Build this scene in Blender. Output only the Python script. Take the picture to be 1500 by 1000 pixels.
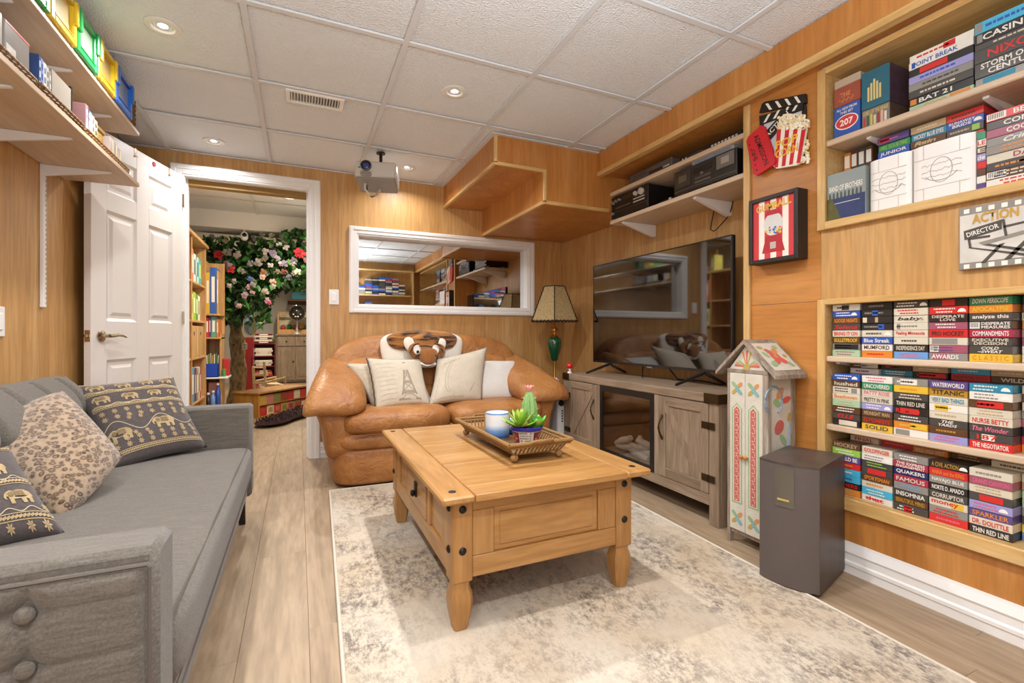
import bpy, bmesh, math, random
from mathutils import Vector, Matrix, noise
from math import sin, cos, pi, radians as R

for o in list(bpy.data.objects):
    bpy.data.objects.remove(o)
S = bpy.context.scene
COL = S.collection
rnd = random.Random(7)

# ---------------------------------------------------------------- camera
cam = bpy.data.objects.new('camera', bpy.data.cameras.new('camera'))
COL.objects.link(cam)
cam.location = (0, 0, 0.94)
cam.rotation_euler = (pi / 2, 0, -0.4256)
cam.data.sensor_width = 36
cam.data.lens = 690.2 / 1500 * 36
cam.data.shift_y = -10.1 / 1500
cam.data.clip_start = 0.02
S.camera = cam
S.view_settings.view_transform = 'Standard'
S.view_settings.look = 'None'
S.view_settings.exposure = 0.24
S.view_settings.gamma = 1.0
S.view_settings.use_curve_mapping = False

# ---------------------------------------------------------------- world and large lights
CEIL = 2.197
YB = 3.885
W = bpy.data.worlds.new('world')
S.world = W
W.use_nodes = True
W.node_tree.nodes['Background'].inputs[0].default_value = (0.9, 0.95, 1, 1)
W.node_tree.nodes['Background'].inputs[1].default_value = 0.3


def area(name, loc, rot, sx, sy, power, col=(1, 1, 1), shape='RECTANGLE', spread=None):
    l = bpy.data.lights.new(name, 'AREA')
    l.shape = shape
    l.size = sx
    l.size_y = sy
    l.energy = power
    l.color = col
    if spread:
        l.spread = spread
    o = bpy.data.objects.new(name, l)
    o.location = loc
    o.rotation_euler = rot
    COL.objects.link(o)
    return o


# photographer's flash bounced off the ceiling, and an added fill light behind the camera
area('bounce_flash', (0.45, 0.35, 1.5), (pi, 0, 0), 0.6, 0.6, 30, (.90, .955, 1))
area('fill_light', (0.3, -0.42, 1.3), (R(84), 0, R(-24)), 1.9, 1.4, 30, (.90, .955, 1))

# ---------------------------------------------------------------- helpers
def lin(h):
    if not isinstance(h, str):
        return tuple(h) if len(h) == 4 else (*h, 1)
    h = h.lstrip('#')
    c = [int(h[i:i + 2], 16) / 255 for i in (0, 2, 4)]
    return tuple((x / 12.92 if x <= .04045 else ((x + .055) / 1.055) ** 2.4) for x in c) + (1,)


MATS = {}


def newmat(name):
    m = bpy.data.materials.new(name)
    m.use_nodes = True
    nt = m.node_tree
    return m, nt, nt.nodes['Principled BSDF'], nt.links


def P(col, rough=.5, metal=0, bump=None, var=0, vscale=20, coat=0, spec=.5, trans=0, emit=0, name=None, sheen=0, bdist=.004):
    key = (str(col), rough, metal, str(bump) + str(bdist), var, vscale, coat, spec, trans, emit, sheen)
    if key in MATS:
        return MATS[key]
    m, nt, b, L = newmat(name or 'mat_%d' % len(MATS))
    c = lin(col)
    b.inputs['Base Color'].default_value = c
    b.inputs['Roughness'].default_value = rough
    b.inputs['Metallic'].default_value = metal
    b.inputs['Specular IOR Level'].default_value = spec
    if coat:
        b.inputs['Coat Weight'].default_value = coat
        b.inputs['Coat Roughness'].default_value = .15
    if sheen:
        b.inputs['Sheen Weight'].default_value = sheen
    if trans:
        b.inputs['Transmission Weight'].default_value = trans
    if emit:
        b.inputs['Emission Color'].default_value = c
        b.inputs['Emission Strength'].default_value = emit
    if var or bump:
        tc = nt.nodes.new('ShaderNodeTexCoord')
        n = nt.nodes.new('ShaderNodeTexNoise')
        n.inputs['Scale'].default_value = vscale
        n.inputs['Detail'].default_value = 5
        L.new(tc.outputs['Object'], n.inputs['Vector'])
        if var:
            mx = nt.nodes.new('ShaderNodeMix')
            mx.data_type = 'RGBA'
            mx.inputs['A'].default_value = tuple(x * (1 - var) for x in c[:3]) + (1,)
            mx.inputs['B'].default_value = tuple(min(1, x * (1 + var)) for x in c[:3]) + (1,)
            L.new(n.outputs['Fac'], mx.inputs['Factor'])
            L.new(mx.outputs['Result'], b.inputs['Base Color'])
        if bump:
            n2 = nt.nodes.new('ShaderNodeTexNoise')
            n2.inputs['Scale'].default_value = bump[0]
            n2.inputs['Detail'].default_value = 4
            L.new(tc.outputs['Object'], n2.inputs['Vector'])
            bp = nt.nodes.new('ShaderNodeBump')
            bp.inputs['Strength'].default_value = bump[1]
            bp.inputs['Distance'].default_value = bdist
            L.new(n2.outputs['Fac'], bp.inputs['Height'])
            L.new(bp.outputs['Normal'], b.inputs['Normal'])
    MATS[key] = m
    return m


def ramp(nt, stops):
    r = nt.nodes.new('ShaderNodeValToRGB')
    e = r.color_ramp.elements
    while len(e) < len(stops):
        e.new(.5)
    for i, (p, c) in enumerate(stops):
        e[i].position = p
        e[i].color = lin(c)
    return r


def wood(name, dark, mid, light, sc=(9, 9, .9), rough=.38, fine=.12, dist=1.5, coat=0, seed=0, knots=0, contrast=(.3, .52, .72)):
    m, nt, b, L = newmat(name)
    N = nt.nodes
    tc = N.new('ShaderNodeTexCoord')
    oi = N.new('ShaderNodeObjectInfo')
    mu = N.new('ShaderNodeMath')
    mu.operation = 'MULTIPLY'
    mu.inputs[1].default_value = 37
    L.new(oi.outputs['Random'], mu.inputs[0])
    ad = N.new('ShaderNodeVectorMath')
    ad.operation = 'ADD'
    L.new(tc.outputs['Object'], ad.inputs[0])
    L.new(mu.outputs[0], ad.inputs[1])
    mp = N.new('ShaderNodeMapping')
    mp.inputs['Scale'].default_value = sc
    mp.inputs['Location'].default_value = (seed, seed * .7, seed * .3)
    L.new(ad.outputs[0], mp.inputs['Vector'])
    n = N.new('ShaderNodeTexNoise')
    n.inputs['Scale'].default_value = 1
    n.inputs['Detail'].default_value = 7
    n.inputs['Roughness'].default_value = .62
    n.inputs['Distortion'].default_value = dist
    L.new(mp.outputs[0], n.inputs['Vector'])
    r = ramp(nt, [(contrast[0], dark), (contrast[1], mid), (contrast[2], light)])
    L.new(n.outputs['Fac'], r.inputs[0])
    n2 = N.new('ShaderNodeTexNoise')
    n2.inputs['Scale'].default_value = 9
    n2.inputs['Detail'].default_value = 3
    L.new(mp.outputs[0], n2.inputs['Vector'])
    r2 = ramp(nt, [(.35, (1 - fine * 2,) * 3 + (1,)), (.6, (1, 1, 1, 1))])
    L.new(n2.outputs['Fac'], r2.inputs[0])
    mx = N.new('ShaderNodeMix')
    mx.data_type = 'RGBA'
    mx.blend_type = 'MULTIPLY'
    mx.inputs['Factor'].default_value = 1
    L.new(r.outputs[0], mx.inputs['A'])
    L.new(r2.outputs[0], mx.inputs['B'])
    L.new(mx.outputs['Result'], b.inputs['Base Color'])
    b.inputs['Roughness'].default_value = rough
    if coat:
        b.inputs['Coat Weight'].default_value = coat
        b.inputs['Coat Roughness'].default_value = .2
    bp = N.new('ShaderNodeBump')
    bp.inputs['Strength'].default_value = .12
    bp.inputs['Distance'].default_value = .002
    L.new(n2.outputs['Fac'], bp.inputs['Height'])
    L.new(bp.outputs['Normal'], b.inputs['Normal'])
    return m


def fabric(name, c1, c2, weave=900, vs=60, rough=.95, bump=.35, sheen=.2, slub=None):
    m, nt, b, L = newmat(name)
    N = nt.nodes
    tc = N.new('ShaderNodeTexCoord')
    n = N.new('ShaderNodeTexNoise')
    n.inputs['Scale'].default_value = vs
    n.inputs['Detail'].default_value = 8
    n.inputs['Roughness'].default_value = .75
    L.new(tc.outputs['Object'], n.inputs['Vector'])
    r = ramp(nt, [(.3, c1), (.7, c2)])
    L.new(n.outputs['Fac'], r.inputs[0])
    L.new(r.outputs[0], b.inputs['Base Color'])
    b.inputs['Roughness'].default_value = rough
    b.inputs['Sheen Weight'].default_value = sheen
    if slub:
        mp = N.new('ShaderNodeMapping')
        mp.inputs['Scale'].default_value = slub
        L.new(tc.outputs['Object'], mp.inputs[0])
        s2 = N.new('ShaderNodeTexNoise')
        s2.inputs['Scale'].default_value = 1
        s2.inputs['Detail'].default_value = 4
        L.new(mp.outputs[0], s2.inputs['Vector'])
        r2 = ramp(nt, [(.36, (.74, .74, .74, 1)), (.62, (1.0, 1.0, 1.0, 1))])
        L.new(s2.outputs['Fac'], r2.inputs[0])
        mx = N.new('ShaderNodeMix')
        mx.data_type = 'RGBA'
        mx.blend_type = 'MULTIPLY'
        mx.inputs['Factor'].default_value = 1
        L.new(r.outputs[0], mx.inputs['A'])
        L.new(r2.outputs[0], mx.inputs['B'])
        L.new(mx.outputs['Result'], b.inputs['Base Color'])
    w = N.new('ShaderNodeTexNoise')
    w.inputs['Scale'].default_value = weave
    L.new(tc.outputs['Object'], w.inputs['Vector'])
    bp = N.new('ShaderNodeBump')
    bp.inputs['Strength'].default_value = bump
    bp.inputs['Distance'].default_value = .002
    L.new(w.outputs['Fac'], bp.inputs['Height'])
    L.new(bp.outputs['Normal'], b.inputs['Normal'])
    return m


class MB:
    def __init__(s):
        s.v = []
        s.f = []
        s.mi = []

    def add(s, vs, fs, mi=0, M=None):
        k = len(s.v)
        s.v += [tuple(M @ Vector(v)) for v in vs] if M is not None else [tuple(v) for v in vs]
        s.f += [tuple(i + k for i in f) for f in fs]
        s.mi += [mi] * len(fs)
        return s

    def box(s, x0, x1, y0, y1, z0, z1, mi=0, M=None):
        v = [(x, y, z) for x in (x0, x1) for y in (y0, y1) for z in (z0, z1)]
        f = [(0, 1, 3, 2), (4, 6, 7, 5), (0, 4, 5, 1), (2, 3, 7, 6), (0, 2, 6, 4), (1, 5, 7, 3)]
        return s.add(v, f, mi, M)

    def cbox(s, x0, x1, y0, y1, z0, z1, c=.004, mi=0, M=None):
        cx, cy, cz = (x0 + x1) / 2, (y0 + y1) / 2, (z0 + z1) / 2
        hx, hy, hz = abs(x1 - x0) / 2, abs(y1 - y0) / 2, abs(z1 - z0) / 2
        c = min(c, hx * .9, hy * .9, hz * .9)
        vs = []
        idx = {}
        for sx in (-1, 1):
            for sy in (-1, 1):
                for sz in (-1, 1):
                    for a in range(3):
                        h = [hx - c, hy - c, hz - c]
                        h[a] += c
                        idx[sx, sy, sz, a] = len(vs)
                        vs.append((cx + sx * h[0], cy + sy * h[1], cz + sz * h[2]))
        fs = []
        q = [(-1, -1), (1, -1), (1, 1), (-1, 1)]
        for a in range(3):
            b_, c_ = [(1, 2), (2, 0), (0, 1)][a]
            for sg in (-1, 1):
                f = []
                for u, w in (q if sg > 0 else q[::-1]):
                    k = [0, 0, 0]
                    k[a] = sg
                    k[b_] = u
                    k[c_] = w
                    f.append(idx[k[0], k[1], k[2], a])
                fs.append(tuple(f))
        for a in range(3):
            b_, c_ = [(1, 2), (2, 0), (0, 1)][a]
            for u in (-1, 1):
                for w in (-1, 1):
                    k0 = [0, 0, 0]
                    k0[a], k0[b_], k0[c_] = -1, u, w
                    k1 = k0[:]
                    k1[a] = 1
                    f = (idx[(*k0, b_)], idx[(*k1, b_)], idx[(*k1, c_)], idx[(*k0, c_)])
                    fs.append(f if u * w < 0 else f[::-1])
        for sx in (-1, 1):
            for sy in (-1, 1):
                for sz in (-1, 1):
                    f = tuple(idx[sx, sy, sz, a] for a in range(3))
                    fs.append(f if sx * sy * sz > 0 else f[::-1])
        return s.add(vs, fs, mi, M)

    def prism(s, pts, a0, a1, axis='z', mi=0, M=None):
        n = len(pts)
        ar = sum(pts[i][0] * pts[(i + 1) % n][1] - pts[(i + 1) % n][0] * pts[i][1] for i in range(n))
        if ar < 0:
            pts = pts[::-1]
        def mk(p, a):
            return (p[0], p[1], a) if axis == 'z' else ((a, p[0], p[1]) if axis == 'x' else (p[1], a, p[0]))
        v = [mk(p, a0) for p in pts] + [mk(p, a1) for p in pts]
        f = [tuple(range(n))[::-1], tuple(range(n, 2 * n))] + [(i, (i + 1) % n, n + (i + 1) % n, n + i) for i in range(n)]
        return s.add(v, f, mi, M)

    def lathe(s, prof, c=(0, 0, 0), seg=20, mi=0, M=None, caps=True):
        v = []
        for r, z in prof:
            for i in range(seg):
                a = 2 * pi * i / seg
                v.append((c[0] + r * cos(a), c[1] + r * sin(a), c[2] + z))
        f = []
        for k in range(len(prof) - 1):
            for i in range(seg):
                j = (i + 1) % seg
                f.append((k * seg + i, k * seg + j, (k + 1) * seg + j, (k + 1) * seg + i))
        if caps:
            f.append(tuple(range(seg))[::-1])
            f.append(tuple(range((len(prof) - 1) * seg, len(prof) * seg)))
        return s.add(v, f, mi, M)

    def tube(s, pts, r, seg=8, mi=0, M=None):
        pts = [Vector(p) for p in pts]
        n = len(pts)
        rs = r if isinstance(r, (list, tuple)) else [r] * n
        v = []
        up = None
        for i, p in enumerate(pts):
            t = (pts[min(i + 1, n - 1)] - pts[max(i - 1, 0)])
            t = t.normalized() if t.length > 1e-9 else Vector((0, 0, 1))
            if up is None:
                up = Vector((0, 0, 1)) if abs(t.z) < .9 else Vector((1, 0, 0))
            a = t.cross(up)
            a = a.normalized() if a.length > 1e-6 else t.orthogonal().normalized()
            b = t.cross(a).normalized()
            up = -b if False else up
            for k in range(seg):
                g = 2 * pi * k / seg
                v.append(p + (a * cos(g) + b * sin(g)) * rs[i])
        f = []
        for i in range(n - 1):
            for k in range(seg):
                j = (k + 1) % seg
                f.append((i * seg + j, i * seg + k, (i + 1) * seg + k, (i + 1) * seg + j))
        f.append(tuple(range(seg)))
        f.append(tuple(range((n - 1) * seg, n * seg))[::-1])
        return s.add(v, f, mi, M)

    def puff(s, c, h, e=(.5, .5), nu=28, nv=16, mi=0, M=None, fn=None):
        def sp(x, p):
            return math.copysign(abs(x) ** p, x)
        v = []
        for j in range(nv + 1):
            ph = -pi / 2 + pi * j / nv
            for i in range(nu):
                th = 2 * pi * i / nu
                p = Vector((sp(cos(ph), e[1]) * sp(cos(th), e[0]), sp(cos(ph), e[1]) * sp(sin(th), e[0]), sp(sin(ph), e[1])))
                if fn:
                    p = Vector(fn(p))
                v.append((c[0] + h[0] * p.x, c[1] + h[1] * p.y, c[2] + h[2] * p.z))
        f = []
        for j in range(nv):
            for i in range(nu):
                k = (i + 1) % nu
                f.append((j * nu + i, j * nu + k, (j + 1) * nu + k, (j + 1) * nu + i))
        return s.add(v, f, mi, M)

    def grid(s, fn, nu, nv, mi=0, flip=False, M=None):
        v = [fn(i / nu, j / nv) for j in range(nv + 1) for i in range(nu + 1)]
        f = []
        for j in range(nv):
            for i in range(nu):
                a = j * (nu + 1) + i
                q = (a, a + 1, a + nu + 2, a + nu + 1)
                f.append(q[::-1] if flip else q)
        return s.add(v, f, mi, M)


ROOT = {}


def finish(me, smooth):
    me.validate()
    if smooth:
        for p in me.polygons:
            p.use_smooth = True
        me.set_sharp_from_angle(angle=R(smooth))


def obj(name, mb, mat, parent=None, world=True, smooth=0, kind=None, label=None):
    off = ROOT.get(parent.name, Vector()) if (parent and world) else Vector()
    me = bpy.data.meshes.new(name)
    me.from_pydata([tuple(Vector(v) - off) for v in mb.v], [], mb.f)
    mats = mat if isinstance(mat, (list, tuple)) else [mat]
    for m in mats:
        me.materials.append(m)
    if len(mats) > 1:
        me.polygons.foreach_set('material_index', mb.mi)
    finish(me, smooth)
    o = bpy.data.objects.new(name, me)
    COL.objects.link(o)
    if parent:
        o.parent = parent
        if world:
            ROOT[o.name] = off
    if kind:
        o['kind'] = kind
    if label:
        o['label'] = label
    return o


def tag(o, label, cat, group=None):
    o['label'] = label
    o['category'] = cat
    if group:
        o['group'] = group
    return o


def thing(name, label, cat, loc=(0, 0, 0), rz=0, group=None, rot=None):
    o = bpy.data.objects.new(name, None)
    o.empty_display_size = .05
    COL.objects.link(o)
    o.location = loc
    o.rotation_euler = rot or (0, 0, rz)
    ROOT[o.name] = Vector(loc)
    return tag(o, label, cat, group)


def solid(name, mb, mat, label, cat, group=None, smooth=0, base=None):
    """A thing that is one mesh; its origin goes to base (world)."""
    off = Vector(base) if base else Vector()
    mb.v = [tuple(Vector(v) - off) for v in mb.v]
    o = obj(name, mb, mat, smooth=smooth)
    o.location = off
    ROOT[o.name] = off
    return tag(o, label, cat, group)


def struct(name, mb, mat, parent=None, smooth=0):
    return obj(name, mb, mat, parent, smooth=smooth, kind=None if parent else 'structure')


def dup(root, loc, rz=None, label=None, group=None):
    r = root.copy()
    COL.objects.link(r)
    r.location = loc
    if rz is not None:
        r.rotation_euler = (0, 0, rz)
    if label:
        r['label'] = label
    if group:
        r['group'] = group
    for ch in list(root.children):
        c = ch.copy()
        COL.objects.link(c)
        c.parent = r
        for g in list(ch.children):
            d = g.copy()
            COL.objects.link(d)
            d.parent = c
    return r


# lettering: collected here, turned into flat meshes at the end
TEXTS = []


def text(s, parent, mat, origin, ax, up, w, h, name='title', shear=0, bold=0.012, world=True, fit=True):
    TEXTS.append((s, parent, mat, Vector(origin) - (ROOT.get(parent.name, Vector()) if world else Vector()), Vector(ax).normalized(), Vector(up).normalized(), w, h, name, shear, bold, fit))


def make_texts():
    obs = []
    for t in TEXTS:
        cu = bpy.data.curves.new('t', 'FONT')
        cu.body = t[0]
        cu.size = 1
        cu.resolution_u = 2
        cu.shear = t[9]
        cu.offset = t[10]
        cu.align_x = 'CENTER'
        o = bpy.data.objects.new('t', cu)
        COL.objects.link(o)
        obs.append(o)
    bpy.context.view_layer.update()
    dg = bpy.context.evaluated_depsgraph_get()
    for o, t in zip(obs, TEXTS):
        me = bpy.data.meshes.new_from_object(o.evaluated_get(dg))
        s, parent, mat, org, ax, up, w, h, name, shear, bold, fit = t
        xs = [v.co.x for v in me.vertices]
        ys = [v.co.y for v in me.vertices]
        if not xs:
            continue
        x0, x1, y0, y1 = min(xs), max(xs), min(ys), max(ys)
        ky = h / max(y1 - y0, 1e-6)
        kx = w / max(x1 - x0, 1e-6)
        if not fit:
            kx = min(kx, ky)
        for v in me.vertices:
            a = (v.co.x - (x0 + x1) / 2) * kx
            b = (v.co.y - (y0 + y1) / 2) * ky
            v.co = org + ax * a + up * b
        me.materials.clear()
        me.materials.append(mat)
        q = bpy.data.objects.new(name, me)
        COL.objects.link(q)
        q.parent = parent
    for o in obs:
        bpy.data.objects.remove(o)


MY = Vector((0, -1, 0))
MX = Vector((-1, 0, 0))
UX, UY, UZ = Vector((1, 0, 0)), Vector((0, 1, 0)), Vector((0, 0, 1))

# ---------------------------------------------------------------- materials
veneer = wood('veneer_wall', '#bd8c50', '#cb9c5f', '#d7ad75', sc=(7, 7, .55), rough=.42, fine=.10, dist=.9)
veneer_o = wood('veneer_orange', '#b27233', '#c28240', '#ce9252', sc=(5, 5, .5), rough=.36, fine=.08, dist=.8, seed=3)
veneer_h = wood('veneer_side', '#b27233', '#c28240', '#ce9252', sc=(6, .6, 6), rough=.36, fine=.08, dist=.8, seed=5)
maple = wood('maple_trim', '#cb9f5e', '#d7af70', '#e2c087', sc=(8, .8, 8), rough=.4, fine=.08, seed=1)
maple_v = wood('maple_trim_upright', '#cb9f5e', '#d7af70', '#e2c087', sc=(8, 8, .8), rough=.4, fine=.08, seed=1)
maple_x = wood('maple_trim_cross', '#cb9f5e', '#d7af70', '#e2c087', sc=(.8, 8, 8), rough=.4, fine=.08, seed=1)
shelfmat = wood('shelf_birch', '#c9ae90', '#d3bb9f', '#dcc8b0', sc=(8, .7, 8), rough=.45, fine=.05, seed=2)
oak = wood('oak_plank', '#907a60', '#a28a6e', '#b0987c', sc=(7, .75, 7), rough=.42, fine=.10, dist=3.2, contrast=(.28, .5, .75))
white = P('#eeece8', .35, name='white_paint')
white_tex = P('#eef1f3', .8, bump=(130, 1.0), bdist=.011, name='ceiling_tile_white')
white_grid = P('#d6d7d8', .4, name='grid_white')
gypsum = P('#d9d6cf', .8, name='gypsum')
black = P('#141312', .4, name='black_plastic')
blackg = P('#0b0a0a', .12, name='black_gloss')
chrome = P('#cfcfcf', .18, 1, name='chrome')
nickel = P('#b9aa92', .25, 1, name='nickel')
brass = P('#b98b45', .25, 1, name='brass')
bronze = P('#4a3a22', .4, .8, name='bronze')
iron = P('#2b2724', .5, .6, name='dark_iron')
glow = P('#fff6e6', .5, emit=14, name='lamp_glow')

# ================================================================ room shell
XL, XR, XA, YR = -1.05, 1.99, 2.30, -0.55        # walls: side, shelf wall, alcove, behind the camera

# ---- floor: planks laid along the room, each one its own piece
floor = struct('floor', MB().box(-1.4, 2.5, -.6, 10.75, -.06, -.012), P('#5d4a36', .8))
PW, PL = .19, 1.28
plank_cache = {}
row = 0
x = -1.30
while x < 2.35:
    xe = min(x + PW, 2.36)
    y = YR - ((row * .47) % 1.0) * PL
    while y < 10.6:
        y0, y1 = max(y, YR), min(y + PL, 10.6)
        hidden = (x > .35 and y0 > 3.95)
        if y1 - y0 > .02 and not hidden:
            mb = MB().cbox(x + .0003, xe - .0003, y0 + .0003, y1 - .0003, -.012, 0, .0008)
            o = obj('floor_plank', mb, oak, floor)
        y += PL
    x += PW
    row += 1

# ---- ceiling: slab, white grid, lay-in tiles
ceiling = struct('ceiling', MB().box(-1.4, 2.5, -.6, 10.75, CEIL + .06, CEIL + .1), gypsum)
gx = [-1.421 + .6145 * i for i in range(8)]
gy = [-.42 + .6145 * i for i in range(8)]
T = .012
def clipx(a): return max(XL, min(2.34, a))
def clipy(a): return max(YR, min(YB, a))
for i in range(len(gx) - 1):
    for j in range(-1, len(gy)):
        x0, x1 = clipx(gx[i]), clipx(gx[i + 1])
        y0 = clipy(gy[j]) if j >= 0 else YR
        y1 = clipy(gy[j + 1]) if j + 1 < len(gy) else YB
        if x1 - x0 < .03 or y1 - y0 < .03:
            continue
        obj('ceiling_tile', MB().cbox(x0 + .002, x1 - .002, y0 + .002, y1 - .002, CEIL + .010, CEIL + .025, .002), white_tex, ceiling)
for a in gx:
    if XL < a < 2.3:
        obj('grid_runner', MB().box(a - T, a + T, YR, YB, CEIL - .002, CEIL + .006), white_grid, ceiling)
for b in gy:
    if YR < b < YB:
        for i in range(len(gx) - 1):
            x0, x1 = clipx(gx[i]), clipx(gx[i + 1])
            if x1 - x0 > .05:
                obj('cross_runner', MB().box(x0 + T, x1 - T, b - T, b + T, CEIL - .002, CEIL + .006), white_grid, ceiling)
wa = MB()
wa.box(1.095, 1.124, 2.716, YB, CEIL - .003, CEIL + .004)
wa.box(1.124, 1.893, 2.716, 2.7395, CEIL - .003, CEIL + .004)
obj('wall_angle', wa, white_grid, ceiling)

# ---- wall behind the loveseat (door and glazed opening)
def cut(u0, u1, v0, v1, holes):
    us = sorted({u0, u1, *[max(u0, min(u1, h[k])) for h in holes for k in (0, 1)]})
    vs = sorted({v0, v1, *[max(v0, min(v1, h[k])) for h in holes for k in (2, 3)]})
    out = []
    for a, b in zip(us, us[1:]):
        col = []
        for c, d in zip(vs, vs[1:]):
            m, n = (a + b) / 2, (c + d) / 2
            if any(h[0] < m < h[1] and h[2] < n < h[3] for h in holes):
                continue
            if col and abs(col[-1][1] - c) < 1e-6:
                col[-1][1] = d
            else:
                col.append([c, d])
        out += [(a, b, c, d) for c, d in col]
    return out

DOOR = (-.715, .07, -.01, 2.03)
WIN = (.43, 1.915, 1.178, 1.722)
mb = MB()
for a, b, c, d in cut(XL - .1, 2.42, 0, CEIL + .05, [DOOR, WIN]):
    mb.box(a, b, YB + .006, YB + .115, c, d)
wb = struct('wall_back', mb, gypsum)
seams = [XL, -.76, .28, 1.50, 2.30]
for a, b in zip(seams, seams[1:]):
    mb = MB()
    for q in cut(a + .0012, b - .0012, 0, CEIL, [DOOR, WIN]):
        mb.box(q[0], q[1], YB, YB + .006, q[2], q[3])
    obj('veneer_panel', mb, veneer, wb)

# ---- side wall with the wall shelves
wl = struct('wall_left', MB().box(XL - .12, XL - .006, YR, YB + .1, 0, CEIL + .05), gypsum)
for a, b in ((YR, .55), (.55, 1.77), (1.77, 2.985), (2.985, YB)):
    obj('veneer_panel', MB().box(XL - .006, XL, a + .001, b - .001, 0, CEIL), veneer, wl)

# ---- wall behind the camera
wr = struct('wall_rear', MB().box(XL - .1, 2.42, YR - .12, YR - .006, 0, CEIL + .05), gypsum)
for a, b in ((XL, .17), (.17, 1.39), (1.39, 2.3)):
    obj('veneer_panel', MB().box(a + .001, b - .001, YR - .006, YR, 0, CEIL), veneer, wr)

# ---- shelf wall, column and TV alcove
UN = (1.403, 2.016)      # upper niche z
LN = (.297, 1.064)       # lower niche z
YN = 1.238               # niche end
YC = 1.62                # column corner
mb = MB()
mb.box(XA + .006, XA + .12, YC, YB + .1, 0, CEIL + .05)
mb.box(1.996, 2.42, YN + .02, YC - .006, 0, CEIL + .05)
mb.box(2.42, 2.46, YR - .1, YC, 0, CEIL + .05)
mb.box(1.996, 2.42, YR, YN + .02, 0, LN[0] - .02)
mb.box(1.996, 2.42, YR, YN + .02, LN[1] + .02, UN[0] - .02)
mb.box(1.996, 2.42, YR, YN + .02, UN[1] + .02, CEIL + .05)
wrt = struct('wall_right', mb, gypsum)
for a, b in ((YC, 2.66), (2.66, YB)):
    obj('veneer_panel', MB().box(XA, XA + .006, a + .001, b - .001, 0, CEIL), veneer, wrt)
obj('veneer_panel', MB().box(1.99, 1.996, 1.262, YC, 1.081, 2.06), veneer_h, wrt)
obj('veneer_panel', MB().box(1.99, 1.996, 1.262, YC, 0, 1.079), veneer_h, wrt)
obj('veneer_panel', MB().box(1.99, 2.30, YC - .006, YC, 0, 2.06), veneer_o, wrt)
for a, b in ((YR, .42), (.42, 1.262)):
    obj('veneer_panel', MB().box(1.99, 1.996, a + .001, b - .001, 1.08, 1.39), veneer, wrt)
    obj('veneer_panel', MB().box(1.99, 1.996, a + .001, b - .001, 0, .26), veneer_o, wrt)
struct('trim_1', MB().cbox(1.974, 1.99, YC - .026, YC + .008, .12, 2.05, .003), maple_v)
# soffit with its light edge strip
sf = struct('soffit', MB().box(1.895, 2.42, YR, 2.74, 2.05, CEIL + .004), veneer_o)
obj('edge_strip', MB().cbox(1.887, 1.93, YR, 2.738, 2.036, 2.066, .003), maple, sf)

# ---- stepped bulkhead
YK = 2.74
bk = struct('bulkhead', MB().prism([(1.124, CEIL + .004), (1.124, 2.02), (1.474, 2.02), (1.474, 1.812), (2.3, 1.812), (2.3, CEIL + .004)], YK, YB, 'y') if False else
            MB().box(1.124, 1.474, YK, YB, 2.02, CEIL + .004).box(1.474, 2.30, YK, YB, 1.812, CEIL + .004), veneer_o)
e = .011
def strip(x0, x1, y0, y1, z0, z1, m): obj('edge_strip', MB().cbox(x0, x1, y0, y1, z0, z1, .002), m, bk)
strip(1.119, 1.141, YK - .005, YK + .012, 2.02, CEIL - .001, maple_v)
strip(1.119, 1.141, YK, YB - .002, 2.012, 2.034, maple)
strip(1.119, 1.492, YK - .005, YK + .012, 2.008, 2.030, maple_x)
strip(1.469, 1.491, YK - .005, YK + .012, 1.812, 2.01, maple_v)
strip(1.469, 1.491, YK, YB - .002, 1.804, 1.826, maple)
strip(1.469, 1.99, YK - .005, YK + .012, 1.800, 1.824, maple_x)

# ---- built-in bookcases
def bookcase(name, label, z0, z1, shelves, face):
    t = thing(name, label, 'bookcase', (XR, YN, z0))
    y0 = -.5
    obj('side_panel', MB().box(1.985, 2.41, YN, YN + .018, z0 - .018, z1 + .018), maple, t)
    obj('side_panel', MB().box(1.985, 2.41, y0 - .018, y0, z0 - .018, z1 + .018), maple, t)
    obj('back_panel', MB().box(2.405, 2.415, y0, YN, z0, z1), veneer, t)
    obj('top_board', MB().box(1.99, 2.405, y0, YN, z1, z1 + .018), maple, t)
    obj('bottom_board', MB().box(1.985, 2.405, y0, YN, z0 - .018, z0), maple, t)
    obj('face_trim', MB().cbox(1.972, 1.99, YN - .003, YN + .03, z0 - face, z1 + .02, .003), maple_v, t)
    obj('face_trim', MB().cbox(1.972, 1.99, y0, YN - .003, z1 - .002, z1 + .022, .003), maple, t)
    obj('face_trim', MB().cbox(1.966, 1.99, y0, YN - .003, z0 - face, z0, .003), maple, t)
    for zs in shelves:
        obj('shelf', MB().cbox(1.984, 2.40, y0, YN - .001, zs - .024, zs, .004), shelfmat, t)
        for yb in ((1.101, .757, .25) if z0 > 1 else (1.217, .30)):
            mb = MB()
            mb.prism([(2.03, zs - .026), (2.30, zs - .026), (2.30, zs - .085)], yb - .008, yb + .008, 'y') if False else None
            v = [(2.03, yb - .008, zs - .025), (2.33, yb - .008, zs - .025), (2.33, yb - .008, zs - .075), (2.03, yb - .008, zs - .033)]
            v += [(a, yb + .008, c) for a, b, c in v]
            mb.add(v, [(0, 1, 2, 3), (7, 6, 5, 4), (0, 4, 5, 1), (1, 5, 6, 2), (2, 6, 7, 3), (3, 7, 4, 0)])
            obj('shelf_bracket', mb, white, t)
    return t
bookcase('built_in_bookcase', 'built-in maple bookcase set in the wall above the director chair picture', UN[0], UN[1], [1.738], .032)
bookcase('built_in_bookcase', 'tall built-in maple bookcase of stacked videotapes just above the white baseboard', LN[0], LN[1], [.852, .572], .05)

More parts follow.
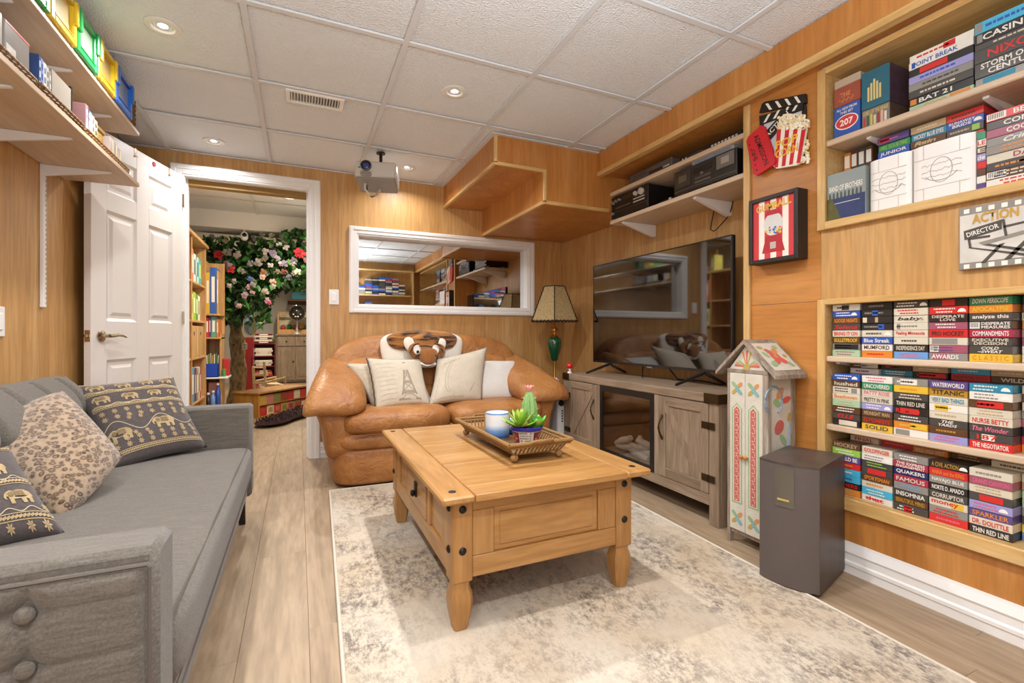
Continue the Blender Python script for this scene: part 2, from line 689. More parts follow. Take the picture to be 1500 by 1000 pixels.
# ---- baseboards
def bb_profile():
    return [(0, 0), (.014, 0), (.014, .03), (.018, .034), (.018, .046), (.012, .052), (.012, .075), (.016, .084), (.011, .098), (.006, .112), (.004, .121), (0, .121)]
def baseboard(name, p0, p1, nrm):
    p0, p1, nrm = Vector(p0), Vector(p1), Vector(nrm)
    pr = bb_profile()
    v = [p + nrm * a + Vector((0, 0, b)) for p in (p0, p1) for a, b in pr]
    n = len(pr)
    f = [tuple(range(n)), tuple(range(n, 2 * n))[::-1]] + [(i, n + i, n + (i + 1) % n, (i + 1) % n) for i in range(n)]
    mb = MB().add(v, f)
    me = struct(name, mb, white)
    bm = bmesh.new(); bm.from_mesh(me.data); bmesh.ops.recalc_face_normals(bm, faces=bm.faces); bm.to_mesh(me.data); bm.free()
    return me
baseboard('baseboard_right', (XR - .001, YR, 0), (XR - .001, YC, 0), (-1, 0, 0))
baseboard('baseboard_alcove', (XA - .001, YC, 0), (XA - .001, YB, 0), (-1, 0, 0))
baseboard('baseboard_back', (.153, YB - .001, 0), (XA - .02, YB - .001, 0), (0, -1, 0))
baseboard('baseboard_left', (XL + .001, YR, 0), (XL + .001, YB, 0), (1, 0, 0))

# ---- door casing (moulded) and the door leaf
def casing_bar(mb, a, b, w, axis, inner):
    """moulded casing: three stepped layers; a,b the two ends; w outer offset direction"""
    pass
def casing(name, x0, x1, z0, z1, w, bottom=False):
    t = None
    mb = MB()
    layers = [(0, w, .012), (.012, w - .012, .018), (w * .55, w - .006, .024)]
    for i0, i1, dpt in layers:
        mb.cbox(x0 - i1, x0 - i0, YB - dpt, YB, z0 - (i1 if bottom else 0), z1 + i1, .003)
        mb.cbox(x1 + i0, x1 + i1, YB - dpt, YB, z0 - (i1 if bottom else 0), z1 + i1, .003)
        mb.cbox(x0 - i0, x1 + i0, YB - dpt, YB, z1 + i0, z1 + i1, .003)
        if bottom:
            mb.cbox(x0 - i0, x1 + i0, YB - dpt, YB, z0 - i1, z0 - i0, .003)
    return mb
tr = struct('trim_2', casing('c', -.715, .07, 0, 2.03, .083), white)
jm = MB()
jm.box(-.720, -.711, YB - .001, YB + .118, 0, 2.034).box(.066, .075, YB - .001, YB + .118, 0, 2.034).box(-.711, .066, YB - .001, YB + .118, 2.026, 2.034)
jm.box(-.711, -.701, YB + .05, YB + .085, 0, 2.026).box(.056, .066, YB + .05, YB + .085, 0, 2.026)
obj('door_jamb', jm, white, tr)
obj('head_liner', MB().box(-.700, .055, YB + .045, YB + .114, 1.985, 2.0255), P('#8d6a2c', .5), tr)
w1 = struct('window_1', casing('c', .43, 1.915, 1.178, 1.722, .07, True), white)
rv = MB()
rv.box(.426, .434, YB - .001, YB + .118, 1.174, 1.726).box(1.911, 1.919, YB - .001, YB + .118, 1.174, 1.726)
rv.box(.434, 1.911, YB - .001, YB + .118, 1.718, 1.726).box(.434, 1.911, YB - .001, YB + .118, 1.174, 1.182)
obj('window_reveal', rv, white, w1)
gm, nt, b_, L = newmat('window_glass')
tp = nt.nodes.new('ShaderNodeBsdfTransparent'); tp.inputs[0].default_value = (.80, .80, .78, 1)
gl = nt.nodes.new('ShaderNodeBsdfGlossy'); gl.inputs['Roughness'].default_value = .004; gl.inputs['Color'].default_value = (.92, .93, .92, 1)
mx = nt.nodes.new('ShaderNodeMixShader'); mx.inputs[0].default_value = .72
L.new(tp.outputs[0], mx.inputs[1]); L.new(gl.outputs[0], mx.inputs[2])
L.new(mx.outputs[0], nt.nodes['Material Output'].inputs['Surface'])
obj('window_pane', MB().box(.434, 1.911, YB + .07, YB + .074, 1.182, 1.718), gm, w1)

# door leaf, hinged on the far casing and swung into the room
DW, DH, DT = .80, 2.015, .035
door = bpy.data.objects.new('door_1', None)
COL.objects.link(door)
door.location = (-.722, YB - .03, .008)
door.rotation_euler = (0, 0, R(-90 - 18))
door['kind'] = 'structure'
# local: x along the leaf from hinge, y thickness (0 .. +DT faces the room side seen), z up
st = MB()
rails = [(0, .23), (.795, 1.005), (1.60, 1.70), (1.90, DH)]
stiles = [(0, .11), (.345, .455), (DW - .11, DW)]
for a, b in stiles:
    st.cbox(a, b, -DT, 0, 0, DH, .0015)
for a, b in rails:
    st.cbox(.11, .345, -DT, 0, a, b, .0015)
    st.cbox(.455, DW - .11, -DT, 0, a, b, .0015)
dw = P('#dfd9d2', .38, name='door_white')
obj('door_frame', st, dw, door, world=False)
for (a, b) in ((.11, .345), (.455, DW - .11)):
    for (c, d) in ((.23, .795), (1.005, 1.60), (1.70, 1.90)):
        pn = MB()
        for sgn in (0, 1):
            # sloped sticking, flat, raised field
            lv = [(0, .0), (.014, .010), (.03, .010), (.048, .003)]
            ring = []
            for ins, dep in lv:
                y = -dep if sgn == 0 else -DT + dep
                ring.append([(a + ins, y, c + ins), (b - ins, y, c + ins), (b - ins, y, d - ins), (a + ins, y, d - ins)])
            v = [p for r_ in ring for p in r_]
            f = []
            for k in range(3):
                for i in range(4):
                    q = (k * 4 + i, k * 4 + (i + 1) % 4, k * 4 + 4 + (i + 1) % 4, k * 4 + 4 + i)
                    f.append(q if sgn == 0 else q[::-1])
            f.append((12, 13, 14, 15) if sgn == 0 else (15, 14, 13, 12))
            pn.add(v, f)
        obj('door_panel', pn, dw, door, world=False)
hd = MB()
M1 = Matrix.Translation((DW - .065, 0, .925)) @ Matrix.Rotation(R(-90), 4, 'X')
hd.lathe([(.026, 0), (.03, .003), (.03, .007), (.022, .011), (.011, .014), (.010, .045)], seg=18, M=M1)
hd.tube([(DW - .065, .045, .925), (DW - .09, .05, .926), (DW - .12, .05, .93), (DW - .15, .05, .926), (DW - .185, .048, .916)], [.010, .010, .009, .007, .004], 8)
obj('door_handle', hd, nickel, door, world=False, smooth=40, label='brushed nickel lever handle')
lp = MB().box(DW - .0005, DW + .0012, -.03, -.005, .895, .955).cbox(DW, DW + .018, -.024, -.012, .915, .935, .004)
obj('latch_plate', lp, nickel, door, world=False)
for z in (.2, 1.0, 1.8):
    obj('hinge', MB().lathe([(.006, 0), (.006, .09)], (-.004, .004, z), 8), nickel, door, world=False)
hk = MB().box(.135, .155, .0005, .002, 1.97, DH + .002).box(.135, .155, .002, .012, 1.97, 1.975)
obj('over_door_hook', hk, nickel, door, world=False)
obj('over_door_hook', MB().box(.46, .475, .0005, .002, 1.97, DH + .002).box(.46, .475, .002, .010, 1.97, 1.974), nickel, door, world=False)
obj('red_tag', MB().lathe([(.016, 0), (.014, .004)], seg=14, M=Matrix.Translation((.30, .001, 1.985)) @ Matrix.Rotation(R(-90), 4, 'X')), P('#a8323a', .5), door, world=False)

# ---- recessed ceiling lights, vent, projector, switches
LIGHTS = [('recessed ceiling light over the wall shelves', -.507, 2.355), ('recessed ceiling light in the middle of the room ceiling', .742, 2.36),
          ('small recessed ceiling light just before the open door', -.505, 3.62), ('recessed ceiling light behind the projector', .75, 3.585)]
EXTRA = [(-.5, 1.12), (.745, 1.12), (-.5, -.1), (.745, -.1), (1.62, .7), (1.62, 1.9)]
def lamp_disc(x, y, z, power, label=None, r=.064, col=(.97, .97, 1)):
    if label:
        t = thing('recessed_light', label, 'ceiling light', (x, y, z), group='recessed ceiling lights')
        mb = MB().lathe([(r, 0), (r, -.004), (r - .006, -.006), (r - .022, -.006), (r - .026, .0), (r - .030, .012)], (x, y, z), 28, caps=False)
        obj('trim_ring', mb, P('#e4e1da', .4), t, smooth=30)
        obj('baffle', MB().lathe([(r - .03, .012), (.026, .006)], (x, y, z), 24, caps=False), P('#b9b6ae', .35, .6), t, smooth=30)
        obj('bulb', MB().lathe([(.027, .008), (.024, .002), (.012, .0)], (x, y, z), 20), glow, t, smooth=30)
    l = bpy.data.lights.new('downlight', 'AREA')
    l.shape = 'DISK'
    l.size = .07
    l.energy = power
    l.color = col
    l.spread = R(150)
    o = bpy.data.objects.new('downlight', l)
    o.location = (x, y, z - .012)
    COL.objects.link(o)
for n, x, y in LIGHTS:
    lamp_disc(x, y, CEIL + .009, 5 if y > 3 else (15 if x > 0 else 7), n)
for x, y in EXTRA[:4]:
    lamp_disc(x, y, CEIL + .006, 10)

v0 = thing('ceiling_vent', 'white louvred air register in the ceiling grid', 'air vent', (.082, 2.735, CEIL))
fr = MB()
X0, X1, Y0, Y1 = -.061, .227, 2.663, 2.808
fr.cbox(X0, X1, Y0, Y0 + .02, CEIL - .008, CEIL + .006, .003).cbox(X0, X1, Y1 - .02, Y1, CEIL - .008, CEIL + .006, .003)
fr.cbox(X0, X0 + .022, Y0 + .02, Y1 - .02, CEIL - .008, CEIL + .006, .003).cbox(X1 - .022, X1, Y0 + .02, Y1 - .02, CEIL - .008, CEIL + .006, .003)
obj('vent_frame', fr, white, v0)
obj('duct', MB().box(X0 + .02, X1 - .02, Y0 + .02, Y1 - .02, CEIL + .004, CEIL + .0065), P('#4b463f', .8), v0)
for i in range(17):
    xx = X0 + .03 + i * .0143
    M = Matrix.Translation((xx, (Y0 + Y1) / 2, CEIL - .001)) @ Matrix.Rotation(R(35), 4, 'Y')
    obj('louver', MB().box(-.0012, .0012, -.052, .052, -.007, .006, M=M), white, v0)

def switch(label, x, y, z, nrm):
    t = thing('light_switch', label, 'light switch', (x, y, z))
    mb = MB()
    if nrm == 'y':
        mb.cbox(x - .036, x + .036, y - .006, y, z - .058, z + .058, .003)
        obj('wall_plate', mb, white, t)
        obj('rocker', MB().cbox(x - .016, x + .016, y - .010, y - .004, z - .033, z + .033, .003), P('#f4f2ee', .3), t)
    else:
        mb.cbox(x, x + .006, y - .036, y + .036, z - .058, z + .058, .003)
        obj('wall_plate', mb, white, t)
        obj('rocker', MB().cbox(x + .004, x + .010, y - .016, y + .016, z - .033, z + .033, .003), P('#f4f2ee', .3), t)
switch('white rocker switch between the door and the glazed opening', .25, YB, 1.23, 'y')
switch('white wall plate above the grey sofa back', XL, 2.46, .99, 'x')

# ================================================================ furniture
def px(u, v, d):
    """point of the room seen at pixel (u, v) of the 1500x1000 photograph, d metres along the view axis"""
    a, b = (u - 750) / 690.2, -(v - 489.9) / 690.2
    s_, c_ = sin(.4256), cos(.4256)
    return Vector(((a * c_ + s_) * d, (-a * s_ + c_) * d, .94 + b * d))

# ---- rug
def rug_material():
    m, nt, b, L = newmat('distressed_rug')
    N = nt.nodes
    tc = N.new('ShaderNodeTexCoord')
    def nz(scale, det, ro, sc=None, dist=0):
        n = N.new('ShaderNodeTexNoise')
        n.inputs['Scale'].default_value = scale
        n.inputs['Detail'].default_value = det
        n.inputs['Roughness'].default_value = ro
        n.inputs['Distortion'].default_value = dist
        if sc:
            mp = N.new('ShaderNodeMapping')
            mp.inputs['Scale'].default_value = sc
            L.new(tc.outputs['Object'], mp.inputs[0])
            L.new(mp.outputs[0], n.inputs['Vector'])
        else:
            L.new(tc.outputs['Object'], n.inputs['Vector'])
        return n
    big = nz(3.2, 3, .6, dist=.6)
    fine = nz(46, 6, .8, (1, .6, 1))
    rb = ramp(nt, [(.38, (0, 0, 0, 1)), (.66, (1, 1, 1, 1))])
    L.new(big.outputs['Fac'], rb.inputs[0])
    rf = ramp(nt, [(.44, (0, 0, 0, 1)), (.60, (1, 1, 1, 1))])
    L.new(fine.outputs['Fac'], rf.inputs[0])
    mu = N.new('ShaderNodeMath'); mu.operation = 'MULTIPLY'
    L.new(rb.outputs[0], mu.inputs[0]); L.new(rf.outputs[0], mu.inputs[1])
    ad = N.new('ShaderNodeMath'); ad.operation = 'MULTIPLY_ADD'
    L.new(rf.outputs[0], ad.inputs[0]); ad.inputs[1].default_value = .16; L.new(mu.outputs[0], ad.inputs[2])
    col = ramp(nt, [(.0, '#cbbfac'), (.3, '#b6aa98'), (.8, '#8f8478'), (1, '#786e64')])
    L.new(ad.outputs[0], col.inputs[0])
    tint = nz(2.3, 2, .5)
    rt = ramp(nt, [(.35, '#ffffff'), (.7, '#efe3d2')])
    L.new(tint.outputs['Fac'], rt.inputs[0])
    mx = N.new('ShaderNodeMix'); mx.data_type = 'RGBA'; mx.blend_type = 'MULTIPLY'; mx.inputs['Factor'].default_value = 1
    L.new(col.outputs[0], mx.inputs['A']); L.new(rt.outputs[0], mx.inputs['B'])
    L.new(mx.outputs['Result'], b.inputs['Base Color'])
    b.inputs['Roughness'].default_value = 1
    b.inputs['Sheen Weight'].default_value = .15
    pile = nz(420, 2, .6)
    bp = N.new('ShaderNodeBump'); bp.inputs['Strength'].default_value = .5; bp.inputs['Distance'].default_value = .004
    L.new(pile.outputs['Fac'], bp.inputs['Height']); L.new(bp.outputs['Normal'], b.inputs['Normal'])
    return m
rug = thing('area_rug', 'cream and grey distressed rug under the pine coffee table', 'rug', (.9, 1.62, 0), R(-2.0))
obj('rug_pile', MB().cbox(-.775, .775, -1.2, 1.36, .0005, .012, .005), rug_material(), rug, world=False)
bind = P('#cfc4b2', .95, bump=(500, .5))
for nm, q in (('a', (-.783, -.772, -1.205, 1.365)), ('b', (.772, .783, -1.205, 1.365)), ('c', (-.772, .772, 1.355, 1.366)), ('d', (-.772, .772, -1.206, -1.195))):
    obj('rug_binding', MB().cbox(*q, .0005, .0135, .003), bind, rug, world=False)
RZ = .0125

# ---- coffee table
pine = wood('pine', '#9e6f38', '#b28249', '#c0945e', sc=(.9, 8, 8), rough=.36, fine=.08, dist=2.2, coat=.15)
pine_y = wood('pine_long', '#9e6f38', '#b28249', '#c0945e', sc=(8, .9, 8), rough=.36, fine=.08, dist=2.2, coat=.15, seed=4)
pine_z = wood('pine_upright', '#9a6b34', '#ad7d45', '#bb8f58', sc=(8, 8, .9), rough=.38, fine=.08, dist=1.6, coat=.15, seed=7)
ct = thing('coffee_table', 'honey pine coffee table with carved feet and iron studs on the pale rug', 'coffee table', (.775, 1.90, RZ))
TX0, TX1, TY0, TY1, TZ = .385, 1.165, 1.345, 2.455, .455
obj('tabletop_board', MB().cbox(TX0, TX0 + .105, TY0, TY1, TZ - .024, TZ, .006), pine_y, ct)
obj('tabletop_board', MB().cbox(TX1 - .105, TX1, TY0, TY1, TZ - .024, TZ, .006), pine_y, ct)
ys = [TY0, TY0 + .095, 1.70, 2.03, TY1 - .11, TY1]
for a, b in zip(ys, ys[1:]):
    obj('tabletop_board', MB().cbox(TX0 + .1058, TX1 - .1058, a + .0006, b - .0006, TZ - .024, TZ - (.001 if ys[0] < a and b < ys[-1] else 0), .003), pine, ct)
LX0, LX1, LY0, LY1 = .432, 1.120, 1.400, 2.400
lw = .068
def leg(cx, cy):
    mb = MB()
    h = lw / 2
    mb.cbox(cx - h, cx + h, cy - h, cy + h, .165, TZ - .024, .004)
    prof = [(h * .86, .165), (h * .80, .150), (h * 1.02, .125), (h * 1.06, .10), (h * .95, .065), (h * .72, .025), (h * .66, RZ)]
    v = []
    for r_, z in prof:
        k = r_ * .28
        ring = [(-r_ + k, -r_), (r_ - k, -r_), (r_, -r_ + k), (r_, r_ - k), (r_ - k, r_), (-r_ + k, r_), (-r_, r_ - k), (-r_, -r_ + k)]
        v += [(cx + a, cy + b, z) for a, b in ring]
    f = []
    for k in range(len(prof) - 1):
        for i in range(8):
            f.append((k * 8 + (i + 1) % 8, k * 8 + i, k * 8 + 8 + i, k * 8 + 8 + (i + 1) % 8))
    f.append(tuple(range((len(prof) - 1) * 8, len(prof) * 8))[::-1])
    mb.add(v, f)
    return obj('leg', mb, pine_z, ct, smooth=35)
for cx in (LX0 + lw / 2, LX1 - lw / 2):
    for cy in (LY0 + lw / 2, LY1 - lw / 2):
        leg(cx, cy)
def apron(axis, fixed, a, b, out, drawer=False):
    """framed apron between legs; out = +-1 outward along the other axis"""
    def bx(mb, p, q, z0, z1, d0, d1, c=.003):
        lo, hi = sorted((fixed - out * d0, fixed - out * d1))
        if axis == 'x':
            mb.cbox(p, q, lo, hi, z0, z1, c)
        else:
            mb.cbox(lo, hi, p, q, z0, z1, c)
        return mb
    m_h = pine if axis == 'x' else pine_y
    obj('apron_rail', bx(MB(), a, b, .385, TZ - .024, .004, .024), m_h, ct)
    obj('apron_rail', bx(MB(), a, b, .175, .240, .004, .024), m_h, ct)
    obj('apron_stile', bx(MB(), a, a + .075, .240, .385, .006, .024), pine_z, ct)
    obj('apron_stile', bx(MB(), b - .075, b, .240, .385, .006, .024), pine_z, ct)
    if not drawer:
        obj('apron_panel', bx(bx(MB(), a + .075, b - .075, .240, .385, .014, .024), a + .095, b - .095, .258, .367, .010, .02), m_h, ct)
    else:
        m1, m2 = a + .27, b - .27
        obj('apron_panel', bx(MB(), a + .075, m1 - .04, .240, .385, .014, .024), m_h, ct)
        obj('apron_panel', bx(MB(), m2 + .04, b - .075, .240, .385, .014, .024), m_h, ct)
        obj('apron_stile', bx(MB(), m1 - .04, m1, .240, .385, .006, .024), pine_z, ct)
        obj('apron_stile', bx(MB(), m2, m2 + .04, .240, .385, .006, .024), pine_z, ct)
        dr = obj('drawer', bx(MB(), m1 + .002, m2 - .002, .243, .382, .002, .024), m_h, ct)
        mid = (a + b) / 2
        hb = bx(bx(MB(), mid - .018, mid + .018, .285, .345, -.004, .002), mid - .011, mid + .011, .288, .312, -.02, -.004, .005)
        obj('drawer_pull', hb, iron, dr)
apron('x', LY0, LX0 + lw, LX1 - lw, -1)
apron('x', LY1, LX0 + lw, LX1 - lw, 1)
apron('y', LX0, LY0 + lw, LY1 - lw, -1, True)
apron('y', LX1, LY0 + lw, LY1 - lw, 1, True)
stud = [(.0125, 0), (.0125, .002), (.009, .006), (.003, .008)]
for cx, sx in ((LX0, -1), (LX1, 1)):
    for cy, sy in ((LY0, -1), (LY1, 1)):
        for z in (.265, .395):
            obj('iron_stud', MB().lathe(stud, seg=12, M=Matrix.Translation((cx - sx * lw / 2, cy, z)) @ Matrix.Rotation(R(90 if sy < 0 else -90), 4, 'X')), iron, ct, smooth=40)
            obj('iron_stud', MB().lathe(stud, seg=12, M=Matrix.Translation((cx, cy - sy * lw / 2, z)) @ Matrix.Rotation(R(90 * sx), 4, 'Y')), iron, ct, smooth=40)
        obj('iron_stud', MB().lathe([(.013, 0), (.012, .002), (.006, .003)], (cx - sx * .0, cy - sy * .0, TZ - .001), 14), iron, ct, smooth=40)

# ---- wicker tray, candle, planter on the table
wick = P('#745226', .6, bump=(260, .9), var=.35, vscale=140)
wick2 = P('#8f6a38', .6, bump=(300, .9), var=.3, vscale=160)
NEAR, RGT, LFT = Vector((.690, 1.555, 0)), Vector((1.012, 1.645, 0)), Vector((.612, 2.13, 0))
ey = (LFT - NEAR); tl_ = ey.length; ang = R(1.0)
tray = thing('wicker_tray', 'brown footed wicker tray on the coffee table', 'tray', (.840, 1.895, TZ), ang)
tw, tlh = .118, .288
zb = .028
wt = MB()
wt.box(-tw + .02, tw - .02, -tlh + .02, tlh - .02, zb, zb + .006)
obj('tray_bottom', wt, wick, tray, world=False)
def rim(z, ex, r): return [(-tw - ex, -tlh - ex, z), (tw + ex, -tlh - ex, z), (tw + ex, tlh + ex, z), (-tw - ex, tlh + ex, z), (-tw - ex, -tlh - ex, z)]
for z, ex, r_ in ((zb + .004, -.018, .006), (.074, .018, .008), (.063, .012, .006)):
    mb = MB()
    c = rim(z, ex, 0)
    for a, b in zip(c, c[1:]):
        mb.tube([a, b], r_, 7)
    obj('tray_rim', mb, wick2, tray, world=False, smooth=50)
for sgn in (-1, 1):
    for sd in (0, 1):
        n = 13 if sd == 0 else 30
        L0 = tw if sd == 0 else tlh
        mb = MB()
        for i in range(n):
            q = -L0 + (i + .5) * 2 * L0 / n
            lo = (q * .9, sgn * (tlh - .016), zb + .002) if sd == 0 else (sgn * (tw - .016), q * .95, zb + .002)
            hi = (q + .012, sgn * (tlh + .014), .070) if sd == 0 else (sgn * (tw + .014), q + .01, .070)
            mb.tube([lo, hi], .0036, 5)
        o = obj('woven_side', mb, wick, tray, world=False)
        o['kind'] = 'stuff'
for sx in (-1, 1):
    for sy in (-1, 1):
        obj('tray_foot', MB().puff((sx * (tw - .02), sy * (tlh - .02), .015), (.016, .016, .015), (1, 1), 12, 8), wick2, tray, world=False, smooth=60)
    obj('tray_handle', MB().tube([(-.05, sx * (tlh + .018), .076), (-.035, sx * (tlh + .035), .084), (.035, sx * (tlh + .035), .084), (.05, sx * (tlh + .018), .076)], .006, 7), wick2, tray, world=False, smooth=50)
TB = TZ + zb + .0065
def gradmat(name, stops, z0, z1, rough=.2):
    m, nt, b, L = newmat(name)
    tc = nt.nodes.new('ShaderNodeTexCoord')
    sx = nt.nodes.new('ShaderNodeSeparateXYZ')
    L.new(tc.outputs['Object'], sx.inputs[0])
    mr = nt.nodes.new('ShaderNodeMapRange')
    mr.inputs['From Min'].default_value = z0
    mr.inputs['From Max'].default_value = z1
    L.new(sx.outputs['Z'], mr.inputs['Value'])
    r = ramp(nt, stops)
    L.new(mr.outputs[0], r.inputs[0])
    L.new(r.outputs[0], b.inputs['Base Color'])
    b.inputs['Roughness'].default_value = rough
    return m
cp = px(723, 640, 2.07); cx, cy = cp.x + .018, cp.y
jar = thing('candle_jar', 'white candle in a glass jar fading to blue, on the wicker tray', 'candle', (cx, cy, TB))
obj('jar', MB().lathe([(.046, 0), (.052, .004), (.054, .02), (.054, .104), (.050, .108), (.048, .104), (.048, .086)], (cx, cy, TB), 28, caps=False), gradmat('blue_fade_glaze', [(.05, '#1f4a8f'), (.32, '#6f9acb'), (.55, '#dfe3e6'), (1, '#e6e6e6')], 0, .108), jar, smooth=40)
obj('glass_rim', MB().lathe([(.0485, .104), (.0515, .110), (.0545, .104)], (cx, cy, TB), 28, caps=False), P('#5f7fa8', .15), jar, smooth=50)
obj('wax', MB().lathe([(.048, .0), (.048, .082), (.02, .080)], (cx, cy, TB), 24), P('#f2efe6', .5), jar, smooth=40)
obj('wick', MB().tube([(cx, cy, TB + .078), (cx + .001, cy, TB + .093)], .0012, 5), P('#3a332b', .8), jar)
dj = px(744, 637, 2.13)
bj = thing('dark_blue_jar', 'dark blue glazed jar tucked behind the white candle', 'jar', (dj.x + .02, dj.y + .02, TB))
obj('jar_body', MB().lathe([(.03, 0), (.04, .01), (.042, .05), (.034, .068), (.03, .07), (.028, .064)], (dj.x + .02, dj.y + .02, TB), 20), P('#1e2a6a', .15, coat=.5), bj, smooth=40)
obj('jar_lid', MB().lathe([(.03, .07), (.024, .078), (.006, .082), (.007, .09), (.002, .094)], (dj.x + .02, dj.y + .02, TB), 16), P('#26347c', .2, coat=.5), bj, smooth=40)

pp = px(771, 650, 1.95); qx, qy = pp.x, pp.y
pot = thing('painted_planter', 'hand-painted flower pot of succulents and a flowering cactus on the tray', 'potted plant', (qx, qy, TB))
pcol = P('#efe9dc', .25, coat=.4)
potb = obj('pot', MB().lathe([(.046, 0), (.048, .004), (.060, .058), (.062, .060)], (qx, qy, TB), 32), pcol, pot, smooth=40)
obj('pot_rim', MB().lathe([(.061, .058), (.068, .061), (.069, .072), (.064, .076), (.058, .074), (.056, .066)], (qx, qy, TB), 32, caps=False), P('#2b2a86', .2, coat=.5), pot, smooth=40)
obj('soil', MB().lathe([(.057, .066), (.02, .069)], (qx, qy, TB), 20), P('#3a2b20', .95), pot)
cols = ['#c2302c', '#23406f', '#2e7f73', '#e0a23a', '#161616', '#6b2348']
paint = [MB() for _ in cols]
def potpt(a, h, r_off=.0006):
    r_ = .048 + (.060 - .048) * (h / .058) + r_off
    return (qx + r_ * cos(a), qy + r_ * sin(a), TB + h)
view = math.atan2(-qy, -qx)
for s_ in range(6):
    a0 = view + s_ * pi / 3 - .45
    if s_ % 2 == 0:
        for r_ in range(5):
            for k in range(9):
                if rnd.random() < .8:
                    a = a0 + (k + (r_ % 2) * .5) * .095
                    h = .006 + r_ * .0105
                    d = .038
                    paint[rnd.choice([0, 1, 2, 3, 4, 4])].add([potpt(a, h), potpt(a + d, h + .004), potpt(a, h + .009), potpt(a - d, h + .004)], [(0, 1, 2, 3)])
    else:
        n = 8
        paint[5].add([potpt(a0 - .05 + (1.0) * i / n, hh) for hh in (.003, .055) for i in range(n + 1)], [(i, i + 1, n + 2 + i, n + 1 + i) for i in range(n)])
        for k in range(8):
            g = k * pi / 4
            ca, ch = a0 + .45, .029
            f_ = lambda rr, gg: potpt(ca + rr * cos(gg) * 19, ch + rr * sin(gg), .0012)
            paint[[3, 0][k % 2]].add([f_(.004, g), f_(.014, g - .25), f_(.021, g), f_(.014, g + .25)], [(0, 1, 2, 3)])
for c_, mb in zip(cols, paint):
    if mb.v:
        obj('painted_motif', mb, P(c_, .3, coat=.3), potb)['kind'] = 'stuff'
# rosette, cactus, side rosettes
succ = [P('#8fb63a', .45, var=.3, vscale=60), P('#6fa32c', .45, var=.3, vscale=60), P('#b7c860', .45)]
def petal(base, dirv, length, width, thick, curl, mat, parent, name='leaf'):
    d = Vector(dirv).normalized()
    side = d.cross(UZ)
    side = side.normalized() if side.length > 1e-4 else UX.copy()
    up = side.cross(d).normalized()
    v = []
    secs = [(0, .35), (.3, .8), (.65, 1), (.88, .6), (1, .06)]
    for t, w_ in secs:
        c_ = Vector(base) + d * length * t + up * curl * length * t * t
        for k in range(6):
            g = k * pi / 3
            v.append(c_ + side * width / 2 * w_ * cos(g) + up * thick / 2 * w_ * sin(g))
    f = [tuple(range(6))[::-1], tuple(range(24, 30))]
    for k in range(4):
        for i in range(6):
            f.append((k * 6 + i, k * 6 + (i + 1) % 6, k * 6 + 6 + (i + 1) % 6, k * 6 + 6 + i))
    return obj(name, MB().add(v, f), mat, parent, smooth=60)
vr = Vector((cos(view), sin(view), 0)); vs_ = Vector((-vr.y, vr.x, 0))
rc = Vector((qx, qy, TB + .075)) + vr * .025 - vs_ * .022
for ring_, (n, el, ln) in enumerate(((11, 8, .088), (9, 32, .08), (7, 55, .064), (4, 78, .05))):
    for k in range(n):
        a = 2 * pi * k / n + ring_ * .4
        petal(rc + Vector((0, 0, ring_ * .004)), (cos(a) * cos(R(el)), sin(a) * cos(R(el)), sin(R(el))), ln, .02, .009, .25, succ[(k + ring_) % 3], pot)
kc = Vector((qx, qy, TB + .066)) + vs_ * .012 - vr * .01
cm = MB()
prof = [(.014, 0), (.026, .02), (.031, .055), (.029, .095), (.018, .132), (.008, .148)]
v = []
for r_, z in prof:
    for i in range(28):
        a = 2 * pi * i / 28
        rr = r_ * (1 + .12 * cos(a * 9))
        v.append(kc + Vector((rr * cos(a), rr * sin(a), z)))
f = [(k * 28 + i, k * 28 + (i + 1) % 28, k * 28 + 28 + (i + 1) % 28, k * 28 + 28 + i) for k in range(5) for i in range(28)]
cm.add(v, f + [tuple(range(140, 168))])
obj('cactus', cm, P('#7fa862', .5, bump=(400, .5), var=.25, vscale=90), pot, smooth=50)
sp = MB()
for i in range(9):
    a = 2 * pi * i / 9
    for z in (.03, .05, .075, .1, .12):
        rr = .031 if z < .08 else .025
        p0 = kc + Vector((rr * cos(a), rr * sin(a), z))
        for da in (-.5, .5):
            sp.tube([p0, p0 + Vector((cos(a + da) * .008, sin(a + da) * .008, .003))], .0004, 3)
obj('spines', sp, P('#e8e2c4', .6), pot)['kind'] = 'stuff'
for k in range(9):
    a = 2 * pi * k / 9
    petal(kc + Vector((0, 0, .142)), (cos(a), sin(a), .9), .036, .016, .003, .3, P('#e79a98', .6, var=.15), pot, 'flower_petal')
for bx_, n in ((vs_ * .045 + vr * .012, 7), (vs_ * .05 - vr * .03, 6)):
    for k in range(n):
        a = 2 * pi * k / n
        petal(Vector((qx, qy, TB + .07)) + bx_, (cos(a), sin(a), .75), .052, .022, .011, .2, P(['#4ea022', '#9cb648'][k % 2], .4), pot)
for bx_ in (vs_ * .042 + vr * .005, vs_ * .05 - vr * .01):
    obj('round_succulent', MB().puff(Vector((qx, qy, TB + .085)) + bx_, (.022, .022, .026), (1, 1), 14, 10), P('#3f9a26', .35), pot, smooth=60)

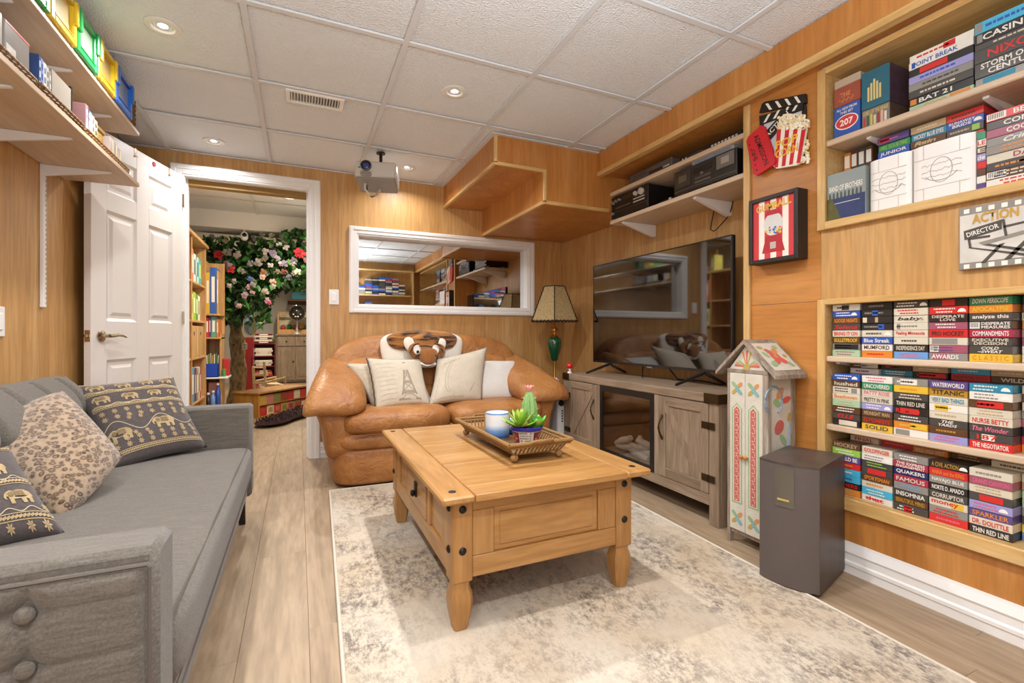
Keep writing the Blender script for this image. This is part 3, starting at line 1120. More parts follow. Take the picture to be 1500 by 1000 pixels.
# ================================================================ leather loveseat
def leather_mat(name, c1, c2, c3):
    m, nt, b, L = newmat(name)
    N = nt.nodes
    tc = N.new('ShaderNodeTexCoord')
    n = N.new('ShaderNodeTexNoise'); n.inputs['Scale'].default_value = 5; n.inputs['Detail'].default_value = 6; n.inputs['Distortion'].default_value = .6
    L.new(tc.outputs['Object'], n.inputs['Vector'])
    r = ramp(nt, [(.3, c1), (.5, c2), (.72, c3)])
    L.new(n.outputs['Fac'], r.inputs[0]); L.new(r.outputs[0], b.inputs['Base Color'])
    b.inputs['Roughness'].default_value = .42
    b.inputs['Specular IOR Level'].default_value = .4
    w = N.new('ShaderNodeTexNoise'); w.inputs['Scale'].default_value = 17; w.inputs['Detail'].default_value = 3; w.inputs['Distortion'].default_value = 1.2
    L.new(tc.outputs['Object'], w.inputs['Vector'])
    v = N.new('ShaderNodeTexVoronoi'); v.inputs['Scale'].default_value = 260
    L.new(tc.outputs['Object'], v.inputs['Vector'])
    b1 = N.new('ShaderNodeBump'); b1.inputs['Strength'].default_value = .34; b1.inputs['Distance'].default_value = .03
    L.new(w.outputs['Fac'], b1.inputs['Height'])
    b2 = N.new('ShaderNodeBump'); b2.inputs['Strength'].default_value = .18; b2.inputs['Distance'].default_value = .002
    L.new(v.outputs['Distance'], b2.inputs['Height']); L.new(b1.outputs['Normal'], b2.inputs['Normal'])
    L.new(b2.outputs['Normal'], b.inputs['Normal'])
    return m
leather = leather_mat('tan_leather', '#955f30', '#a7703c', '#b5804b')
ls = thing('leather_loveseat', 'overstuffed tan leather loveseat under the glazed opening', 'loveseat', (.92, 3.35, 0))
def lp_(name, mb): return obj(name, mb, leather, ls, smooth=60)
lp_('base', MB().puff((.925, 3.42, .125), (.735, .42, .122), (.22, .2), 48, 14))
lp_('front_band', MB().puff((.925, 3.40, .285), (.735, .425, .075), (.22, .55), 48, 14))
def seat_fn(p):
    x, y, z = p
    if z > 0:
        z *= 1 - .12 * max(0, y)
    z *= 1 + .07 * sin(x * 9) * max(0, -y) * .5
    return x, y * (1 + .03 * (1 - x * x)), z
for cx in (.585, 1.27):
    lp_('seat_cushion', MB().puff((cx, 3.315, .395), (.348, .365, .082), (.28, .55), 40, 16, fn=seat_fn))
def back_fn(p):
    x, y, z = p
    z2 = z - (.10 * abs(x) ** 3 if z > 0 else 0)
    y2 = y + .25 * z - .12 * (abs(x) ** 2)
    return x, y2, z2
lp_('back', MB().puff((.92, 3.64, .61), (.735, .17, .335), (.34, .5), 56, 22, fn=back_fn))
for cx in (.60, 1.24):
    lp_('lumbar_cushion', MB().puff((cx, 3.52, .60), (.335, .13, .19), (.45, .6), 32, 14, fn=lambda p: (p[0], p[1] + .3 * p[2], p[2])))
for sg, cx in ((-1, .235), (1, 1.605)):
    def arm_fn(p, sg=sg):
        x, y, z = p
        o = x * sg                      # +1 = outer edge
        z2 = z * (1 + .15 * y) + .95 * y + .22 * o - .75 * max(0, o) ** 3
        x2 = x * (1 - .20 * y) - sg * .24 * y
        y2 = y - .06 * o
        z2 += .04 * sin(y * 9 + x * 4)
        return x2, y2, z2
    lp_('arm_pad', MB().puff((cx, 3.325, .605), (.170, .375, .108), (.42, .8), 40, 20, fn=arm_fn))
    lp_('arm_panel', MB().puff((cx + sg * .0, 3.38, .36), (.105, .365, .20), (.3, .4), 32, 14, fn=lambda p, sg=sg: (p[0] + sg * .75 * max(-.2, p[2]), p[1], p[2])))
sm = MB().tube([(.19 + .1, 2.968, .33), (.5, 2.955, .335), (.925, 2.958, .337), (1.35, 2.955, .335), (1.56, 2.968, .33)], .004, 6)
obj('seam', sm, P('#8b5526', .6), ls, smooth=60)

# pillows: four corners and a thickness
def pillow_pt(c, t, u, v, side, pinch=.06, off=0.0):
    """u,v in 0..1 from bottom-left; c = BL, BR, TR, TL"""
    a, b = 2 * u - 1, 2 * v - 1
    ub = .5 + .5 * a * (1 - pinch * (1 - b * b))
    vb = .5 + .5 * b * (1 - pinch * (1 - a * a))
    p = c[0] * (1 - ub) * (1 - vb) + c[1] * ub * (1 - vb) + c[2] * ub * vb + c[3] * (1 - ub) * vb
    n = (c[1] - c[0] + c[2] - c[3]).cross(c[3] - c[0] + c[2] - c[1]).normalized()
    k = (max(0, 1 - a ** 4) * max(0, 1 - b ** 4)) ** .6
    k *= (1 - .25 * (a * a + b * b) / 2)
    return p + n * side * (t / 2 * k + off)
def pillow_mesh(c, t, n=22, pinch=.06, bump=0):
    mb = MB()
    for sd in (1, -1):
        mb.grid(lambda u, v: pillow_pt(c, t, u, v, sd, pinch) + (Vector((0, 0, 0)) if not bump else Vector((0, 0, 0))), n, n, flip=(sd < 0))
    return mb
def weld(o):
    bm = bmesh.new(); bm.from_mesh(o.data)
    bmesh.ops.remove_doubles(bm, verts=bm.verts, dist=.0004)
    bm.to_mesh(o.data); bm.free()
    for p in o.data.polygons: p.use_smooth = True
def pillow(label, c, t, mat, group, pinch=.06, piping=None):
    cen = sum(c, Vector()) / 4
    r_ = thing('throw_pillow', label, 'pillow', (cen.x, cen.y, min(p.z for p in c)), group=group)
    cv = obj('cover', pillow_mesh(c, t, pinch=pinch), mat, r_, smooth=80)
    weld(cv)
    if piping:
        pts = []
        N_ = 16
        for e_ in range(4):
            for i in range(N_):
                q = i / N_
                u, v = [(q, 0), (1, q), (1 - q, 1), (0, 1 - q)][e_]
                pts.append(pillow_pt(c, t, u, v, 1, pinch))
        pts.append(pts[0])
        obj('piping', MB().tube(pts, .004, 6), piping, r_, smooth=60)
    return r_, cv
linen = fabric('cream_linen', '#bfb39d', '#cdc2ad', vs=26, bump=.25)
linen2 = fabric('script_linen', '#b8ac96', '#c9bda8', vs=18, bump=.25)
fuzzy = fabric('white_plush', '#d3cfc7', '#e2ded6', weave=240, vs=120, bump=1.0, sheen=.6)
ink = P('#9c8d7b', .9)
ink_d = P('#4d4034', .9)
def pf(u, v, y):
    a, b = (u - 750) / 690.2, -(v - 489.9) / 690.2
    s_, c_ = sin(.4256), cos(.4256)
    t = y / (-a * s_ + c_)
    return Vector(((a * c_ + s_) * t, y, .94 + b * t))
LG = 'throw pillows on the leather loveseat'
YB0, YT0 = 3.13, 3.36
pA, pAc = pillow('cream script pillow half hidden behind the tower pillow', [pf(549, 604, YB0 + .08), pf(640, 600, YB0 + .10), pf(610, 528, YT0 + .06), pf(506, 532, YT0 + .04)], .12, linen2, LG)
cB = [pf(550, 601, YB0), pf(631, 593, YB0 + .02), pf(617, 525, YT0 - .02), pf(537, 524, YT0 - .04)]
pB, pBc = pillow('cream pillow printed with a grey tower, dark frayed at one edge', cB, .11, linen, LG)
cC = [pf(627, 594, YB0 + .02), pf(706, 587, YB0 + .04), pf(714, 508, YT0), pf(640, 525, YT0 - .02)]
pC, pCc = pillow('cream pillow with a curved printed border of script beneath the tiger face', cC, .11, linen, LG)
cD = [pf(690, 589, YB0 + .12), pf(755, 587, YB0 + .12), pf(759, 528, YT0 + .06), pf(690, 527, YT0 + .04)]
pD, pDc = pillow('plain white plush pillow next to the loveseat arm', cD, .13, fuzzy, LG, pinch=.03)
# dark frayed edge between the two pillows
ed = [pillow_pt(cB, .11, 0, i / 14, 1) + Vector((-.004 + .004 * (i % 2), -.004, 0)) for i in range(15)]
obj('frayed_edge', MB().tube(ed, .0035, 5), P('#3d322a', .9), pB)
def decal(c, t, polys, off=.0015, pinch=.06):
    mb = MB()
    for poly in polys:
        v = [pillow_pt(c, t, u, w, 1, pinch, off) for u, w in poly]
        mb.add(v, [tuple(range(len(v)))])
    return mb
def ribbon(pts, w):
    out = []
    for (a, b), (c, d) in zip(pts, pts[1:]):
        l = math.hypot(c - a, d - b) or 1
        nx, ny = -(d - b) / l * w / 2, (c - a) / l * w / 2
        out.append([(a + nx, b + ny), (a - nx, b - ny), (c - nx, d - ny), (c + nx, d + ny)])
    return out
# tower print (lattice)
tw_ = []
for s_ in (-1, 1):
    prof = [(.62 + s_ * .20, .08), (.62 + s_ * .12, .22), (.62 + s_ * .075, .42), (.62 + s_ * .035, .66), (.62 + s_ * .012, .88)]
    tw_ += ribbon(prof, .034)
for v_, hw in ((.10, .19), (.22, .125), (.25, .115), (.42, .08), (.45, .075), (.66, .04)):
    tw_ += ribbon([(.62 - hw, v_), (.62 + hw, v_)], .026)
for (v0_, h0), (v1_, h1) in zip(((.1, .18), (.25, .11), (.45, .07)), ((.22, .12), (.42, .08), (.66, .035))):
    tw_ += ribbon([(.62 - h0, v0_), (.62 + h1, v1_)], .017) + ribbon([(.62 + h0, v0_), (.62 - h1, v1_)], .017)
tw_ += ribbon([(.62 + .13 * cos(a), .09 + .10 * sin(a)) for a in [pi * k / 10 for k in range(11)]], .012)
obj('tower_print', decal(cB, .11, tw_), ink, pBc)['kind'] = 'stuff'
def scribble(c, t, lines, mat, parent, seed=1, amp=.012, name='script_print', w=.006):
    r_ = random.Random(seed)
    polys = []
    for (u0, v0_, u1, v1_) in lines:
        n = 26
        pts = [(u0 + (u1 - u0) * i / n, v0_ + (v1_ - v0_) * i / n + r_.uniform(-amp, amp)) for i in range(n + 1)]
        polys += ribbon(pts, w)
    obj(name, decal(c, t, polys), mat, parent)['kind'] = 'stuff'
faint = P('#b7a893', .95)
scribble(cB, .11, [(.08, .12 + .09 * k, .40, .13 + .09 * k) for k in range(9)], faint, pBc, 2)
cA = [pf(549, 604, YB0 + .08), pf(640, 600, YB0 + .10), pf(610, 528, YT0 + .06), pf(506, 532, YT0 + .04)]
scribble(cA, .12, [(.06, .12 + .1 * k, .34, .12 + .1 * k) for k in range(8)], faint, pAc, 3)
scribble(cA, .12, [(.06, .18, .32, .40), (.06, .3, .3, .14)], ink, pAc, 4)
arc = [(.30 - .16 * cos(a) + .05, .52 + .36 * sin(a)) for a in [R(-75 + 150 * k / 18) for k in range(19)]]
obj('curved_print', decal(cC, .11, ribbon(arc, .02) + ribbon([(a + .05, b) for a, b in arc], .012) + ribbon([(.06 + .03 * (k % 2), .06 + .05 * k) for k in range(10)], .012)), faint, pCc)['kind'] = 'stuff'
scribble(cC, .11, [(.12, .80, .45, .86), (.12, .08, .62, .07), (.72, .15, .80, .30)], ink, pCc, 6, .02)

# ---- tiger face cushion over the loveseat back
tg = thing('tiger_cushion', 'plush tiger face cushion hung over the loveseat back', 'cushion', (.85, 3.42, .70))
plush_w = fabric('tiger_white', '#e6ddcc', '#f1ebdd', weave=220, vs=90, bump=.9, sheen=.5)
def tiger_mat():
    m, nt, b, L = newmat('tiger_stripes')
    N = nt.nodes
    tc = N.new('ShaderNodeTexCoord')
    mp = N.new('ShaderNodeMapping'); mp.inputs['Scale'].default_value = (5, 5, 34)
    L.new(tc.outputs['Object'], mp.inputs[0])
    n = N.new('ShaderNodeTexNoise'); n.inputs['Scale'].default_value = 1; n.inputs['Detail'].default_value = 3; n.inputs['Distortion'].default_value = 1.2
    L.new(mp.outputs[0], n.inputs['Vector'])
    r = ramp(nt, [(.40, '#2a1a10'), (.45, '#7a4a1e'), (.56, '#a36a2c'), (.70, '#b98343')])
    L.new(n.outputs['Fac'], r.inputs[0]); L.new(r.outputs[0], b.inputs['Base Color'])
    b.inputs['Roughness'].default_value = .9; b.inputs['Sheen Weight'].default_value = .4
    w = N.new('ShaderNodeTexNoise'); w.inputs['Scale'].default_value = 260
    L.new(tc.outputs['Object'], w.inputs['Vector'])
    bp = N.new('ShaderNodeBump'); bp.inputs['Strength'].default_value = .8; bp.inputs['Distance'].default_value = .004
    L.new(w.outputs['Fac'], bp.inputs['Height']); L.new(bp.outputs['Normal'], b.inputs['Normal'])
    return m
tmat = tiger_mat()
brown = fabric('tiger_brown', '#8a5424', '#a66c33', weave=220, vs=60, bump=.9, sheen=.5)
dkf = fabric('tiger_dark', '#2b1b12', '#3a2719', weave=220, vs=60, bump=.6)
yt = 3.40
def tp(u, v, dy=0): return pf(u, v, yt + dy)
def tpuff(name, u, v, w, h, dy, th, mat, e=(.7, .8), fn=None, rot=0):
    c = tp(u, v, dy)
    k = (c.x * .4129 + c.y * .9108) / 690.2
    mb = MB().puff((0, 0, 0), (w * k / 2, th / 2, h * k / 2), e, 28, 16, fn=fn, M=Matrix.Translation(c) @ Matrix.Rotation(rot, 4, 'Y'))
    return obj(name, mb, mat, tg, smooth=70)
tpuff('white_backing', 619, 513, 120, 54, .05, .10, plush_w, (.6, .55), fn=lambda p: (p[0] * (1 + .06 * p[2]), p[1], p[2] - .25 * (1 - abs(p[0]) ** 2) * min(0, p[2])))
tpuff('striped_brow', 619, 500, 102, 30, .02, .10, tmat, (.6, .7), fn=lambda p: (p[0] * (1 + .12 * p[2]), p[1], p[2] + .18 * p[0] * p[0] * -1 + .1))
tpuff('forehead', 624, 507, 52, 36, -.03, .07, tmat, (.8, .8))
tpuff('brow_fluff', 600, 504, 16, 22, -.045, .035, plush_w, (.9, .9), rot=R(-25))
tpuff('brow_fluff', 645, 506, 15, 22, -.045, .035, plush_w, (.9, .9), rot=R(25))
tpuff('brow_patch', 609, 514, 20, 24, -.06, .035, brown, (.9, .9), rot=R(-30))
tpuff('brow_patch', 642, 514, 20, 22, -.06, .035, brown, (.9, .9), rot=R(30))
tpuff('muzzle', 627, 522, 26, 26, -.085, .07, brown, (.7, .8), fn=lambda p: (p[0] * (1 + .25 * p[2]), p[1], p[2]))
tpuff('chin', 626, 533, 26, 11, -.075, .06, plush_w, (.9, .9))
for u in (611, 638):
    tpuff('eye', u, 512, 11, 14, -.092, .016, P('#f1eee6', .3), (1, 1))
    tpuff('pupil', u + (1 if u < 620 else -1), 515, 4, 4.5, -.101, .008, P('#1d150f', .2), (1, 1))
for u0, v0_, u1, v1_ in ((604, 507, 614, 503), (636, 503, 648, 508), (614, 507, 634, 508), (608, 523, 617, 519), (601, 517, 605, 508), (634, 519, 641, 523), (645, 509, 650, 517)):
    obj('fur_stripe', MB().tube([tp(u0, v0_, -.105), tp((u0 + u1) / 2, (v0_ + v1_) / 2 - 1, -.112), tp(u1, v1_, -.105)], [.003, .006, .003], 6), dkf, tg, smooth=60)
obj('mouth_line', MB().tube([tp(617, 534, -.10), tp(626, 538, -.108), tp(636, 534, -.10)], .0025, 5), dkf, tg)

# ================================================================ grey sofa
grey = fabric('grey_tweed', '#544e46', '#7b7367', weave=700, vs=230, bump=.6, slub=(16, 210, 210))
grey_d = fabric('grey_base', '#57514a', '#69625a', weave=700, vs=170, bump=.5)
so = thing('grey_sofa', 'grey tufted tweed sofa along the veneer wall below the shelves', 'sofa', (-.6, 1.85, 0))
FX, SY0, SY1 = -.205, 1.03, 2.585
AT = .60
SB = -.76
def seat_c(p):
    x, y, z = p
    return x, y, z + (.05 * (1 - abs(x) ** 3) * (1 - abs(y) ** 4) if z > 0 else 0)
seat = obj('seat_cushion', MB().puff(((FX + SB) / 2 - .02, (SY0 + SY1) / 2, .345), ((FX - SB) / 2 + .03, (SY1 - SY0) / 2, .075), (.12, .3), 56, 16, fn=seat_c), grey, so, smooth=60)
obj('seat_seam', MB().tube([(FX - .012, SY0 + .03 + (SY1 - SY0 - .06) * i / 20, .412 + .003 * sin(i)) for i in range(21)], .0022, 5), P('#5d554c', .9), seat)
obj('seat_seam', MB().tube([(FX + .006, SY0 + .02 + (SY1 - SY0 - .04) * i / 20, .285) for i in range(21)], .0022, 5), P('#5d554c', .9), seat)
obj('base_rail', MB().cbox(SB - .1, FX - .02, SY0 - .1, SY1 + .1, .155, .285, .012), grey_d, so)
# arms: slab + tufted face away from the seat + piped edges
def arm(y_in, y_out, sgn):
    """sgn -1: outer face looks to -y"""
    a = obj('arm', MB().cbox(-.93, FX + .0, min(y_in, y_out - sgn * .012), max(y_in, y_out - sgn * .012), .16, AT, .012), grey, so, smooth=40)
    bx_ = [-.363 - .20 * k for k in range(3)]
    bz_ = [.531 - .080 * k for k in range(4)]
    X0_, X1_, Z0_, Z1_ = -.90, FX - .012, .165, AT - .022
    def face(u, v):
        x = X0_ + (X1_ - X0_) * u
        z = Z0_ + (Z1_ - Z0_) * v
        d = .020
        for zz in bz_:
            if x < -.36:
                d -= .011 * math.exp(-((z - zz) / .008) ** 2)
            else:
                d -= .006 * math.exp(-((z - zz - .02 * (x + .4)) / .005) ** 2)
        for xx in bx_:
            d -= .010 * math.exp(-((x - xx) / .009) ** 2)
            for zz in bz_:
                d -= .016 * math.exp(-(((x - xx) ** 2 + (z - zz) ** 2) / .00075))
        edge = min(u, 1 - u, v, 1 - v)
        d *= min(1, edge / .03) ** .5
        return (x, y_out + sgn * (d - .012), z)
    obj('tufted_panel', MB().grid(face, 90, 60, flip=(sgn > 0)), grey, a, smooth=80)
    for xx in bx_:
        for zz in bz_:
            obj('button', MB().puff((xx, y_out + sgn * -.004, zz), (.0125, .008, .0125), (1, 1), 16, 10), grey, a, smooth=60)
    pts = [(-.9, y_out + sgn * .001, AT - .022), (FX - .012, y_out + sgn * .001, AT - .022), (FX - .009, y_out + sgn * .001, AT - .026), (FX - .009, y_out + sgn * .001, .17)]
    obj('arm_seam', MB().tube(pts, .003, 5), P('#5a5249', .9), a)
arm(SY0, .914, -1)
arm(SY1, SY1 + .12, 1)
# back with tufts
def backface(u, v):
    y = SY0 + (SY1 - SY0) * u
    z = .37 + .395 * v
    x = -.74 - .15 * v
    d = .05 * (1 - abs(2 * v - 1) ** 4)
    for k in range(8):
        yy = SY0 + (k + .5) * (SY1 - SY0) / 8
        d -= .022 * math.exp(-((y - yy) / .012) ** 2)
        d -= .02 * math.exp(-(((y - yy) ** 2 + (z - .59) ** 2) / .0016))
    d -= .014 * math.exp(-((z - .59) / .012) ** 2)
    d *= min(1, min(u, 1 - u) / .02) ** .5
    return (x + d * .95, y, z + d * .2)
bk_ = obj('backrest', MB().prism([(-.76, .30), (-.74, .37), (-.885, .765), (-.92, .775), (-.985, .765), (-.95, .18), (-.80, .18)], SY0 - .0, SY1 + .0, 'y') if False else
          MB().add([(x, y, z) for y in (SY0, SY1) for x, z in [(-.76, .28), (-.745, .37), (-.885, .755), (-.925, .768), (-.985, .755), (-.96, .2)]], [(0, 1, 2, 3, 4, 5), (11, 10, 9, 8, 7, 6)] + [(i, 6 + i, 6 + (i + 1) % 6, (i + 1) % 6) for i in range(6)]), grey, so)
obj('tufted_panel', MB().grid(backface, 160, 40, flip=False), grey, bk_, smooth=80)
for k in range(8):
    yy = SY0 + (k + .5) * (SY1 - SY0) / 8
    obj('button', MB().puff((-.80, yy, .59), (.008, .0125, .0125), (1, 1), 14, 8), grey, bk_, smooth=60)
darkleg = P('#1d1512', .4)
for x, sx in ((FX - .06, 1), (-.9, -1)):
    for y, sy in ((SY0 - .04, -1), (SY1 + .085, 1)):
        v = []
        for z, h, ox in ((.158, .024, 0), (0, .013, .012)):
            v += [(x + sx * ox - h, y + sy * ox - h, z), (x + sx * ox + h, y + sy * ox - h, z), (x + sx * ox + h, y + sy * ox + h, z), (x + sx * ox - h, y + sy * ox + h, z)]
        obj('leg', MB().add(v, [(0, 1, 2, 3), (7, 6, 5, 4), (4, 5, 1, 0), (5, 6, 2, 1), (6, 7, 3, 2), (7, 4, 0, 3)]), darkleg, so)

# ---- sofa pillows
eleph_bg = fabric('elephant_cloth', '#463e3c', '#5a514e', vs=80, bump=.5)
gold = fabric('gold_thread', '#9a8359', '#bfa880', weave=600, vs=150, bump=.8)
gold_d = fabric('gold_dark', '#6d5a3c', '#8f7a58', weave=600, vs=150, bump=.8)
EL = [(-.50, .02), (-.47, -.12), (-.40, -.14), (-.42, -.02), (-.38, .06), (-.33, -.02), (-.34, -.40), (-.20, -.40), (-.19, -.16), (.06, -.16), (.08, -.40), (.22, -.40), (.24, -.14), (.32, -.20), (.32, -.40), (.44, -.40), (.47, .0), (.50, -.10), (.52, .02), (.46, .22), (.30, .34), (.05, .36), (-.10, .30), (-.20, .36), (-.34, .30), (-.44, .18)]
def elephants(parent, c, t, spots, name='woven_elephant'):
    for u, v, s_, fl in spots:
        asp = (c[3] - c[0]).length / max(.01, (c[1] - c[0]).length)
        poly = [(u + fl * x * s_, v + y * s_ / asp) for x, y in EL]
        mb = MB()
        pts = [pillow_pt(c, t, a, b, 1, .06, .002) for a, b in poly]
        mid = [pillow_pt(c, t, u, v, 1, .06, .0035)]
        mb.add(pts, [tuple(range(len(pts))) if fl > 0 else tuple(range(len(pts)))[::-1]])
        obj(name, mb, gold, parent)
        ear = [(u + fl * (-.22 + .10 * cos(g)) * s_, v + (.12 + .13 * sin(g)) * s_ / asp) for g in [2 * pi * k / 10 for k in range(10)]]
        sd = [(u + fl * x * s_, v + y * s_ / asp) for x, y in ((-.08, .28), (.24, .28), (.26, -.02), (-.08, -.02))]
        obj('elephant_saddle', decal(c, t, [ear, sd], .0035), gold_d, parent)
def flowers(parent, c, t, spots):
    polys = []
    for u, v, s_ in spots:
        for k in range(7):
            g = 2 * pi * k / 7
            polys.append([(u, v), (u + s_ * .6 * cos(g - .35), v + s_ * .6 * sin(g - .35)), (u + s_ * cos(g), v + s_ * sin(g)), (u + s_ * .6 * cos(g + .35), v + s_ * .6 * sin(g + .35))])
    obj('woven_flower', decal(c, t, polys, .002), gold, parent)['kind'] = 'stuff'
def braid(parent, c, t, v, u0=.02, u1=.98, w=.035, n=34):
    polys = ribbon([(u0, v - w / 2), (u1, v - w / 2)] if False else [(u0 + (u1 - u0) * i / 20, v - w / 2) for i in range(21)], .008)
    polys += ribbon([(u0 + (u1 - u0) * i / 20, v + w / 2) for i in range(21)], .008)
    for i in range(n):
        a = u0 + (u1 - u0) * i / n
        b = u0 + (u1 - u0) * (i + 1) / n
        polys.append([(a, v - w * .3), (b, v - w * .05), (b, v + w * .35), (a, v + w * .1)])
    obj('braid_trim', decal(c, t, polys, .002), gold, parent)['kind'] = 'stuff'
def vine(parent, c, t, u0, u1, v, amp, k):
    pts = [(u0 + (u1 - u0) * i / 40, v + amp * sin(2 * pi * k * i / 40)) for i in range(41)]
    obj('vine_trim', decal(c, t, ribbon(pts, .008), .002), P('#b9ab8c', .9), parent)['kind'] = 'stuff'
SG = 'throw pillows on the grey sofa'
c1 = [px(168, 688, 1.83), px(304, 655, 2.12), px(254, 552, 2.20), px(104, 566, 1.99)]
e1, e1c = pillow('black pillow woven with rows of gold elephants, propped against the far sofa arm', c1, .13, eleph_bg, SG)
elephants(e1c, c1, .13, [(.16, .90, .17, 1), (.42, .90, .16, 1), (.66, .91, .15, 1), (.87, .91, .14, 1), (.14, .72, .17, 1), (.42, .72, .17, 1), (.68, .73, .15, 1), (.89, .73, .13, 1), (.15, .28, .24, 1), (.62, .33, .24, 1)])
for v in (.985, .81, .62, .10):
    braid(e1c, c1, .13, v)
flowers(e1c, c1, .13, [(u, v, .032) for u in (.08, .2, .32, .44, .56, .68, .8, .92) for v in (.55, .48, .22, .16)] + [(u, v, .028) for u in (.3, .42, .8, .9) for v in (.44, .26)])
vine(e1c, c1, .13, .03, .97, .36, .07, 2)
vine(e1c, c1, .13, .03, .97, .64, .012, 5)
vine(e1c, c1, .13, .03, .97, .83, .012, 5)
def leopard():
    m, nt, b, L = newmat('leopard_fur')
    N = nt.nodes
    tc = N.new('ShaderNodeTexCoord')
    nn = N.new('ShaderNodeTexNoise'); nn.inputs['Scale'].default_value = 30
    L.new(tc.outputs['Object'], nn.inputs['Vector'])
    mxv = N.new('ShaderNodeMix'); mxv.data_type = 'VECTOR'; mxv.inputs['Factor'].default_value = .012
    L.new(tc.outputs['Object'], mxv.inputs['A']); L.new(nn.outputs['Color'], mxv.inputs['B'])
    v = N.new('ShaderNodeTexVoronoi'); v.inputs['Scale'].default_value = 66; v.inputs['Randomness'].default_value = .8
    L.new(mxv.outputs['Result'], v.inputs['Vector'])
    r = ramp(nt, [(0, '#9a7a55'), (.20, '#8a6844'), (.28, '#3f2d1d'), (.44, '#4c3724'), (.56, '#a58b6c'), (.9, '#b39a7c')])
    L.new(v.outputs['Distance'], r.inputs[0])
    n = N.new('ShaderNodeTexNoise'); n.inputs['Scale'].default_value = 60
    L.new(tc.outputs['Object'], n.inputs['Vector'])
    rr = ramp(nt, [(.40, (0, 0, 0, 1)), (.60, (1, 1, 1, 1))])
    L.new(n.outputs['Fac'], rr.inputs[0])
    mx_ = N.new('ShaderNodeMix'); mx_.data_type = 'RGBA'; mx_.inputs['A'].default_value = lin('#a98f72')
    fz = N.new('ShaderNodeMath'); fz.operation = 'MAXIMUM'; fz.inputs[1].default_value = .75
    L.new(rr.outputs[0], fz.inputs[0]); L.new(fz.outputs[0], mx_.inputs['Factor']); L.new(r.outputs[0], mx_.inputs['B'])
    L.new(mx_.outputs['Result'], b.inputs['Base Color'])
    b.inputs['Roughness'].default_value = .95; b.inputs['Sheen Weight'].default_value = .5
    w = N.new('ShaderNodeTexNoise'); w.inputs['Scale'].default_value = 420
    L.new(tc.outputs['Object'], w.inputs['Vector'])
    bp = N.new('ShaderNodeBump'); bp.inputs['Strength'].default_value = .9; bp.inputs['Distance'].default_value = .004
    L.new(w.outputs['Fac'], bp.inputs['Height']); L.new(bp.outputs['Normal'], b.inputs['Normal'])
    return m
c2 = [px(92, 764, 1.36), px(180, 668, 1.60), px(92, 572, 1.72), px(-100, 672, 1.42)]
pillow('tan leopard print plush pillow between the two elephant pillows', c2, .17, leopard(), SG, pinch=-.04)
c3 = [px(-60, 815, 1.10), px(97, 782, 1.23), px(12, 652, 1.34), px(-120, 690, 1.20)]
e3, e3c = pillow('black and gold elephant pillow lying nearest the tufted sofa arm', c3, .11, eleph_bg, SG)
elephants(e3c, c3, .11, [(.62, .66, .30, 1), (.72, .33, .30, 1), (.30, .66, .28, 1), (.35, .33, .28, 1)])
for v in (.93, .50, .14):
    braid(e3c, c3, .11, v, w=.06, n=24)
vine(e3c, c3, .11, .03, .97, .54, .02, 4)
vine(e3c, c3, .11, .03, .97, .20, .02, 4)
flowers(e3c, c3, .11, [(.86, .06, .05), (.70, .06, .045), (.94, .22, .045), (.5, .06, .045)])

# ================================================================ media side
greywood = wood('grey_oak', '#7f6b56', '#937d66', '#a48f78', sc=(8, .8, 8), rough=.5, fine=.12, seed=9)
greywood_z = wood('grey_oak_upright', '#7f6b56', '#937d66', '#a48f78', sc=(8, 8, .8), rough=.5, fine=.12, seed=11)
tu = thing('tv_stand', 'weathered grey barn-door media cabinet with a glass-fronted fireplace', 'tv stand', (2.04, 2.39, 0))
U0, U1, UF, UB, UH = 1.662, 3.118, 1.849, 2.24, .648
obj('top_board', MB().cbox(UF - .006, UB, U0 - .006, U1 + .006, UH - .046, UH, .004), greywood, tu)
obj('carcass', MB().box(UF + .02, UB - .01, U0 + .02, 2.10, .15, UH - .046).box(UF + .02, UB - .01, 2.66, U1 - .02, .15, UH - .046).box(UB - .03, UB - .01, 2.1, 2.66, .15, UH - .046).box(UF + .02, UB - .01, 2.1, 2.66, .13, .18), greywood, tu)
for a, b in ((U0, U0 + .058), (U1 - .058, U1), (2.075, 2.115), (2.645, 2.685)):
    z0 = 0 if b - a > .05 else .15
    obj('stile', MB().cbox(UF, UF + .02, a, b, z0, UH - .046, .002), greywood_z, tu)
for y0, y1 in ((U0, U0 + .03), (U1 - .03, U1)):
    obj('side_panel', MB().cbox(UF + .02, UB, y0, y1, 0, UH - .046, .002), greywood_z, tu)
obj('bottom_rail', MB().cbox(UF, UF + .02, U0 + .058, U1 - .058, .095, .15, .002), greywood, tu)
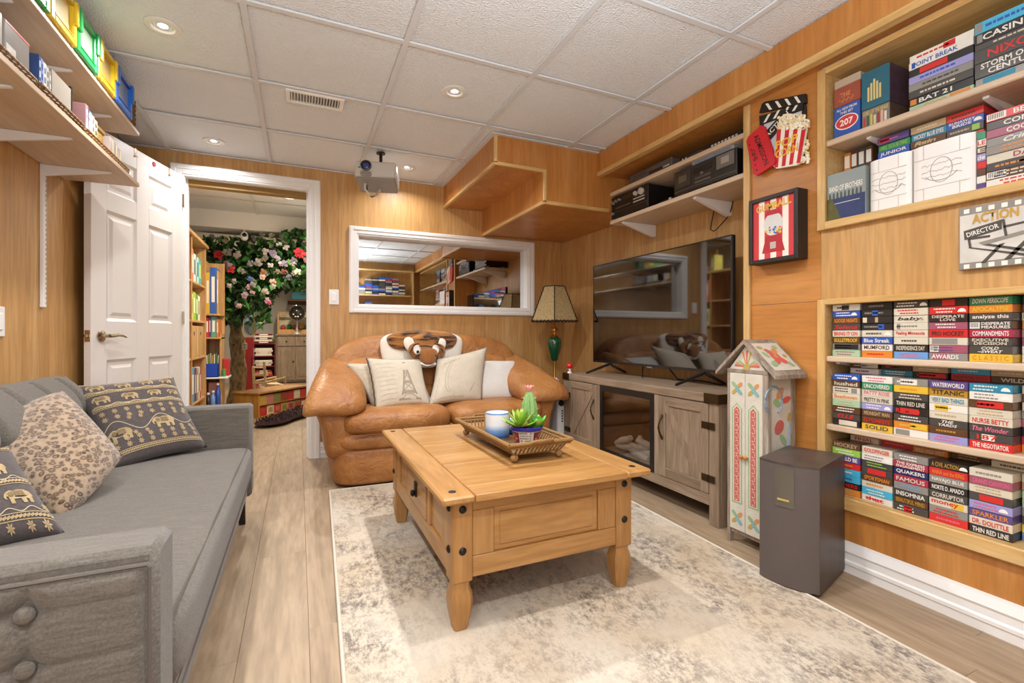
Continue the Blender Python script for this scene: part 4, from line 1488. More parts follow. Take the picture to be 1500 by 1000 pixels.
def barn_door(y0, y1, rev, hy):
    d = obj('door', MB().box(UF + .006, UF + .02, y0, y1, .153, UH - .05), greywood_z, tu)
    w_ = .05
    n_ = 3
    for i in range(n_):
        a = y0 + w_ + (y1 - y0 - 2 * w_) * i / n_
        b = y0 + w_ + (y1 - y0 - 2 * w_) * (i + 1) / n_
        obj('door_plank', MB().cbox(UF + .003, UF + .008, a + .0012, b - .0012, .205, UH - .10, .0015), greywood_z, d)
    for q in ((y0, y0 + w_, .153, UH - .05), (y1 - w_, y1, .153, UH - .05)):
        obj('door_stile', MB().cbox(UF - .004, UF + .008, q[0], q[1], q[2], q[3], .002), greywood_z, d)
    for z0, z1 in ((.153, .205), (UH - .10, UH - .05)):
        obj('door_rail', MB().cbox(UF - .004, UF + .008, y0 + w_, y1 - w_, z0, z1, .002), greywood, d)
    p0, p1 = (y0 + w_, .205), (y1 - w_, UH - .10)
    if rev:
        p0, p1 = (y0 + w_, UH - .10), (y1 - w_, .205)
    dx, dz = p1[0] - p0[0], p1[1] - p0[1]
    l_ = math.hypot(dx, dz)
    nx, nz = -dz / l_ * .02, dx / l_ * .02
    obj('diagonal_brace', MB().prism([(p0[0] + nx, p0[1] + nz), (p0[0] - nx, p0[1] - nz), (p1[0] - nx, p1[1] - nz), (p1[0] + nx, p1[1] + nz)], UF - .003, UF + .006, 'x'), greywood_z, d)
    pts = [(UF - .002 - .028 * sin(pi * k / 8), hy, .36 + .135 * k / 8) for k in range(9)]
    obj('door_handle', MB().tube(pts, [.008, .006, .005, .005, .006, .005, .005, .006, .008], 8), bronze, d, smooth=50)
    return d
barn_door(U0 + .06, 2.073, False, 2.045)
barn_door(2.687, U1 - .06, True, 2.712)
for y0, hd_ in ((U0 + .06, -1), (U1 - .06, 1)):
    for z in (.23, .49):
        mb = MB()
        for s_ in (-1, 1):
            mb.cbox(UF - .007, UF - .001, y0 + s_ * .024 - .018, y0 + s_ * .024 + .018, z - .018, z + .018, .002)
        mb.tube([(UF - .006, y0, z - .018), (UF - .006, y0, z + .018)], .005, 6)
        obj('hinge', mb, bronze, tu)
for y0, s_ in ((U0 - .006, 1), (U1 + .006, -1)):
    mb = MB()
    a, b = sorted((y0, y0 + s_ * .09))
    mb.box(UF - .0085, UF - .006, a, b, UH - .046, UH + .002)
    mb.box(UF - .006, UF + .06, *sorted((y0 - s_ * .002, y0)), UH - .046, UH + .002)
    for k in (.03, .07):
        mb.puff((UF - .009, y0 + s_ * k, UH - .022), (.003, .004, .004), (1, 1), 8, 6)
    obj('corner_bracket', mb, bronze, tu)
fp = obj('fireplace_frame', MB().box(UF - .001, UF + .02, 2.115, 2.15, .15, UH - .046).box(UF - .001, UF + .02, 2.615, 2.645, .15, UH - .046).box(UF - .001, UF + .02, 2.15, 2.615, .565, UH - .046).box(UF - .001, UF + .02, 2.15, 2.615, .15, .18), black, tu)
for q in ((2.115, 2.165, .15, UH - .046), (2.605, 2.645, .15, UH - .046)):
    pass
obj('firebox', MB().box(UB - .05, UB - .04, 2.12, 2.64, .15, .6).box(UF + .02, UB - .04, 2.115, 2.125, .15, .6).box(UF + .02, UB - .04, 2.635, 2.645, .15, .6).box(UF + .02, UB - .04, 2.12, 2.64, .595, .6), P('#1a1613', .7), fp)
lg = P('#a8a096', .8, bump=(60, .8), var=.35, vscale=30)
for i, (a, b) in enumerate((((1.93, 2.20, .215), (1.96, 2.50, .225)), ((1.98, 2.25, .235), (1.93, 2.56, .20)), ((1.92, 2.30, .20), (2.0, 2.42, .285)), ((2.0, 2.19, .225), (1.94, 2.38, .275)), ((1.95, 2.44, .28), (1.93, 2.58, .215)), ((1.90, 2.22, .20), (1.91, 2.40, .205)))):
    A, B = Vector(a), Vector(b)
    pts = [A.lerp(B, k / 5) + Vector((rnd.uniform(-.006, .006), 0, rnd.uniform(-.006, .006))) for k in range(6)]
    obj('log', MB().tube(pts, [.018, .024, .026, .025, .023, .015], 9), lg, fp, smooth=60)
glm, nt, b_, L = newmat('fireplace_glass')
tp_ = nt.nodes.new('ShaderNodeBsdfTransparent'); tp_.inputs[0].default_value = (.85, .83, .8, 1)
gl_ = nt.nodes.new('ShaderNodeBsdfGlossy'); gl_.inputs['Roughness'].default_value = .02; gl_.inputs['Color'].default_value = (.9, .88, .85, 1)
mx_ = nt.nodes.new('ShaderNodeMixShader'); mx_.inputs[0].default_value = .14
L.new(tp_.outputs[0], mx_.inputs[1]); L.new(gl_.outputs[0], mx_.inputs[2]); L.new(mx_.outputs[0], nt.nodes['Material Output'].inputs['Surface'])
obj('fireplace_glass', MB().box(UF + .004, UF + .006, 2.15, 2.615, .18, .565), glm, fp)
obj('heater_grille', MB().box(UF + .012, UF + .02, 2.17, 2.60, .525, .553), P('#3a3633', .3, .5), fp)

# ---- television
tv = thing('television', 'large black flat television on two splayed feet', 'television', (2.11, 2.45, UH))
VX, V0, V1, VZ0, VZ1 = 2.10, 1.80, 3.098, .728, 1.474
obj('rear_shell', MB().cbox(VX + .006, VX + .03, V0, V1, VZ0, VZ1, .003).cbox(VX + .03, VX + .065, V0 + .15, V1 - .15, VZ0 + .02, VZ1 - .3, .01), black, tv)
scr, nt, b_, L = newmat('tv_screen')
b_.inputs['Base Color'].default_value = (.004, .0035, .003, 1); b_.inputs['Roughness'].default_value = .035; b_.inputs['Specular IOR Level'].default_value = 1.0
b_.inputs['IOR'].default_value = 1.75
obj('screen', MB().box(VX + .003, VX + .006, V0 + .006, V1 - .006, VZ0 + .014, VZ1 - .006), scr, tv)
obj('bezel', MB().cbox(VX, VX + .008, V0, V0 + .007, VZ0, VZ1, .001).cbox(VX, VX + .008, V1 - .007, V1, VZ0, VZ1, .001).cbox(VX, VX + .008, V0 + .007, V1 - .007, VZ1 - .007, VZ1, .001).cbox(VX, VX + .008, V0 + .007, V1 - .007, VZ0, VZ0 + .015, .001), P('#1b1816', .3), tv)
obj('maker_badge', MB().cbox(VX - .004, VX + .002, 2.42, 2.47, VZ0 - .008, VZ0 + .002, .001), P('#8f8b86', .3, .6), tv)
for yy in (2.0, 2.90):
    mb = MB()
    mb.tube([(VX + .02, yy, VZ0 + .01), (VX + .0, yy, VZ0 - .01), (1.93, yy + .03, UH + .0095)], [.012, .011, .008], 7)
    mb.tube([(VX + .02, yy, VZ0 + .005), (VX + .02, yy - .01, VZ0 - .012), (2.225, yy - .05, UH + .0095)], [.012, .011, .008], 7)
    obj('foot', mb, black, tv, smooth=50)
cb = MB().tube([(2.2, 2.62, .75), (2.17, 2.60, .69), (2.13, 2.55, UH + .007), (2.10, 2.52, UH + .006)], .0035, 6)
cb.tube([(2.19, 2.36, .72), (2.2, 2.3, UH + .008), (2.21, 2.1, UH + .014), (2.2, 1.95, UH + .007)], .005, 6)
solid('tv_cable', cb, black, 'black cable trailing on the media cabinet under the screen', 'cable', base=(2.2, 2.4, UH))

# ---- shelves above the television with hi-fi
def wall_shelf(name, label, z1, brackets=()):
    t = thing(name, label, 'shelf', (2.15, 2.18, z1 - .026))
    obj('shelf_board', MB().cbox(1.995, 2.298, YC + .008, YK - .006, z1 - .026, z1, .003), shelfmat, t)
    for yb in brackets:
        mb = MB()
        for h, d_ in ((.011, .0),):
            v = [(2.02, yb - h, z1 - .027), (2.298, yb - h, z1 - .027), (2.298, yb - h, z1 - .105), (2.275, yb - h, z1 - .112), (2.02, yb - h, z1 - .037)]
            v += [(a, yb + h, c) for a, b, c in v]
            mb.add(v, [(0, 1, 2, 3, 4), (9, 8, 7, 6, 5)] + [(i, 5 + i, 5 + (i + 1) % 5, (i + 1) % 5) for i in range(5)])
        obj('shelf_bracket', mb, white, t)
    return t
SL, SU = 1.738, 1.935
wall_shelf('wall_shelf', 'lower birch shelf on white brackets holding the black hi-fi units', SL, (2.62, 1.98))
wall_shelf('wall_shelf', 'upper birch shelf under the ceiling soffit holding slim players', SU)
def panel_details(parent, xf, items):
    for k, q in enumerate(items):
        nm, y0, y1, z0, z1, d_, m = q
        obj(nm, MB().cbox(xf - d_, xf + .001, min(y0, y1), max(y0, y1), z0, z1, .001), m, parent)
def knob(parent, xf, y, z, r_, m, ln=.018):
    obj('knob', MB().lathe([(r_, 0), (r_, ln * .8), (r_ * .85, ln)], seg=16, M=Matrix.Translation((xf, y, z)) @ Matrix.Rotation(R(-90), 4, 'Y')), m, parent, smooth=40)
lbl = P('#c9c4ba', .5)
silver = P('#c4c0b8', .35, .2)
bp_ = P('#191512', .35)
rx = thing('stereo_receiver', 'black stereo receiver with round knobs at the inner end of the shelf', 'receiver', (2.1, 2.54, SL))
XF = 2.012
obj('body', MB().cbox(XF + .006, 2.28, 2.36, 2.735, SL + .014, SL + .160, .003), bp_, rx)
obj('front_panel', MB().cbox(XF, XF + .008, 2.355, 2.738, SL + .012, SL + .160, .002), P('#1d1612', .3), rx)
for y in (2.40, 2.70):
    obj('foot', MB().lathe([(.018, 0), (.018, .014)], (2.05, y, SL), 14), silver, rx)
    obj('foot', MB().lathe([(.018, 0), (.018, .014)], (2.24, y, SL), 14), silver, rx)
for y, z, r_ in ((2.71, .12, .012), (2.675, .125, .010), (2.64, .128, .009), (2.47, .125, .015), (2.415, .125, .022), (2.71, .045, .010)):
    knob(rx, XF, y, SL + z, r_, silver if r_ > .013 else P('#8a8278', .35, .2))
panel_details(rx, XF, [('display', 2.50, 2.62, SL + .115, SL + .14, .0012, P('#3a2a1a', .2)), ('button_row', 2.39, 2.50, SL + .07, SL + .078, .003, silver), ('button_row', 2.39, 2.50, SL + .09, SL + .097, .003, silver), ('button_row', 2.53, 2.69, SL + .075, SL + .080, .003, P('#6b6358', .4)), ('trim_line', 2.36, 2.735, SL + .052, SL + .054, .0015, P('#6b5a45', .3, .5)), ('lower_flap', 2.36, 2.735, SL + .016, SL + .05, .0012, P('#12100e', .3))])
td = thing('cassette_deck', 'black twin cassette deck with grey windows near the column', 'cassette deck', (2.1, 1.93, SL))
obj('body', MB().cbox(XF + .006, 2.28, 1.70, 2.125, SL + .014, SL + .150, .003), bp_, td)
obj('front_panel', MB().cbox(XF, XF + .008, 1.695, 2.13, SL + .012, SL + .150, .002), P('#2a2622', .3), td)
for y in (1.74, 2.09):
    obj('foot', MB().lathe([(.018, 0), (.018, .014)], (2.05, y, SL), 14), silver, td)
    obj('foot', MB().lathe([(.018, 0), (.018, .014)], (2.24, y, SL), 14), silver, td)
panel_details(td, XF, [('cassette_door', 2.005, 2.115, SL + .05, SL + .135, .004, P('#3d3730', .25)), ('cassette_door', 1.71, 1.82, SL + .07, SL + .14, .004, P('#6f6a62', .3)), ('cassette_window', 2.03, 2.09, SL + .075, SL + .115, .005, P('#5f5649', .2)), ('cassette_window', 1.74, 1.79, SL + .09, SL + .125, .005, P('#9c978d', .25)), ('display', 1.85, 1.98, SL + .095, SL + .125, .0015, P('#201a14', .1)),
    ('button_row', 1.86, 1.97, SL + .06, SL + .075, .003, P('#4d463d', .4)), ('button_row', 1.86, 1.97, SL + .04, SL + .052, .003, P('#5a534a', .4)), ('trim_line', 1.70, 2.125, SL + .03, SL + .033, .0012, P('#7d766c', .3, .5))])
knob(td, XF, 1.915, SL + .085, .009, P('#8f8a82', .3, .8), .01)
st_ = thing('silver_tuner_box', 'thin blue-silver box lying on top of the cassette deck', 'tuner', (2.1, 1.84, SL + .150))
obj('body', MB().cbox(2.02, 2.24, 1.72, 2.00, SL + .1505, SL + .172, .002), P('#a9b3c2', .25, .5), st_)
obj('front_strip', MB().box(2.0185, 2.0205, 1.74, 1.98, SL + .156, SL + .166), P('#7d8da8', .25, .3), st_)
bx3 = thing('small_black_adapter', 'small black box with a pale end between receiver and cassette deck', 'adapter', (2.09, 2.24, SL))
obj('body', MB().cbox(2.06, 2.2, 2.19, 2.32, SL, SL + .035, .003), black, bx3)
obj('end_cap', MB().cbox(2.052, 2.06, 2.20, 2.22, SL, SL + .035, .002), lbl, bx3)
dv = thing('dvd_player', 'grey slim disc player on the upper shelf above the receiver', 'disc player', (2.1, 2.35, SU))
obj('body', MB().cbox(2.03, 2.27, 2.165, 2.545, SU + .008, SU + .064, .003), P('#7f7c78', .35, .6), dv)
obj('front_panel', MB().cbox(2.022, 2.031, 2.16, 2.55, SU + .007, SU + .064, .002), P('#6a6663', .35, .5), dv)
panel_details(dv, 2.022, [('disc_tray', 2.38, 2.50, SU + .035, SU + .052, .002, P('#57534f', .3, .4)), ('display', 2.24, 2.36, SU + .018, SU + .035, .001, P('#2b2522', .2)), ('button_row', 2.18, 2.23, SU + .02, SU + .028, .003, silver)])
for y in (2.19, 2.52):
    obj('foot', MB().lathe([(.014, 0), (.014, .008)], (2.06, y, SU), 10), black, dv)
    obj('foot', MB().lathe([(.014, 0), (.014, .008)], (2.24, y, SU), 10), black, dv)
eq = thing('slim_video_player', 'flat black player with a row of pale buttons beside the column', 'player', (2.1, 1.9, SU))
obj('body', MB().cbox(2.03, 2.25, 1.68, 2.105, SU + .006, SU + .038, .002), bp_, eq)
for y in (1.70, 2.08):
    obj('foot', MB().box(2.05, 2.07, y - .01, y + .01, SU, SU + .006).box(2.2, 2.22, y - .01, y + .01, SU, SU + .006), black, eq)
panel_details(eq, 2.03, [('button', 1.705 + .022 * k, 1.718 + .022 * k, SU + .016, SU + .026, .003, lbl) for k in range(8)] + [('display', 1.93, 2.02, SU + .012, SU + .03, .001, P('#3b3430', .2)), ('port', 2.05, 2.06, SU + .014, SU + .024, .002, lbl), ('port', 2.075, 2.085, SU + .014, SU + .024, .002, lbl)])
wc = MB().tube([(2.285, 1.985 + .10, 1.70), (2.28, 2.10, 1.62), (2.27, 2.10, 1.575), (2.27, 2.075, 1.56), (2.27, 2.05, 1.57), (2.28, 1.99, 1.62), (2.285, 1.965, 1.66), (2.285, 1.95, 1.71)], .0032, 6)
solid('power_cable', wc, black, 'black cord looping down the wall between shelf and television', 'cord', base=(2.28, 2.05, 1.56))

# ---- lamp in the corner
lx, ly = 2.0, 3.53
la = thing('corner_lamp', 'brass lamp with a green glass body and a laced parchment shade', 'lamp', (lx, ly, 0))
obj('base', MB().lathe([(.12, 0), (.125, .012), (.06, .03), (.02, .05), (.012, .08)], (lx, ly, 0), 28), brass, la, smooth=40)
obj('pole', MB().lathe([(.009, .06), (.009, .44), (.03, .45), (.026, .47), (.010, .49), (.010, .72)], (lx, ly, 0), 16), brass, la, smooth=40)
obj('glass_body', MB().lathe([(.022, .715), (.034, .735), (.038, .765), (.055, .815), (.064, .86), (.060, .90), (.035, .92)], (lx, ly, 0), 28), P('#0b4a2a', .08, coat=1), la, smooth=50)
obj('collar', MB().lathe([(.030, .92), (.034, .925), (.012, .94), (.012, .965), (.03, .972), (.03, .99), (.012, .998), (.008, 1.02), (.008, 1.14)], (lx, ly, 0), 20), P('#c07a2c', .25, .7), la, smooth=40)
obj('socket', MB().lathe([(.018, 1.05), (.02, 1.09), (.016, 1.12)], (lx, ly, 0), 16), P('#5a3420', .4), la, smooth=40)
shm, nt, b_, L = newmat('parchment')
n_ = nt.nodes.new('ShaderNodeTexNoise'); n_.inputs['Scale'].default_value = 14; n_.inputs['Detail'].default_value = 5
r_ = ramp(nt, [(.3, '#b99f68'), (.7, '#d9c391')]); L.new(n_.outputs['Fac'], r_.inputs[0]); L.new(r_.outputs[0], b_.inputs['Base Color']); b_.inputs['Roughness'].default_value = .7
tr_ = nt.nodes.new('ShaderNodeBsdfTranslucent'); L.new(r_.outputs[0], tr_.inputs[0])
ms = nt.nodes.new('ShaderNodeMixShader'); ms.inputs[0].default_value = .4
L.new(b_.outputs[0], ms.inputs[1]); L.new(tr_.outputs[0], ms.inputs[2]); L.new(ms.outputs[0], nt.nodes['Material Output'].inputs['Surface'])
ns = 6
rb, rt, zb_, zt_ = .215, .095, 1.055, 1.35
rot0 = math.atan2(-ly, -lx)
cr_b = [Vector((lx + rb * cos(rot0 + 2 * pi * k / ns), ly + rb * sin(rot0 + 2 * pi * k / ns), zb_)) for k in range(ns)]
cr_t = [Vector((lx + rt * cos(rot0 + 2 * pi * k / ns), ly + rt * sin(rot0 + 2 * pi * k / ns), zt_)) for k in range(ns)]
lace = P('#2b1c14', .6)
sh_par = obj('lamp_shade', MB().tube([(lx, ly, 1.14), (lx, ly, zt_ + .004)], .004, 6), brass, la)
for k in range(ns):
    j = (k + 1) % ns
    a, b, c, d = cr_b[k], cr_b[j], cr_t[j], cr_t[k]
    n3 = (b - a).cross(d - a).normalized() * .002
    obj('shade_panel', MB().add([a, b, c, d, a - n3, b - n3, c - n3, d - n3], [(0, 1, 2, 3), (7, 6, 5, 4), (0, 4, 5, 1), (1, 5, 6, 2), (2, 6, 7, 3), (3, 7, 4, 0)]), shm, sh_par)
    def zig(p, q, n=12, r0=.0045):
        o_ = Vector((p.x + q.x - 2 * lx, p.y + q.y - 2 * ly, 0)).normalized()
        return [p.lerp(q, i / n) + o_ * (.003 + .003 * (i % 2)) + Vector((0, 0, .004 * (1 if i % 2 else -1))) for i in range(n + 1)]
    obj('lacing', MB().tube(zig(a, d, 16), .0045, 5), lace, sh_par)
    obj('lacing', MB().tube(zig(a, b, 12), .0055, 5), lace, sh_par)
    obj('lacing', MB().tube([d, c], .004, 5), lace, sh_par)
    obj('shade_spoke', MB().tube([d, (lx, ly, zt_ + .002)], .0015, 4), brass, sh_par)

# ---- small pieces between the loveseat and the media cabinet
su_ = thing('silver_radio', 'white and silver upright radio with a black dial beside the media cabinet', 'radio', (1.95, 3.20, 0))
def fr3(u, v): return (u, v)
RX0, RX1, RY = 1.80, 1.895, 3.134
obj('body', MB().cbox(RX0, RX1, RY, RY + .14, 0, .47, .006), P('#c9cbcb', .4), su_)
obj('front_panel', MB().cbox(RX0 + .008, RX1 - .008, RY - .003, RY + .001, .03, .40, .002), P('#dfe0de', .4), su_)
obj('tuning_dial', MB().lathe([(.022, 0), (.022, .012), (.018, .016)], seg=18, M=Matrix.Translation((RX0 + .03, RY - .002, .415)) @ Matrix.Rotation(R(90), 4, 'X')), black, su_, smooth=40)
for k in range(2):
    for j in range(5):
        obj('button', MB().box(RX0 + .035 + .03 * k, RX0 + .048 + .03 * k, RY - .005, RY - .002, .27 + .02 * j, .283 + .02 * j), P('#4a4a4a', .5), su_)
obj('dark_band', MB().box(RX0 - .001, RX1 + .001, RY - .001, RY + .141, .435, .442), black, su_)
bs = thing('black_subwoofer', 'small black speaker box tucked by the loveseat arm', 'speaker', (1.84, 3.33, 0))
obj('body', MB().cbox(1.91, 2.10, 3.27, 3.385, 0, .38, .006), black, bs)
obj('grille', MB().cbox(1.92, 2.09, 3.266, 3.271, .03, .35, .002), P('#26221f', .9), bs)
rd = px(822, 551, 3.62)
ro = thing('red_ball_ornament', 'small shiny red ball ornament on a white stem at the cabinet corner', 'ornament', (1.88, 3.075, UH))
obj('ball', MB().puff((1.88, 3.085, UH + .055), (.024, .024, .024), (1, 1), 16, 10), P('#d3141c', .2, coat=.6), ro, smooth=60)
obj('stem', MB().lathe([(.018, .0), (.014, .008), (.008, .018), (.010, .034)], (1.88, 3.085, UH), 14), P('#e8e6e2', .35), ro, smooth=50)
obj('dot', MB().puff((1.866, 3.073, UH + .02), (.004, .004, .004), (1, 1), 8, 6), black, ro)
gp = thing('glass_trinket', 'small purple and clear glass trinket with a flared top, standing on the silver radio', 'trinket', (1.85, 3.24, .47))
obj('bowl', MB().lathe([(.016, 0), (.010, .006), (.005, .02), (.006, .05), (.02, .08), (.036, .11), (.034, .112), (.018, .086)], (1.85, 3.24, .47), 18), P('#9a7fa6', .1, spec=.8), gp, smooth=50)
obj('bead', MB().puff((1.85, 3.24, .585), (.016, .016, .016), (1, 1), 12, 8), P('#d9d3dc', .1), gp, smooth=60)

# ---- painted cabinet
lime = P('#cbc4b4', .75, bump=(90, .5), var=.10, vscale=22)
aged = wood('aged_grey_frame', '#877763', '#a09080', '#b8aa98', sc=(8, 8, 1.2), rough=.7, fine=.18, seed=13)
paint_c = {'red': P('#c5655a', .7, bump=(300, .6), var=.2, vscale=120), 'green': P('#8fae7e', .7, var=.2, vscale=90), 'teal': P('#7fa9a2', .7), 'orange': P('#cf8a50', .7), 'blue': P('#8497a4', .7), 'ochre': P('#b59a52', .7), 'pinkred': P('#d2584e', .7)}
CX0, CX1, CY0, CY1 = 1.790, 1.962, 1.355, 1.562     # front plane x, back, near side, far side
cw = thing('painted_cabinet', 'tall narrow folk-painted cabinet with a gabled roof and two doors', 'cabinet', (1.87, 1.46, 0))
CH0, CH1 = .062, .775
obj('carcass', MB().cbox(CX0 + .012, CX1, CY0 + .004, CY1 - .004, CH0, CH1, .002), lime, cw)
for y0, y1 in ((CY0, CY0 + .024), (CY1 - .018, CY1)):
    obj('corner_post', MB().cbox(CX0 + .002, CX0 + .026, y0, y1, .0, CH1, .002), aged, cw)
    obj('corner_post', MB().cbox(CX1 - .022, CX1 + .002, y0 - .001, y1 + .001, 0, CH1, .002), aged, cw)
obj('bottom_rail', MB().cbox(CX0 + .006, CX0 + .02, CY0 + .024, CY1 - .018, CH0 - .015, CH0 + .004, .002), aged, cw)
obj('top_rail', MB().cbox(CX0, CX0 + .02, CY0, CY1, CH1 - .006, CH1 + .012, .002), aged, cw)
def blob(pts, ax, off, mat, name, parent, d=.0012):
    """flat painted shape: ax 'f' front (y,z) on x plane, 's' near side (x,z) on y plane"""
    if ax == 'f':
        mb = MB().prism(pts, off - d, off, 'x')
    else:
        mb = MB().add([(a, off - d, b) for a, b in pts] + [(a, off, b) for a, b in pts], [tuple(range(len(pts))), tuple(range(len(pts), 2 * len(pts)))[::-1]] + [(i, (i + 1) % len(pts), len(pts) + (i + 1) % len(pts), len(pts) + i) for i in range(len(pts))])
    return obj(name, mb, mat, parent)
def ell(cy_, cz_, ry, rz_, n=14, rot=0):
    return [(cy_ + ry * cos(g) * cos(rot) - rz_ * sin(g) * sin(rot), cz_ + ry * cos(g) * sin(rot) + rz_ * sin(g) * cos(rot)) for g in [2 * pi * k / n for k in range(n)]]
ysplit = CY1 - .018 - .080
for (y0, y1) in ((ysplit + .001, CY1 - .018), (CY0 + .024, ysplit - .001)):
    d = obj('door', MB().cbox(CX0 - .002, CX0 + .012, y0, y1, CH0 + .004, CH1 - .007, .002), lime, cw)
    yc = (y0 + y1) / 2
    xo = CX0 - .002
    z0, z1 = CH0 + .135, CH1 - .165
    blob([(yc - .026, z0 - .01), (yc + .026, z0 - .01), (yc + .026, z1), (yc, z1 + .026), (yc - .026, z1)], 'f', xo, paint_c['green'], 'painted_border', d, .0010)
    blob([(yc - .020, z0 - .004), (yc + .020, z0 - .004), (yc + .020, z1), (yc, z1 + .018), (yc - .020, z1)], 'f', xo, lime, 'painted_border', d, .0014)
    blob([(yc - .014, z0), (yc + .014, z0), (yc + .014, z1 - .004), (yc, z1 + .01), (yc - .014, z1 - .004)], 'f', xo, paint_c['red'], 'painted_panel', d, .0020)
    for k in range(12):
        zz = z0 + (z1 - z0) * (k + .5) / 12
        obj('painted_scroll', MB().tube([(xo - .002, yc + .008 * cos(g), zz + .014 * sin(g)) for g in [pi * .2 + q * pi * 1.6 / 6 for q in range(7)]], .0013, 4), lime, d)['kind'] = 'stuff'
    for zc in (CH1 - .075, CH0 + .06):
        for g in range(4):
            a = pi / 4 + g * pi / 2
            blob(ell(yc + .02 * cos(a), zc + .022 * sin(a), .017, .009, rot=a), 'f', xo, paint_c[['green', 'orange', 'teal', 'ochre'][g]], 'painted_leaf', d)
        blob(ell(yc, zc, .010, .014), 'f', xo, paint_c['teal'], 'painted_flower', d, .0018)
    ky = y0 + .011 if y0 > ysplit else y1 - .011
    obj('knob', MB().puff((xo - .010, ky, .40), (.010, .009, .009), (1, 1), 12, 8), P('#b8742c', .4), d, smooth=60)
# near side: scrolling vine
ys_ = CY0 + .004
for pts, c_ in (([(1.83 + .052 * cos(g), .66 + .06 * sin(g)) for g in [R(-60 + 300 * k / 16) for k in range(17)]], 'blue'), ([(1.93 - .02 * k + .02 * sin(k), .56 - .055 * k) for k in range(8)], 'blue'), ([(1.84 + .04 * cos(g), .33 + .07 * sin(g)) for g in [R(60 + 240 * k / 12) for k in range(13)]], 'blue')):
    obj('painted_vine', MB().tube([(min(1.93, max(1.82, a)) if False else a, ys_ - .001, b) for a, b in pts], .0055, 5), paint_c[c_], cw)
for (a, b, r1, r2, rot, c_) in ((1.87, .69, .030, .016, .8, 'orange'), (1.85, .65, .026, .014, -.6, 'green'), (1.91, .66, .028, .013, .3, 'pinkred'), (1.865, .545, .034, .026, .9, 'red'), (1.93, .585, .02, .012, 1.2, 'ochre'), (1.89, .49, .03, .013, -.9, 'green'), (1.86, .42, .024, .018, .2, 'red'), (1.915, .43, .022, .02, .7, 'pinkred'), (1.90, .33, .03, .018, 1.3, 'green'), (1.84, .28, .02, .014, .1, 'red'), (1.91, .22, .028, .016, .6, 'orange'), (1.86, .16, .026, .014, -.4, 'green')):
    blob(ell(a, b, r1, r2, rot=rot), 's', ys_, paint_c[c_], 'painted_leaf', cw, .0022)
# roof
RXf, RXb = CX0 - .018, CX1 + .010
zr, ze, yc = .918, .772, (CY0 + CY1) / 2
ov = .048
rf = obj('gable', MB().prism([(CY0 + .004, CH1), (CY1 - .004, CH1), (yc, zr - .02)], CX0 + .004, CX1, 'x'), lime, cw)
for sg, ye in ((-1, CY0 - ov), (1, CY1 + ov)):
    ro_ = obj('roof_slope', MB().add([(RXf, yc, zr), (RXb, yc, zr), (RXb, ye, ze), (RXf, ye, ze), (RXf, yc, zr - .018), (RXb, yc, zr - .018), (RXb, ye, ze - .016), (RXf, ye, ze - .016)],
                    [(0, 1, 2, 3) if sg < 0 else (3, 2, 1, 0), (7, 6, 5, 4) if sg < 0 else (4, 5, 6, 7), (0, 3, 7, 4), (1, 5, 6, 2), (3, 2, 6, 7), (0, 4, 5, 1)]), aged, cw)
    def rp(u, v, o=.002):   # u along ridge, v down the slope
        n_ = Vector((0, sg * (zr - ze), abs(ye - yc))).normalized()
        return Vector((RXf + (RXb - RXf) * u, yc + (ye - yc) * v, zr + (ze - zr) * v)) + n_ * o
    def rpoly(pts, o=.002):
        v = [rp(a, b, o) for a, b in pts]
        nn_ = (v[1] - v[0]).cross(v[2] - v[0])
        return MB().add(v, [tuple(range(len(v))) if nn_.z > 0 else tuple(range(len(v)))[::-1]])
    obj('roof_panel', rpoly([(.10, .12), (.92, .12), (.92, .88), (.10, .88)]), lime, rf)
    for (a, b, r1, r2, rot, c_) in ((.5, .5, .14, .12, 0, 'pinkred'), (.42, .38, .12, .07, .8, 'red'), (.6, .36, .12, .07, -.6, 'orange'), (.44, .63, .12, .07, -.7, 'red'), (.62, .62, .12, .08, .6, 'pinkred'), (.25, .45, .10, .05, .9, 'green'), (.28, .70, .11, .07, -.4, 'green'), (.72, .25, .08, .05, .2, 'green'), (.76, .72, .09, .05, .7, 'green'), (.24, .25, .09, .04, .1, 'ochre'), (.80, .5, .06, .05, 0, 'ochre'), (.52, .5, .05, .05, 0, 'ochre')):
        pts = [(a + r1 * cos(g) * cos(rot) - r2 * sin(g) * sin(rot), b + r1 * cos(g) * sin(rot) + r2 * sin(g) * cos(rot)) for g in [2 * pi * k / 14 for k in range(14)]]
        obj('painted_leaf', rpoly(pts, .003 + .0004 * rnd.random()), paint_c[c_], rf)
for k in range(9):
    g = pi * (k + .5) / 9
    p0 = (yc + .010 * cos(g), CH1 + .022 + .010 * sin(g))
    p1 = (yc + .062 * cos(g), CH1 + .022 + .062 * sin(g) * (1.15 if 2 < k < 6 else .55))
    nx, nz = -sin(g) * .005, cos(g) * .005
    blob([(p0[0] + nx * .3, p0[1] + nz * .3), (p0[0] - nx * .3, p0[1] - nz * .3), (p1[0] - nx, p1[1] - nz), (p1[0] + nx, p1[1] + nz)], 'f', CX0 + .004, paint_c[['red', 'ochre', 'green', 'orange'][k % 4]], 'painted_ray', rf)
blob(ell(yc, CH1 + .02, .016, .016), 'f', CX0 + .003, paint_c['ochre'], 'painted_flower', rf, .002)

# ---- tall speaker
sp_ = thing('floor_speaker', 'dark brown floor speaker with a curved front and small panel', 'speaker', (1.655, 1.168, 0), R(0))
sp_.location = (1.655, 1.168, .0)
sp_.rotation_euler = (0, 0, R(16.5))
spk = wood('dark_speaker_wood', '#453b36', '#50453f', '#5b4f48', sc=(6, 6, .6), rough=.42, fine=.06, seed=15)
spk_f = P('#5a504c', .6, bump=(500, .3), var=.05, vscale=40)
